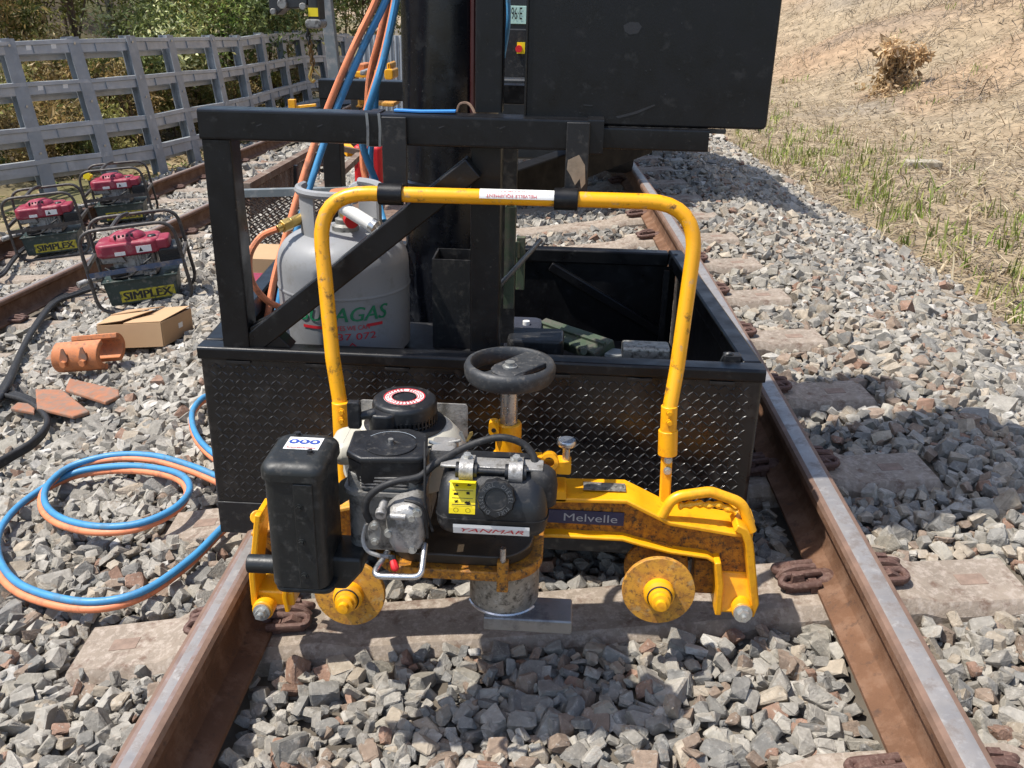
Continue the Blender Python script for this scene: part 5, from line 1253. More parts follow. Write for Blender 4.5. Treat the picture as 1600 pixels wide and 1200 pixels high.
sx_m = mx0+(mx1-mx0)*.66
mb = MB(); mb.lohi((sx_m-.016, myf-.0035, mz0+.004), (sx_m+.020, myf+.0005, mz1-.01)); mb.build('seam_flange', mat['muffler'], mf, bevel=.0015)
for f_ in (.14, .45, .76): bolt(Vector((sx_m-.006, myf-.003, mz0+(mz1-mz0)*f_)), (0, -1, 0), .0048, .007, 'muffler', mf)
mb = MB(); mb.rbox((mx0+.010, myf+.002, mz0-.012), (mx1+.004, myb, mz0), .02, 2, 5, .004); mb.build('muffler_base', mat['muffler'], mf)
tp0 = A(400, 880, (1.63+EY)); mb = MB(); mb.cyl((mx0+.02, (1.63+EY), tp0.z), (A(388, 880, (1.63+EY)).x, (1.63+EY), tp0.z-.001), .0185, n=22); mb.build('tail_pipe', mat['muffler'], mf, bevel=.002)
# heat shield and bracket between muffler and crankcase
d0, d1 = A(512, 848, (1.66+EY)), A(572, 905, (1.66+EY))
mb = MB(); mb.prism([(0, 0), (.052, 0), (.085, .042), (.085, .072), (.0, .072)], (d0.x-.01, (1.62+EY), d1.z), (1, 0, 0), (0, 0, 1), (0, .09, 0)); mb.build('exhaust_duct', mat['muffler'], mf, bevel=.006)
d2 = A(515, 800, (1.72+EY)); mb = MB(); mb.strip([A(510, 815, (1.715+EY)), A(518, 790, (1.73+EY)), A(532, 770, (1.75+EY)), A(552, 758, (1.77+EY))], .05, .004, (0, .5, 1)); mb.build('heat_shield', mat['muffler'], mf)
# crankcase
ex0, ex1 = A(548, 790, (1.70+EY)).x, A(668, 790, (1.70+EY)).x
mb = MB(); zc0, zc1 = A(600, 850, (1.66+EY)).z, A(600, 745, (1.66+EY)).z
mb.rbox((ex0, (1.665+EY), zc0-.02), (ex1-.006, (1.90+EY), zc1), .028, 2, 6, .006); cs = mb.build('crankcase', mat['castdark'], eng)
mb = MB(); mb.rbox((ex0-.006, (1.655+EY), A(600, 772, (1.66+EY)).z-.004), (ex1, (1.90+EY), A(600, 772, (1.66+EY)).z+.004), .03, 2, 6); mb.build('case_joint', mat['castdark'], cs)
for k in range(4):
    mb = MB(); zz = zc1-.004-k*.007; mb.rbox((ex0+.03, (1.658+EY), zz), (ex1-.03, (1.70+EY), zz+.003), .004, 2, 3); mb.build('cooling_fin', mat['castalu'], cs)
# pump cover on the front
g0, g1 = A(602, 790, (1.60+EY)), A(664, 862, (1.60+EY))
cov = [(602, 800), (614, 790), (640, 785), (654, 790), (663, 806), (665, 835), (658, 856), (640, 864), (618, 862), (608, 846), (604, 826)]
p = pl(cov, (1.615+EY)); cpt = sum(p, Vector())/len(p)
mb = MB(); n = len(p); r1 = [cpt+(q-cpt)*.86+Vector((0, -.012, 0)) for q in p]; r2 = [cpt+(q-cpt)*.55+Vector((0, -.016, 0)) for q in p]; r0_ = [q+Vector((0, .06, 0)) for q in p]
mb.add(r0_+p+r1+r2, [(a*n+i, a*n+(i+1) % n, (a+1)*n+(i+1) % n, (a+1)*n+i) for a in range(3) for i in range(n)]+[tuple(3*n+i for i in range(n))]); cv = mb.build('pump_cover', mat['castalu'], eng, smooth=50)
for px, py in ((644, 808), (608, 832), (644, 857), (652, 800)): bolt(A(px, py, (1.606+EY)), (0, -1, .1), .0065, .010, 'zinc', cv)
mb = MB(); mb.cyl(A(600, 785, (1.62+EY)), A(594, 806, (1.585+EY)), .0078, n=14); mb.build('oil_spout', mat['castalu'], cv, bevel=.001)
mb = MB(); mb.cyl(A(596, 798, (1.598+EY)), A(594, 806, (1.585+EY)), .0102, n=14); mb.build('spout_collar', mat['castalu'], cv, bevel=.001)
mb = MB(); mb.cyl(A(610, 806, (1.603+EY)), A(634, 808, (1.602+EY)), .0068, n=12); mb.build('cover_rib', mat['castalu'], cv)
fl = A(585, 834, (1.60+EY)); mb = MB(); mb.prism([(math.cos(a)*.013, math.sin(a)*.026) for a in np.linspace(0, 2*math.pi, 18)[:-1]], fl, (1, 0, 0), (0, 0, 1), (0, .008, 0)); fo = mb.build('pump_flange', mat['castdark'], eng, bevel=.002)
for dz_ in (-.017, .017): bolt(fl+Vector((0, 0, dz_)), (0, -1, 0), .005, .007, 'zinc', fo)
mb = MB(); mb.tube([A(572, 818, (1.615+EY)), A(567, 842, (1.61+EY)), A(574, 860, (1.60+EY)), A(592, 868, (1.60+EY)), A(612, 870, (1.61+EY))], .0042, 7); mb.build('oil_pipe', mat['castalu'], eng)
mb = MB(); mb.tube(fillet([A(664, 850, (1.62+EY)), A(658, 902, (1.56+EY)), A(580, 900, (1.56+EY)), A(606, 862, (1.62+EY))], .016, 6), .0060, 10, sub=1); mb.build('guard_loop', mat['steel'], eng, smooth=60)
mb = MB(); mb.cyl(A(612, 868, (1.60+EY)), A(614, 876, (1.595+EY)), .007, n=10); dr = mb.build('drain_lever', mat['plastic'], eng)
mb = MB(); mb.tube([A(614, 876, (1.594+EY)), A(617, 886, (1.585+EY)), A(619, 890, (1.585+EY))], lambda t: .006+.002*math.sin(t*3.1), 8); mb.build('red_tip', mat['red'], dr)
# fan cowl and recoil starter
sc0, sc1 = A(580, 630, (1.86+EY)), A(681, 630, (1.86+EY)); SR = (sc1.x-sc0.x)/2; scx = (sc0.x+sc1.x)/2; scy = (1.875+EY)
zt = A(631, 621, scy).z
zcow = A(631, 700, scy).z
mb = MB(); mb.lathe((scx, scy, 0), [(SR*1.0, zt-.058), (SR*1.28, zt-.060), (SR*1.5, zt-.070), (SR*1.78, zt-.092), (SR*1.95, zt-.118), (SR*1.98, zt-.16)], 44); cw = mb.build('fan_cowl', mat['cowl'], eng, smooth=60)
mb = MB(); c0 = A(545, 662, (1.80+EY)); mb.rbox((A(515, 690, (1.80+EY)).x, (1.755+EY), A(540, 724, (1.78+EY)).z), (scx-SR*1.1, (1.87+EY), A(540, 690, (1.80+EY)).z+.01), .035, 2, 6, .02); mb.build('cowl_side', mat['cowl'], cw, smooth=50)
for px, py in ((545, 724), (552, 700)):
    pass
mb = MB(); mb.lathe((scx, scy, 0), [(SR*1.0, zt-.060), (SR*1.26, zt-.060), (SR*1.28, zt-.056), (SR*1.0, zt-.050)], 40); mb.build('starter_flange', mat['plastic'], cw)
mb = MB(); mb.lathe((scx, scy, 0), [(SR*1.0, zt-.034), (SR*1.0, zt-.012), (SR*.97, zt-.004), (SR*.9, zt), (SR*.62, zt+.001), (SR*.6, zt-.001), (SR*.34, zt-.001), (SR*.32, zt+.001), (0, zt+.001)], 44); sta = mb.build('recoil_starter', mat['plastic'], eng, smooth=40)
mb = MB(); mb.lathe((scx, scy, 0), [(SR*.93, zt-.056), (SR*.93, zt-.03)], 40); mb.build('starter_core', mat['inkblack'], sta)
for k in range(26):
    a = math.radians(-95+k*190/25-30); e = Vector((math.cos(a), math.sin(a), 0)); c = Vector((scx, scy, 0))+e*SR*.985
    mb = MB(); mb.lohi((-.002, -.002, zt-.056), (.002, .002, zt-.030)); mb.v = [tuple(Vector((c.x, c.y, 0))+Vector((q[0]*-e.y+q[1]*e.x, q[0]*e.x+q[1]*e.y, q[2]))) for q in mb.v]
    mb.build('starter_slot_bar', mat['plastic'], sta, smooth=0)
mb = MB(); mb.lathe((scx, scy, 0), [(SR*.99, zt-.047), (SR*1.005, zt-.045), (SR*.99, zt-.043)], 40); mb.build('starter_band', mat['plastic'], sta)
mb = MB(); mb.lathe((scx, scy, 0), [(SR*.38, zt+.0020), (SR*.64, zt+.0018)], 44); rgl = mb.build('ring_label', mat['white'], sta, smooth=0)
mb = MB(); mb.lathe((scx, scy, 0), [(SR*.595, zt+.0026), (SR*.635, zt+.0026)], 44); mb.lathe((scx, scy, 0), [(SR*.385, zt+.0026), (SR*.41, zt+.0026)], 44)
for k in range(30):
    if k % 10 == 9: continue
    a = math.radians(200-k*12); e = Vector((math.cos(a), math.sin(a), 0)); tg = Vector((e.y, -e.x, 0))
    scribble(mb, Vector((scx, scy, zt+.0027))+e*SR*.50, tg, e, .0060, .0085, 1)
mb.build('ring_lettering', mat['inkred'], rgl, smooth=0)
# starter snout and pull grip
sn = Vector((scx-SR*.55, scy-SR*.92, zt-.042)); mb = MB(); mb.rbox((scx-SR*.95, scy-SR*1.12, zt-.060), (scx-SR*.1, scy-SR*.35, zt-.010), .02, 2, 5, .006); mb.build('starter_snout', mat['plastic'], sta, smooth=50)
gp0 = A(553, 626, (1.80+EY)); gp1 = A(555, 668, (1.80+EY)); mb = MB(); mb.rbox((gp0.x-.0135, (1.79+EY), gp1.z), (gp0.x+.0135, (1.808+EY), gp0.z), .006, 1, 3, .004); gpo = mb.build('pull_grip', mat['plastic'], eng)
mb = MB(); mb.cyl(A(560, 651, (1.80+EY)), A(584, 646, (1.815+EY)), .008, .011, n=12); mb.build('grip_neck', mat['plastic'], gpo)
# grey sheet behind the starter
sp0, sp1 = A(562, 624, (1.965+EY)), A(731, 672, (1.965+EY)); mb = MB(); mb.rbox((sp0.x, (1.962+EY), sp1.z-.03), (sp1.x, (1.966+EY), sp0.z), .008, 1, 4); mb.build('rear_shield', mat['castalu'], eng)
# air cleaner
ac = [(540, 716), (546, 672), (640, 668), (670, 678), (668, 716), (655, 722), (560, 722)]
zac = A(600, 716, (1.66+EY)).z; ztp = zac
def zpl_pts(pts, z):
    return [Zp(x, y, z) for x, y in pts]
top = zpl_pts([(541, 706), (553, 673), (640, 670), (669, 678), (668, 712), (654, 717), (562, 717)], zac)
cen = sum(top, Vector())/len(top); n = len(top)
lower = [Vector((cen.x+(q.x-cen.x)*.95, cen.y+(q.y-cen.y)*.95, zac-.052)) for q in top]; lower2 = [Vector((cen.x+(q.x-cen.x)*.80, cen.y+(q.y-cen.y)*.85, zac-.066)) for q in top]
bd = [Vector((cen.x+(q.x-cen.x)*.97, cen.y+(q.y-cen.y)*.97, zac-.010)) for q in top]
mb = MB(); mb.add(lower2+lower+bd, [(a*n+i, a*n+(i+1) % n, (a+1)*n+(i+1) % n, (a+1)*n+i) for a in range(2) for i in range(n)]+[tuple(range(n))]); ab = mb.build('air_cleaner', mat['plastic'], eng, bevel=.005)
lip = [Vector((q.x, q.y, zac-.010)) for q in top]; t2 = [Vector((q.x, q.y, zac-.002)) for q in top]; t3 = [Vector((cen.x+(q.x-cen.x)*.96, cen.y+(q.y-cen.y)*.96, zac+.002)) for q in top]
mb = MB(); mb.add(lip+t2+t3, [(a*n+i, a*n+(i+1) % n, (a+1)*n+(i+1) % n, (a+1)*n+i) for a in range(2) for i in range(n)]+[tuple(range(n)), tuple(2*n+i for i in range(n))]); lid = mb.build('air_cleaner_lid', mat['plastic'], ab, bevel=.002)
mb = MB(); cl_ = Vector((cen.x-.002, cen.y-.002, zac+.0024)); mb.lathe(cl_, [(.050, 0), (.050, .0018), (.046, .0022), (.043, .0006), (.022, -.0006), (.010, .002), (.004, .010), (0, .010)], 36); mb.build('lid_dome', mat['plastic'], lid, smooth=40)
mb = MB(); mb.lathe(cl_, [(.009, .001), (.009, .004), (.0055, .0045), (.0055, .012), (0, .012)], 8); mb.build('wing_nut', mat['castdark'], lid)
mb = MB()
for k in range(15):
    a0 = math.radians(150-k*8); a1 = math.radians(150-(k+1)*8)
    mb.add([cl_+Vector((math.cos(a)*r, math.sin(a)*r, .0034)) for a, r in ((a0, .052), (a1, .052), (a1, .0508), (a0, .0508))], [(0, 1, 2, 3)])
mb.build('lid_scroll_mark', mat['inkgrey'], lid, smooth=0)
# linkage, springs and wing bolt behind the tank
for (pa, pb, Y, r, m) in (((670, 690), (742, 712), (1.76+EY), .004, 'zinc'), ((690, 708), (792, 716), (1.74+EY), .0045, 'steel'), ((664, 700), (720, 688), (1.77+EY), .003, 'castdark'), ((700, 722), (850, 742), (1.745+EY), .004, 'castalu')):
    mb = MB(); mb.cyl(A(*pa, Y), A(*pb, Y), r, n=8); mb.build('linkage_rod', mat[m], eng)
mb = MB(); mb.rbox((A(672, 720, (1.74+EY)).x, (1.73+EY), A(680, 722, (1.74+EY)).z), (A(712, 720, (1.74+EY)).x, (1.79+EY), A(680, 700, (1.74+EY)).z), .008, 1, 3); mb.build('governor_block', mat['castalu'], eng)
wb = A(728, 690, (1.77+EY))
for s_, m in ((-1, 'zinc'), (1, 'brass')):
    mb = MB(); mb.prism([(0, 0), (.004, 0), (.014, .016), (.013, .022), (.007, .020)], wb, (s_, 0, 0), (0, 0, 1), (0, .003, 0)); mb.build('wing_bolt', mat[m], eng)
# fuel tank
fx0, fx1 = A(679, 790, (1.60+EY)).x, A(856, 790, (1.60+EY)).x
fz0 = A(760, 838, (1.62+EY)).z; fz1 = A(760, 758, (1.61+EY)).z
mb = MB(); lv = []
fyf, fyb = (1.60+EY), (1.735+EY)
def tank_ring(z, ix, iyf):
    pts = []; X0, X1, Y0, Y1 = fx0+ix, fx1-ix, fyf+iyf, fyb; r = .030
    for cx_, cy_, a0 in ((X1-r, Y1-r, 0), (X0+r, Y1-r, 90), (X0+r, Y0+r, 180), (X1-r, Y0+r, 270)):
        for q in range(7):
            a = math.radians(a0+90*q/6); pts.append((cx_+r*math.cos(a), cy_+r*math.sin(a), z))
    return pts
H = fz1-fz0+.006
lv = [(0, .030, .030), (.006, .014, .014), (.016, .004, .004), (.030, 0, 0), (.052, 0, .0), (H*.62, .002, .004), (H*.84, .006, .018), (H*.96, .014, .034), (H, .026, .05)]
for h, ix, iy in lv: mb.v += tank_ring(fz0+h, ix, iy)
m = 28
for j in range(len(lv)-1):
    for k in range(m): mb.f.append((j*m+k, j*m+(k+1) % m, (j+1)*m+(k+1) % m, (j+1)*m+k)); mb.m.append(0)
mb.f += [tuple(range(m-1, -1, -1)), tuple((len(lv)-1)*m+k for k in range(m))]; mb.m += [0, 0]
tank = mb.build('fuel_tank', mat['plastic'], eng, smooth=60)
def tank_y(z):
    h = z-fz0
    for (h0, _, a), (h1, _, b) in zip(lv, lv[1:]):
        if h0 <= h <= h1: return fyf+a+(b-a)*(h-h0)/(h1-h0)
    return fyf
mb = MB(); zsm = fz0+.045; mb.rbox((fx0-.002, fyf-.002, zsm), (fx1+.002, fyb, zsm+.003), .031, 2, 6); mb.build('tank_seam', mat['plastic'], tank)
# cap with moulded words
cc_ = A(775, 782, (1.60+EY)); cy_t = tank_y(cc_.z)-.002; cn = Vector((0, -1, .28)).normalized(); c_ = Vector((cc_.x, cy_t+.004, cc_.z)); CR = .0355
mb = MB(); NP = 48; prf = [(1.0, 0), (1.0, .016), (.93, .020), (.60, .021), (.56, .018), (0, .018)]; ua = Vector((1, 0, 0)); ub = cn.cross(ua).normalized(); vs = []
for rr, hh in prf:
    for k in range(NP):
        a = 2*math.pi*k/NP; R2 = CR*rr*(1+(.035*math.cos(a*12) if rr > .9 else 0)); vs.append(c_+cn*hh+ua*math.cos(a)*R2+ub*math.sin(a)*R2)
mb.add(vs, [(j*NP+k, j*NP+(k+1) % NP, (j+1)*NP+(k+1) % NP, (j+1)*NP+k) for j in range(len(prf)-1) for k in range(NP)]+[tuple((len(prf)-1)*NP+k for k in range(NP))]); cap = mb.build('fuel_cap', mat['plastic'], tank, smooth=40)
mb = MB(); word = 'DIESEL FUEL  DIESEL FUEL  '
for k, ch in enumerate(word):
    if ch == ' ': continue
    a = math.radians(60-k*360/len(word)); vu = -ub if ub.z < 0 else ub
    e = ua*math.cos(a)+vu*math.sin(a); tg = ua*math.sin(a)-vu*math.cos(a)
    lettering(mb, ch, c_+cn*.0214+e*CR*.77, tg, e, None, .0072)
mb.build('cap_lettering', mat['inkgrey2'], cap, smooth=0)
# warning label
y0_, y1_ = A(702, 750, (1.61+EY)), A(742, 803, (1.60+EY))
def on_tank(mb, x0_, x1_, z0_, z1_, lift, mi=0, n=6):
    vs = []
    for k in range(n+1):
        z = z0_+(z1_-z0_)*k/n; y = tank_y(z)-lift; vs += [(x0_, y, z), (x1_, y, z)]
    mb.add(vs, [(2*k, 2*k+1, 2*k+3, 2*k+2) for k in range(n)], mi)
wz0, wz1 = A(722, 803, (1.60+EY)).z, A(722, 748, (1.615+EY)).z
mb = MB(); on_tank(mb, y0_.x, y1_.x, wz0, wz1, .0008); wlb = mb.build('warning_label', mat['labelyellow'], tank, smooth=0)
mb = MB(); W_ = y1_.x-y0_.x
def blot(u, v, pts, s):
    mb.add([Vector((y0_.x+u*W_+p_*s, tank_y(wz0+v*(wz1-wz0))-.0016, wz0+v*(wz1-wz0)+q_*s)) for p_, q_ in pts], [tuple(range(len(pts)))])
for u, v, s in ((.27, .52, .0062), (.73, .55, .0055), (.27, .34, .005), (.73, .31, .0068), (.27, .72, .0045), (.73, .74, .004)):
    rr = random.Random(int(u*100+v*1000)); pts_ = [(math.cos(a)*rr.uniform(.35, 1.1), math.sin(a)*rr.uniform(.35, 1.0)) for a in np.linspace(0, 2*math.pi, 13)[:-1]]; blot(u, v, pts_, s)
for v in (.62, .43, .22): mb.add([Vector((y0_.x+u*W_, tank_y(wz0+(v+dv)*(wz1-wz0))-.0015, wz0+(v+dv)*(wz1-wz0))) for u, dv in ((.1, 0), (.9, 0), (.9, .012), (.1, .012))], [(0, 1, 2, 3)])
for u in (.27, .73):
    for k in range(14):
        a0, a1 = 2*math.pi*k/14, 2*math.pi*(k+1)/14; zc_ = wz0+.11*(wz1-wz0)
        mb.add([Vector((y0_.x+u*W_+math.cos(a)*r, tank_y(zc_)-.0016, zc_+math.sin(a)*r)) for a, r in ((a0, .0048), (a1, .0048), (a1, .0040), (a0, .0040))], [(0, 1, 2, 3)])
mb.build('warning_icon', mat['inkblack'], wlb, smooth=0)
# maker's label
k0, k1 = A(708, 822, (1.60+EY)), A(827, 840, (1.60+EY)); kz0, kz1 = fz0+.010, fz0+.028
kz1 = A(760, 820, (1.60+EY)).z; kz0 = kz1-.0215
mb = MB(); on_tank(mb, k0.x, k1.x, kz0, kz1, .0024); klb = mb.build('maker_label', mat['white'], tank, smooth=0)
mb = MB(); zz = (kz0+kz1)/2-.001; lettering(mb, 'YANMAR', ((k0.x+k1.x)/2+.002, tank_y(zz)-.0042, zz), (1, 0, 0), (0, tank_y(kz1)-tank_y(kz0), kz1-kz0), (k1.x-k0.x)*.86, .0085, slant=.3)
mb.build('maker_lettering', mat['inkred'], klb, smooth=0)
# steel strap with two clamps over the tank
zst = fz0+H; s0_, s1_ = A(664, 728, (1.66+EY)), A(852, 742, (1.66+EY))
mb = MB(); mb.lohi((s0_.x+.03, (1.650+EY), zst+.004), (s1_.x-.004, (1.69+EY), zst+.010)); mb.build('tank_strap', mat['castalu'], tank, bevel=.002)
for px in (729, 806):
    c = A(px, 736, (1.645+EY)); mb = MB(); mb.strip(smooth_path([Vector(q) for q in ((c.x, (1.690+EY), zst+.011), (c.x, (1.668+EY), zst+.016), (c.x, (1.650+EY), zst+.021), (c.x, (1.634+EY), zst+.014), (c.x, (1.630+EY), zst-.002), (c.x, (1.638+EY), zst-.014))], 4), .026, .005, (1, 0, 0)); cl2 = mb.build('strap_clamp', mat['castalu'], tank, smooth=50)
    mb = MB(); mb.cyl((c.x-.020, (1.648+EY), zst+.002), (c.x-.0135, (1.648+EY), zst+.002), .016, n=16); mb.build('clamp_washer', mat['plastic'], cl2); mb = MB(); mb.cyl((c.x+.0135, (1.648+EY), zst+.002), (c.x+.020, (1.648+EY), zst+.002), .016, n=16); mb.build('clamp_washer', mat['plastic'], cl2)
    bolt(Vector((c.x, (1.660+EY), zst+.020)), (0, -.2, 1), .0075, .012, 'zinc', cl2)
mb = MB(); mb.cyl((A(729, 736, (1.645+EY)).x, (1.645+EY), zst+.004), (A(806, 736, (1.645+EY)).x, (1.645+EY), zst+.004), .007, n=10); mb.build('clamp_rod', mat['plastic'], tank)
# black rubber cap at the tank end and fuel hose
e_ = A(846, 748, (1.66+EY)); mb = MB(); mb.lathe((e_.x-.003, (1.665+EY), 0), [(0, e_.z+.022), (.020, e_.z+.020), (.030, e_.z+.010), (.034, e_.z-.012), (.033, e_.z-.05), (0, e_.z-.05)], 24); mb.build('filler_boot', mat['rubber'], tank, smooth=50)
mb = MB(); hpts = [(836, 728, (1.68+EY)), (833, 712, (1.69+EY)), (818, 694, (1.70+EY)), (790, 684, (1.70+EY)), (760, 687, (1.70+EY)), (720, 702, (1.69+EY)), (680, 725, (1.66+EY)), (655, 745, (1.635+EY)), (620, 752, (1.625+EY)), (592, 763, (1.62+EY)), (574, 780, (1.615+EY)), (571, 798, (1.612+EY)), (578, 814, (1.615+EY))]
mb.tube([A(*q) for q in hpts], .0072, 10); mb.build('fuel_hose', mat['rubber'], eng, smooth=60)
mb = MB(); q = A(836, 729, (1.68+EY)); mb.cyl(q+Vector((0, 0, -.012)), q+Vector((0, 0, .004)), .0105, n=14); mb.build('hose_clamp', mat['steel'], eng)
mb = MB(); mb.tube([A(664, 690, (1.66+EY)), A(664, 740, (1.63+EY)), A(665, 790, (1.62+EY)), A(676, 830, (1.62+EY))], .0028, 6); mb.build('thin_cable', mat['rubber'], eng)
mb = MB(); mb.tube([A(632, 782, (1.605+EY)), A(650, 786, (1.60+EY)), A(664, 800, (1.605+EY)), A(668, 840, (1.615+EY))], .003, 6); mb.build('thin_cable', mat['rubber'], eng)
# ================================================================== motor power packs beside the far track
def power_pack(label, loc, rz, tilt, sc=1.0):
    r = thing('power_pack', label, 'power pack', (0, 0, 0), 'hydraulic power packs')
    W, Hh, Dp = .31, .585, .20
    def hoop(y, sx):
        pts = fillet([Vector((0.06, y, .0)), Vector((-W, y, .0)), Vector((-W-.02, y, Hh)), Vector((W-.02, y, Hh)), Vector((W+.02, y, .0)), Vector((0.04, y, .0))], .12, 6)
        mb = MB(); mb.tube(pts, .0130, 9, sub=1); return mb.build('frame_hoop', mat['frametube'], r, smooth=60)
    hoop(-Dp, 1); hoop(Dp, 1)
    for z, x in ((.33, -W-.012), (.33, W-.0)):
        mb = MB(); mb.beam((x, -Dp, z), (x, Dp, z), .022, .028, (0, 0, 1)); mb.build('cross_bar', mat['frametube'], r)
    mb = MB(); mb.beam((-W-.02, -Dp-.008, .28), (W+.01, -Dp-.008, .30), .006, .034, (0, 0, 1)); mb.build('front_rail', M('blue_rail', (.05, .075, .13), .5, 0, .3, 12, wear=[((.2, .17, .15), .4, 14, .7, 0)]) if 'near' in label else mat['frametube'], r)
    mb = MB(); mb.tube([Vector((-.1, -Dp, Hh)), Vector((-.06, -.05, Hh+.035)), Vector((-.02, .05, Hh+.035)), Vector((-.06, Dp, Hh))], .015, 8); mb.build('carry_bar', mat['frametube'], r)
    # tank base
    mb = MB(); p = [(-.235, 0.03), (.215, .03), (.235, .20), (-.255, .20)]; mb.prism(p, (0, -.155, 0), (1, 0, 0), (0, 0, 1), (0, .31, 0)); tk = mb.build('oil_tank', mat['greenbase'], r, bevel=.008)
    mb = MB(); mb.lohi((-.265, -.17, .196), (.245, .17, .210)); mb.build('tank_lid', mat['greenbase'], tk, bevel=.003)
    mb = MB(); mb.lohi((-.16, -.1575, .050), (.205, -.1555, .130)); lb = mb.build('name_label', mat['packlabel'], tk)
    mb = MB(); lettering(mb, 'SIMPLEX', (.022, -.1585, .090), (1, 0, 0), (0, 0, 1), .32, .058, bold=.004); mb.build('label_lettering', mat['inkblack'], lb, smooth=0)
    # engine
    mb = MB(); mb.rbox((-.17, -.10, .211), (.12, .11, .36), .03, 2, 5, .01); en = mb.build('engine_block', mat['castalu'], r)
    for k in range(6):
        mb = MB(); mb.lohi((-.02+k*.022, -.108, .245), (-.014+k*.022, .06, .375)); mb.build('cooling_fin', mat['castdark'], en)
    mb = MB(); mb.rbox((-.255, -.15, .365), (.17, .14, .465), .06, 2, 6, .022); cw = mb.build('red_cowl', mat['cowlred'], r, smooth=45)
    mb = MB(); mb.prism([(-.24, .39), (-.10, .39), (-.07, .32), (-.225, .33)], (0, -.13, 0), (1, 0, 0), (0, 0, 1), (0, .05, 0)); mb.build('cowl_skirt', mat['castdark'], cw, bevel=.006)
    mb = MB(); mb.lathe((-.05, 0, .460), [(.125, 0), (.118, .028), (.08, .050), (0, .055)], 24); mb.build('starter_dome', mat['cowlred'], cw, smooth=50)
    for k in range(5):
        mb = MB(); mb.lohi((-.12+k*.028, -.105, .482), (-.108+k*.028, -.06, .507)); mb.build('dome_slot', mat['inkblack'], cw)
    mb = MB(); mb.rbox((.10, -.13, .385), (.235, .06, .455), .03, 2, 5, .012); mb.build('cowl_nose', mat['cowlred'], cw, smooth=45)
    mb = MB(); mb.lohi((.015, -.1530, .385), (.115, -.1505, .430)); lb2 = mb.build('warning_label', mat['white'], cw)
    mb = MB(); mb.add([(.03, -.1537, .392), (.060, -.1537, .392), (.045, -.1537, .422)], [(0, 1, 2)]); mb.build('warning_triangle', mat['inkblack'], lb2, smooth=0)
    mb = MB(); mb.lohi((-.13, -.1530, .380), (-.06, -.1505, .405)); mb.build('maker_label', mat['white'], cw)
    mb = MB(); mb.rbox((.145, -.12, .275), (.290, .10, .395), .025, 0, 5, .012); mf_ = mb.build('exhaust_box', mat['plastic'], r, smooth=45)
    for k in range(5):
        mb = MB(); mb.lohi((.165, -.124, .290+k*.018), (.275, -.1195, .297+k*.018)); mb.build('exhaust_slot', mat['inkblack'], mf_)
    mb = MB(); mb.cyl((-.235, .02, .30), (-.235, .02, .44), .035, n=16); mb.cyl((-.235, .02, .44), (-.235, .02, .46), .042, n=16); mb.build('oil_filter', mat['plastic'], r)
    mb = MB(); mb.cyl((-.26, -.06, .225), (-.36, -.13, .225), .016, n=10); mb.cyl((-.36, -.13, .225), (-.41, -.165, .22), .022, n=10); mb.build('hose_coupling', mat['castalu'], r)
    mb = MB(); mb.lathe((.12, -.05, .452), [(.030, 0), (.030, .018), (.024, .024), (0, .024)], 14); mb.build('fuel_cap', mat['plastic'], r)
    mb = MB(); mb.tube([(-.22, -.12, .30), (-.12, -.17, .26), (.0, -.175, .29), (.10, -.16, .34)], .006, 6); mb.build('throttle_cable', mat['rubber'], r)
    mb = MB(); mb.tube([(.10, -.13, .36), (.04, -.17, .30), (-.06, -.16, .235), (-.18, -.14, .225)], .007, 6); mb.build('fuel_line', mat['rubber'], r)
    mb = MB(); mb.rbox((-.20, -.135, .215), (-.08, -.03, .285), .015, 2, 4, .008); mb.build('valve_block', mat['plastic'], r)
    mb = MB(); mb.rbox((.02, -.14, .213), (.11, -.05, .245), .012, 2, 4, .006); mb.build('pump_housing', mat['castdark'], r)
    for k in range(4):
        mb = MB(); mb.cyl((-.22+k*.145, -.15, .21), (-.22+k*.145, -.15, .219), .010, n=6); mb.build('lid_bolt', mat['zinc'], r)
    for o in [r]:
        o.location = loc; o.rotation_euler = (tilt[0], tilt[1], rz); o.scale = (sc, sc, sc)
    return r
def gpos(px, py):
    p = GP(px, py, .015); return p
p1_ = gpos(222, 474); power_pack('nearest red and green power pack in tube frame behind the cardboard box', (p1_.x, p1_.y+.12, p1_.z-.01), math.radians(18), (0.0, -.10, 0), .92)
p2_ = gpos(80, 403); power_pack('power pack standing between the far track rails at the picture edge', (p2_.x, p2_.y+.15, p2_.z+.02), math.radians(18), (0, -.10, 0), 1.0)
p3_ = gpos(188, 352); power_pack('rearmost power pack closest to the fence posts', (p3_.x, p3_.y+.15, p3_.z+.02), math.radians(16), (0, -.08, 0), 1.0)
print('packs', p1_, p2_, p3_)
mb = MB(); q = p3_+Vector((-.33, .1, .5)); 
for k in range(5):
    a = k*1.256; mb.box(q+Vector((math.cos(a)*.035, 0, math.sin(a)*.035)), (.03, .03, .03))
mb.cyl(q+Vector((0, -.02, 0)), q+Vector((0, .02, 0)), .04, n=10); tag(mb.build('yellow_valve', mat['labelyellow'], None, bevel=.004), 'small yellow valve wheel beside the rearmost power pack', 'valve')

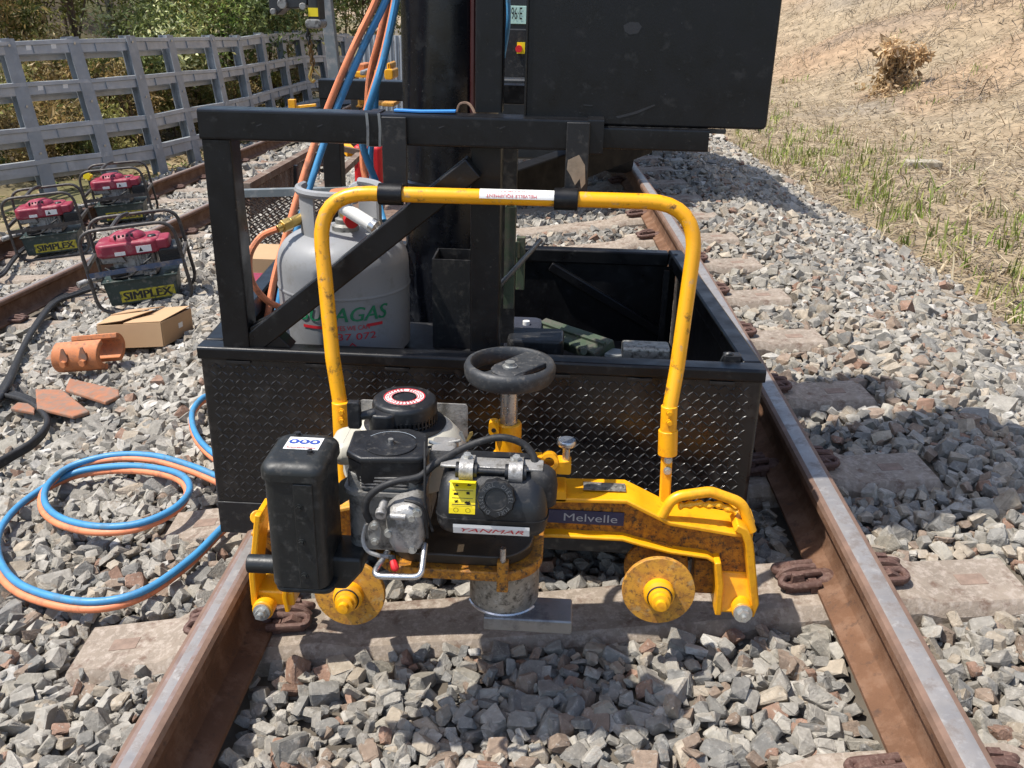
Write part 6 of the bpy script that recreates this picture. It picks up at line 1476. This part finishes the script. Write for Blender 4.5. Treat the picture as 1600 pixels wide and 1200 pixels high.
# ================================================================== smaller things on the ballast
# cardboard box
c0 = GP(157, 545, .05); c1 = A(256, 541, c0.y-.10)
ux = (c1-c0); L1 = ux.length; ux.z = 0; ux.normalize(); vy = Vector((-ux.y, ux.x, 0)); D1 = .26; Hb = .135
bz = c0.z
cb_ = thing('cardboard_box', 'open brown cardboard box lying on the ballast near the power packs', 'box', (c0.x, c0.y, bz))
O = Vector((c0.x, c0.y, bz)); tl = Vector((0, 0, 1)); ux2 = (c1-c0).normalized()
def bp_(a, b, c): return O+ux2*a+vy*b+tl*c
def panel(name, P4, th, par):
    P4 = [Vector(p) for p in P4]; n = (P4[1]-P4[0]).cross(P4[3]-P4[0]).normalized()*th; mb = MB()
    mb.add(P4+[p+n for p in P4], [(0, 1, 2, 3), (7, 6, 5, 4), (0, 4, 5, 1), (1, 5, 6, 2), (2, 6, 7, 3), (3, 7, 4, 0)]); return mb.build(name, mat['card'], par)
t_ = .004
panel('front_wall', [bp_(0, 0, 0), bp_(L1, 0, 0), bp_(L1, 0, Hb), bp_(0, 0, Hb)], t_, cb_)
panel('back_wall', [bp_(0, D1, 0), bp_(L1, D1, 0), bp_(L1, D1, Hb), bp_(0, D1, Hb)], t_, cb_)
panel('side_wall', [bp_(L1, .001, 0), bp_(L1, D1, 0), bp_(L1, D1, Hb), bp_(L1, .001, Hb)], t_, cb_)
panel('side_wall', [bp_(0, .001, 0), bp_(0, D1, 0), bp_(0, D1, Hb), bp_(0, .001, Hb)], -t_, cb_)
panel('bottom', [bp_(.002, .002, .002), bp_(L1-.002, .002, .002), bp_(L1-.002, D1-.002, .002), bp_(.002, D1-.002, .002)], t_, cb_)
panel('flap', [bp_(L1*.42, 0, Hb+.002), bp_(L1, 0, Hb+.003), bp_(L1, D1*.98, Hb+.012), bp_(L1*.60, D1*.98, Hb+.010)], t_, cb_)
panel('flap', [bp_(.0, .0, Hb+.004), bp_(L1*.36, .02, Hb+.012), bp_(L1*.64, D1*.52, Hb+.030), bp_(L1*.0, D1*.50, Hb+.018)], t_, cb_)
panel('flap', [bp_(.0, D1*.45, Hb+.022), bp_(L1*.58, D1*.5, Hb+.040), bp_(L1*.60, D1, Hb+.016), bp_(0, D1, Hb+.008)], t_, cb_)
sk = MB(); sk.add([bp_(L1+.0052, D1*.52, Hb*.42), bp_(L1+.0052, D1*.66, Hb*.42), bp_(L1+.0052, D1*.66, Hb*.64), bp_(L1+.0052, D1*.52, Hb*.64)], [(0, 1, 2, 3)]); sk.build('box_sticker', mat['white'], cb_, smooth=0)
# orange rail clamp: two half shells
k0 = GP(86, 586, .045); k1 = A(157, 581, k0.y-.04); ax = (k1-k0).normalized(); Lc = (k1-k0).length; up = Vector((0, 0, 1)); bk_ = Vector((-ax.y, ax.x, 0)).normalized()
kc = thing('rail_clamp', 'orange cast rail clamp with two bolt pockets lying on the ballast', 'clamp', k0)
def shell(name, org, R, a0, a1, t):
    mb = MB(); n = 12; vs = []
    for k in range(n+1):
        a = math.radians(a0+(a1-a0)*k/n); e = bk_*math.cos(a)+up*math.sin(a)
        for q, rr in ((0, R), (Lc, R), (Lc, R-t), (0, R-t)): vs.append(org+ax*q+e*rr)
    fs = [(k*4+m, k*4+(m+1) % 4, k*4+4+(m+1) % 4, k*4+4+m) for k in range(n) for m in range(4)]+[(0, 1, 2, 3), (n*4+3, n*4+2, n*4+1, n*4)]
    mb.add(vs, fs); return mb.build(name, mat['orangepaint'], kc, bevel=.004)
Rk = .088; org = k0+bk_*.075+up*(.078)
f1_ = shell('front_shell', org, Rk, 108, 265, .03); shell('back_shell', org+bk_*.035+up*.006+ax*.03, Rk*.95, -70, 75, .028)
for q in (.30, .72):
    c = org+ax*Lc*q+(bk_*math.cos(math.radians(172))+up*math.sin(math.radians(172)))*(Rk+.001)
    mb = MB(); mb.prism([(-.020, -.02), (.020, -.02), (.026, .0), (.006, .055), (-.006, .055), (-.026, .0)], c, ax, up, -bk_*.006); mb.build('bolt_pocket', mat['orangerust'], f1_, bevel=.002)
    mb = MB(); mb.cyl(c-bk_*.004-up*.028, c-bk_*.022-up*.028, .020, n=6); mb.build('bolt_head', mat['orangepaint'], f1_, bevel=.002)
# orange plates lying flat
def flat_plate(name, pts, th, lab, m, wave=0, lift=.045):
    p = [GP(x, y, lift) for x, y in pts]; z = sum(q.z for q in p)/len(p); n = len(p); mb = MB()
    p = [Vector((q.x, q.y, q.z*.5+z*.5+.012)) for q in p]
    mb.add(p+[q+Vector((0, 0, th)) for q in p], [tuple(range(n-1, -1, -1)), tuple(range(n, 2*n))]+[(i, (i+1) % n, n+(i+1) % n, n+i) for i in range(n)])
    return tag(mb.build(name, m, None, bevel=.006), lab, 'steel plate')
pl1 = flat_plate('steel_plate', [(60, 650), (115, 655), (140, 643), (100, 621), (58, 622)], .02, 'flat orange steel plate with holes lying beside the black hoses', mat['orangerust'])
c = GP(78, 630, .07); mb = MB(); mb.lathe(c+Vector((0, 0, .0)), [(0, 0), (.022, 0)], 14); mb.build('plate_hole', mat['inkblack'], None).parent = None
ho = bpy.data.objects['plate_hole']; ho.parent = pl1
pl2 = flat_plate('steel_plate', [(105, 626), (165, 632), (187, 619), (186, 612), (112, 609)], .02, 'brown orange grooved plate lying behind the flat orange one', mat['orangerust'])
flat_plate('steel_plate', [(18, 648), (55, 652), (58, 640), (30, 638)], .02, 'small orange plate end half under the black hose coil', mat['orangerust'])
# twin hose loops on the ballast
def lay(pts, r, lift, m, name, lab, cat='hose', group=None, sub=6, shift=(0, 0, 0)):
    q = [GP(x, y, .042+lift)+Vector((0, 0, r+l))+Vector(shift) for (x, y, *l_) in pts for l in [l_[0] if l_ else 0]]
    mb = MB(); mb.tube(q, r, 9, sub=sub); return tag(mb.build(name, m, None, smooth=60), lab, cat, group)
coil = [(405, 785), (350, 832), (300, 882), (230, 932), (160, 952), (90, 947), (25, 922), (-4, 880), (0, 835), (40, 790), (110, 752, .006), (180, 740, .006), (240, 745, .012), (284, 760, .018), (296, 785, .02), (270, 815, .02), (215, 838, .02), (150, 842, .02), (95, 828, .02), (71, 805, .022), (76, 778, .028), (112, 750, .032), (175, 733, .032), (240, 733, .030), (300, 746, .02), (352, 764, .01), (420, 788)]
lay(coil, .0115, .010, mat['bluehose'], 'ground_hose', 'blue gas hose coiled in a double loop on the ballast', 'hose', 'paired hoses on the ballast', shift=(0, .012, .006))
lay(coil, .0115, 0, mat['orangehose'], 'ground_hose', 'orange hose coiled under the blue one in a double loop', 'hose', 'paired hoses on the ballast', shift=(0, -.012, 0))
side_l = [(345, 622), (318, 628), (301, 648), (300, 672), (312, 698), (338, 722), (365, 735)]
lay(side_l, .0115, .010, mat['bluehose'], 'ground_hose', 'short bend of blue hose emerging beside the tread plate corner', 'hose', 'paired hoses on the ballast', shift=(0, .012, .006)); lay(side_l, .0115, 0, mat['orangehose'], 'ground_hose', 'short bend of orange hose emerging beside the tread plate corner', 'hose', 'paired hoses on the ballast', shift=(.008, -.012, 0))
# black hydraulic hoses
for k in range(4):
    d = k*4
    lay([(150, 447+k*2), (118, 455+k*3), (85, 472+k*2), (55, 510+d*.6), (36, 545+d*.5), (18, 585+d), (4, 610+d), (-20, 640+d)], .015, .006*k, mat['rubber'], 'hydraulic_hose', ['black hydraulic hose on top of the bundle from the nearest power pack', 'black hydraulic hose second in the bundle from the nearest power pack', 'black hydraulic hose third in the bundle from the nearest power pack', 'lowest black hydraulic hose in the bundle from the nearest power pack'][k], 'hose', 'black hydraulic hoses')
for k in range(3):
    lay([(-30, 612+k*4), (20, 618+k*3), (55, 632+k*3), (74, 655+k*2), (70, 680-k*2), (50, 702-k*3), (20, 720-k*3), (-20, 745-k*4)], .014, .008*k, mat['rubber'], 'hydraulic_hose', ['outer black hose of the coil at the picture edge', 'middle black hose of the coil at the picture edge', 'inner black hose of the coil at the picture edge'][k], 'hose', 'black hydraulic hoses')
for k in range(2):
    lay([(72, 378+k*3), (40, 388+k*3), (20, 408+k*4), (5, 428+k*4), (-25, 440+k*5)], .014, .03, mat['rubber'], 'hydraulic_hose', ['upper black hose leaving the power pack at the picture edge', 'lower black hose leaving the power pack at the picture edge'][k], 'hose', 'black hydraulic hoses')
# ================================================================== mesh cage and things behind the trolley
cy_ = 3.55; cg = thing('mesh_cage', 'rusty angle iron cage with expanded mesh sides behind the trolley', 'cage', (A(420, 330, cy_).x, cy_, 0))
def ang(a, b, m='rustangle', w=.035): mb = MB(); mb.beam(a, b, w, w*.8); return mb.build('angle_bar', mat[m], cg, smooth=0)
ca0, ca1 = A(372, 302, cy_), A(470, 291, cy_); cb0, cb1 = A(388, 372, cy_), A(470, 372, cy_)
ang(ca0, ca1+Vector((.35, 0, .0)), 'greysteel'); ang(ca0, cb0+Vector((0, 0, -.2)), 'greysteel')
cc0 = A(372, 300, cy_); cc1 = A(500, 232, cy_+1.5)
ang(A(384, 292, cy_+.05), A(502, 226, cy_+1.6)); ang(A(500, 300, cy_+.05), A(562, 242, cy_+1.5)); ang(A(502, 226, cy_+1.6), A(575, 240, cy_+1.6))
ang(A(462, 258, cy_+.8), A(462, 300, cy_+.8), 'cranegrey', .02)
def meshpanel(P00, P10, P01, P11, nu, nv):
    mb = MB()
    def pt(u, v): return (P00*(1-u)+P10*u)*(1-v)+(P01*(1-u)+P11*u)*v
    for i in range(nu):
        for j in range(nv):
            o_ = .5 if j % 2 else 0
            c = ((i+o_)/nu, (j+.5)/nv)
            for du, dv in ((.5/nu, .5/nv), (-.5/nu, .5/nv)):
                a = pt(min(1, max(0, c[0]-du)), max(0, c[1]-dv)); b = pt(min(1, max(0, c[0]+du)), min(1, c[1]+dv)); mb.beam(a, b, .004, .008, (0, 1, .2))
    return mb
mb = meshpanel(ca0+Vector((.02, .01, -.02)), ca1+Vector((.2, .01, -.02)), cb0+Vector((.02, .01, -.15)), cb1+Vector((.2, .01, -.15)), 16, 16); o = mb.build('mesh_infill', mat['rustangle'], cg, smooth=0)
o['kind'] = 'stuff'
mb = meshpanel(A(390, 300, cy_+.07), A(500, 236, cy_+1.55), A(392, 340, cy_+.07), A(500, 268, cy_+1.55), 30, 7); o = mb.build('mesh_infill', mat['rustangle'], cg, smooth=0); o['kind'] = 'stuff'
mb = MB(); q0 = A(380, 470, cy_); mb.lohi((q0.x+.02, cy_+.05, ground(q0.x, cy_)), (q0.x+.6, cy_+1.5, A(380, 372, cy_).z-.12)); mb.build('cage_body', mat['rustangle'], cg)
# carton and red bundle beside the bottle
q = A(402, 425, 3.0); mb = MB(); mb.rbox((q.x-.06, 2.95, q.z-.10), (q.x+.12, 3.15, q.z+.06), .003, 2, 2); crt = tag(mb.build('carton', mat['card'], None), 'small brown carton with a white label behind the corner post', 'carton')
mb = MB(); mb.lohi((q.x-.01, 2.948, q.z-.02), (q.x+.08, 2.9495, q.z+.01)); mb.build('carton_label', mat['white'], crt)
q = A(392, 448, 2.75); mb = MB(); mb.rbox((q.x-.05, 2.7, q.z-.05), (q.x+.08, 2.85, q.z+.02), .02, 2, 4, .012); tag(mb.build('red_bag', mat['cowlred'], None), 'dusty red bag wedged behind the corner post', 'bag')
# red fuel container
fy = 5.2; f0 = A(556, 228, fy); f1 = A(598, 285, fy)
fc = thing('fuel_container', 'bright red plastic fuel container standing behind the trolley beam', 'container', ((f0.x+f1.x)/2, fy, f1.z))
mb = MB(); mb.rbox((f0.x-.02, fy, f1.z-.25), (f1.x, fy+.2, f0.z), .03, 2, 4, .02); mb.build('container_body', mat['red'], fc, smooth=50)
mb = MB(); mb.tube([(f0.x+.0, fy+.1, f0.z-.01), (f0.x+.01, fy+.1, f0.z+.05), (f0.x+.07, fy+.1, f0.z+.05), (f0.x+.09, fy+.1, f0.z-.01)], .014, 8, sub=4); mb.build('container_handle', mat['red'], fc)
# yellow equipment glimpsed beyond
def glimpse(name, lab, cat, parts):
    root = None
    for (nm, px, py, w, h, Y, m) in parts:
        a, b = A(px, py, Y), A(px+w, py+h, Y); mb = MB(); mb.rbox((a.x, Y, b.z), (b.x, Y+.25, a.z), min(.02, abs(a.z-b.z)*.3), 1, 3, .008)
        if root is None: root = thing(name, lab, cat, ((a.x+b.x)/2, Y, b.z))
        mb.build(nm, mat[m], root)
    return root
glimpse('yellow_machine', 'yellow machine with orange cowl glimpsed between the hoses far behind', 'machine', [('machine_body', 554, 112, 30, 10, 7.5, 'yellow'), ('machine_cowl', 556, 100, 14, 12, 7.6, 'orangepaint'), ('machine_frame', 550, 158, 60, 8, 7.4, 'yellowold'), ('machine_leg', 548, 120, 4, 46, 7.5, 'castdark'), ('machine_block', 562, 110, 9, 8, 7.35, 'castalu')])
glimpse('yellow_lifter', 'yellow lifting tool glimpsed next to the mast far behind', 'tool', [('lifter_body', 600, 108, 14, 17, 7.2, 'yellow'), ('lifter_arm', 604, 98, 6, 12, 7.25, 'yellow'), ('lifter_leg', 596, 160, 20, 7, 7.2, 'yellowold')])
glimpse('tool_bundle', 'dark bundle of tools hanging below the rear beam', 'tools', [('tool_bag', 547, 146, 16, 30, 5.0, 'plastic'), ('tool_handle', 558, 142, 4, 26, 4.95, 'yellowold')])
mb = MB(); mb.beam(A(455, 168, 7.0), A(494, 164, 7.0), .02, .02); mb.box(A(457, 165, 7.0), (.05, .05, .09)); tag(mb.build('yellow_bar', mat['yellow'], None, bevel=.003), 'thin yellow barrier bar in front of the distant fence', 'bar')
mb = MB(); mb.beam(A(526, 215, 5.4), A(548, 238, 5.2), .04, .05); tag(mb.build('yellow_ruler', mat['yellow'], None), 'short yellow bar leaning inside the cage', 'bar')
# corrugated screen
a0 = A(566, 54, 9.5); a1 = A(640, 54, 9.5); b1 = A(640, 118, 9.5)
cs_ = thing('sheet_screen', 'pale ribbed steel screen beyond the hoses', 'screen', ((a0.x+a1.x)/2, 9.5, b1.z))
nsh = 9
for k in range(nsh):
    xa = a0.x+(a1.x-a0.x)*k/nsh; xb = a0.x+(a1.x-a0.x)*(k+1)/nsh; mb = MB(); mb.prism([(0, 0), (.25, .02), (.5, .02), (.75, 0), (1, 0), (1, -.01), (0, -.01)], (xa, 9.5, b1.z-.4), (xb-xa-.004, 0, 0), (0, -1, 0), (0, 0, a0.z-b1.z+.4)); mb.build('sheet_panel', mat['corr'], cs_, smooth=0)
# crane hook block with chain
ky = 4.6; hk = thing('crane_hook', 'black crane head with brown chain and small hook hanging over the tracks', 'crane', A(490, 120, ky))
mb = MB(); P_ = [A(x, y, ky) for x, y in ((417, -30), (420, 14), (432, 24), (445, 12), (455, 14), (470, 12), (480, 8), (482, -30))]; mb.add(P_+[p+Vector((0, .12, 0)) for p in P_], [tuple(range(8)), tuple(range(15, 7, -1))]+[(i, (i+1) % 8, 8+(i+1) % 8, 8+i) for i in range(8)]); mb.build('crane_link', mat['cranegrey'], hk, bevel=.006)
for px, py, r in ((442, 6, .022), (474, 10, .016), (428, 18, .014)): mb = MB(); c = A(px, py, ky-.01); mb.cyl(c, c+Vector((0, -.02, 0)), r, n=16); mb.build('pivot_pin', mat['castdark'], hk, bevel=.003)
mb = MB(); a, b = A(480, -30, ky), A(501, 30, ky); mb.rbox((a.x, ky-.02, b.z), (b.x, ky+.1, a.z), .015, 2, 4); mb.build('hook_shank', mat['cranegrey'], hk)
mb = MB(); a, b = A(481, 12, ky-.025), A(497, 26, ky-.025); mb.lohi((a.x, ky-.024, b.z), (b.x, ky-.021, a.z)); mb.build('yellow_tag', mat['labelyellow'], hk)
mb = MB(); a, b = A(478, 29, ky), A(505, 45, ky); mb.rbox((a.x, ky-.03, b.z), (b.x, ky+.09, a.z), .02, 1, 4, .01); mb.build('hook_block', mat['castdark'], hk)
for k in range(9):
    c = A(481+k*1.0, 50+k*6.6, ky+.03); ho_ = (k % 2)
    d1 = Vector((1, 0, 0)) if ho_ else Vector((0, 1, 0)); mb = MB()
    mb.tube([c+d1*math.cos(t)*.010+Vector((0, 0, math.sin(t)*.019)) for t in np.linspace(0, 2*math.pi, 11)[:-1]], .0042, 6, closed=True, sub=1); mb.build('chain_link', mat['chain'] if k > 2 else mat['cranegrey'], hk)
mb = MB(); mb.tube([A(488, 104, ky+.03), A(486, 112, ky+.03), A(484, 120, ky+.03), A(488, 127, ky+.03), A(492, 124, ky+.03)], .008, 8); mb.tube([A(490, 106, ky+.03), A(497, 114, ky+.03), A(500, 118, ky+.03)], .004, 6); mb.build('hook', mat['brass'], hk)
# pole beside the hook
pa, pb = A(506, -30, 6.0), A(524, 122, 6.0); mb = MB(); mb.beam(pa, pb, .07, .06, (0, 1, 0)); tag(mb.build('leaning_pole', mat['greysteel'], None, bevel=.004), 'dark grey leaning pole beside the crane hook', 'pole')

# ================================================================== truck standing on the track behind the box
ty_ = 6.6; tk_ = thing('crane_truck', 'dark truck standing on the track behind the black box', 'truck', (-.25, ty_, .3))
gx0 = -.95; gx1 = .55
mb = MB(); mb.rbox((gx0, ty_, .75), (gx1, ty_+2.6, 2.6), .04, 1, 3, .02); mb.build('truck_body', mat['truckpaint'], tk_)
mb = MB(); mb.lohi((gx0-.03, ty_-.10, .50), (gx1+.03, ty_-.002, .74)); mb.build('bumper', mat['truckpaint'], tk_, bevel=.01)
for xx in (gx0+.18, gx1-.18):
    mb = MB(); mb.lathe((xx, ty_+.5, .62), [(0, -.12), (.22, -.12), (.38, -.10), (.40, -.06), (.40, .06), (.38, .10), (.22, .12), (0, .12)], 28, (1, 0, 0)); w = mb.build('wheel', mat['tyre'], tk_, smooth=40)
pl_ = A(797, 9, ty_-.05); pr = A(824, 38, ty_-.05); mb = MB(); pw = (pr.x-pl_.x); mb.lohi((pl_.x-pw*1.2, ty_-.02, pr.z), (pr.x+.01, ty_-.008, pl_.z)); npo = mb.build('number_plate', mat['plategreen'], tk_, bevel=.002)
mb = MB(); lettering(mb, '96\u00b7E', ((A(799, 20, ty_-.02).x+A(816, 20, ty_-.02).x)/2, ty_-.0225, A(810, 21, ty_-.02).z), (1, 0, 0), (0, 0, 1), A(816, 20, ty_-.02).x-A(799, 20, ty_-.02).x, .075); mb.build('plate_lettering', mat['inkblack'], npo, smooth=0)
a, b = A(790, 46, 5.2), A(825, 104, 5.2); mb = MB(); mb.rbox((a.x-.1, 5.2, b.z-.3), (b.x+.05, 5.35, a.z), .006, 1, 3, .003); pn = mb.build('control_panel', mat['blackdust'], tk_)
a, b = A(808, 66, 5.195), A(820, 84, 5.195); mb = MB(); mb.lohi((a.x, 5.188, b.z), (b.x, 5.199, a.z)); es = mb.build('switch_plate', mat['labelyellow'], pn)
c = A(811, 76, 5.188); mb = MB(); mb.cyl(c, c+Vector((0, -.03, 0)), .018, n=16); mb.build('stop_button', mat['red'], es)
mb = MB(); a, b = A(790, 112, 4.4), A(826, 180, 4.4); mb.lohi((a.x-.15, 4.4, b.z-.2), (b.x+.3, 4.5, a.z-.03)); mb.build('deck_step', mat['truckpaint'], tk_, bevel=.01)
a, b = A(785, 235, 4.9), A(880, 250, 4.9); mb = MB(); mb.beam(A(785, 243, 4.7), A(885, 236, 5.1), .14, .03); mb.build('deck_board', mat['greysteel'], tk_)
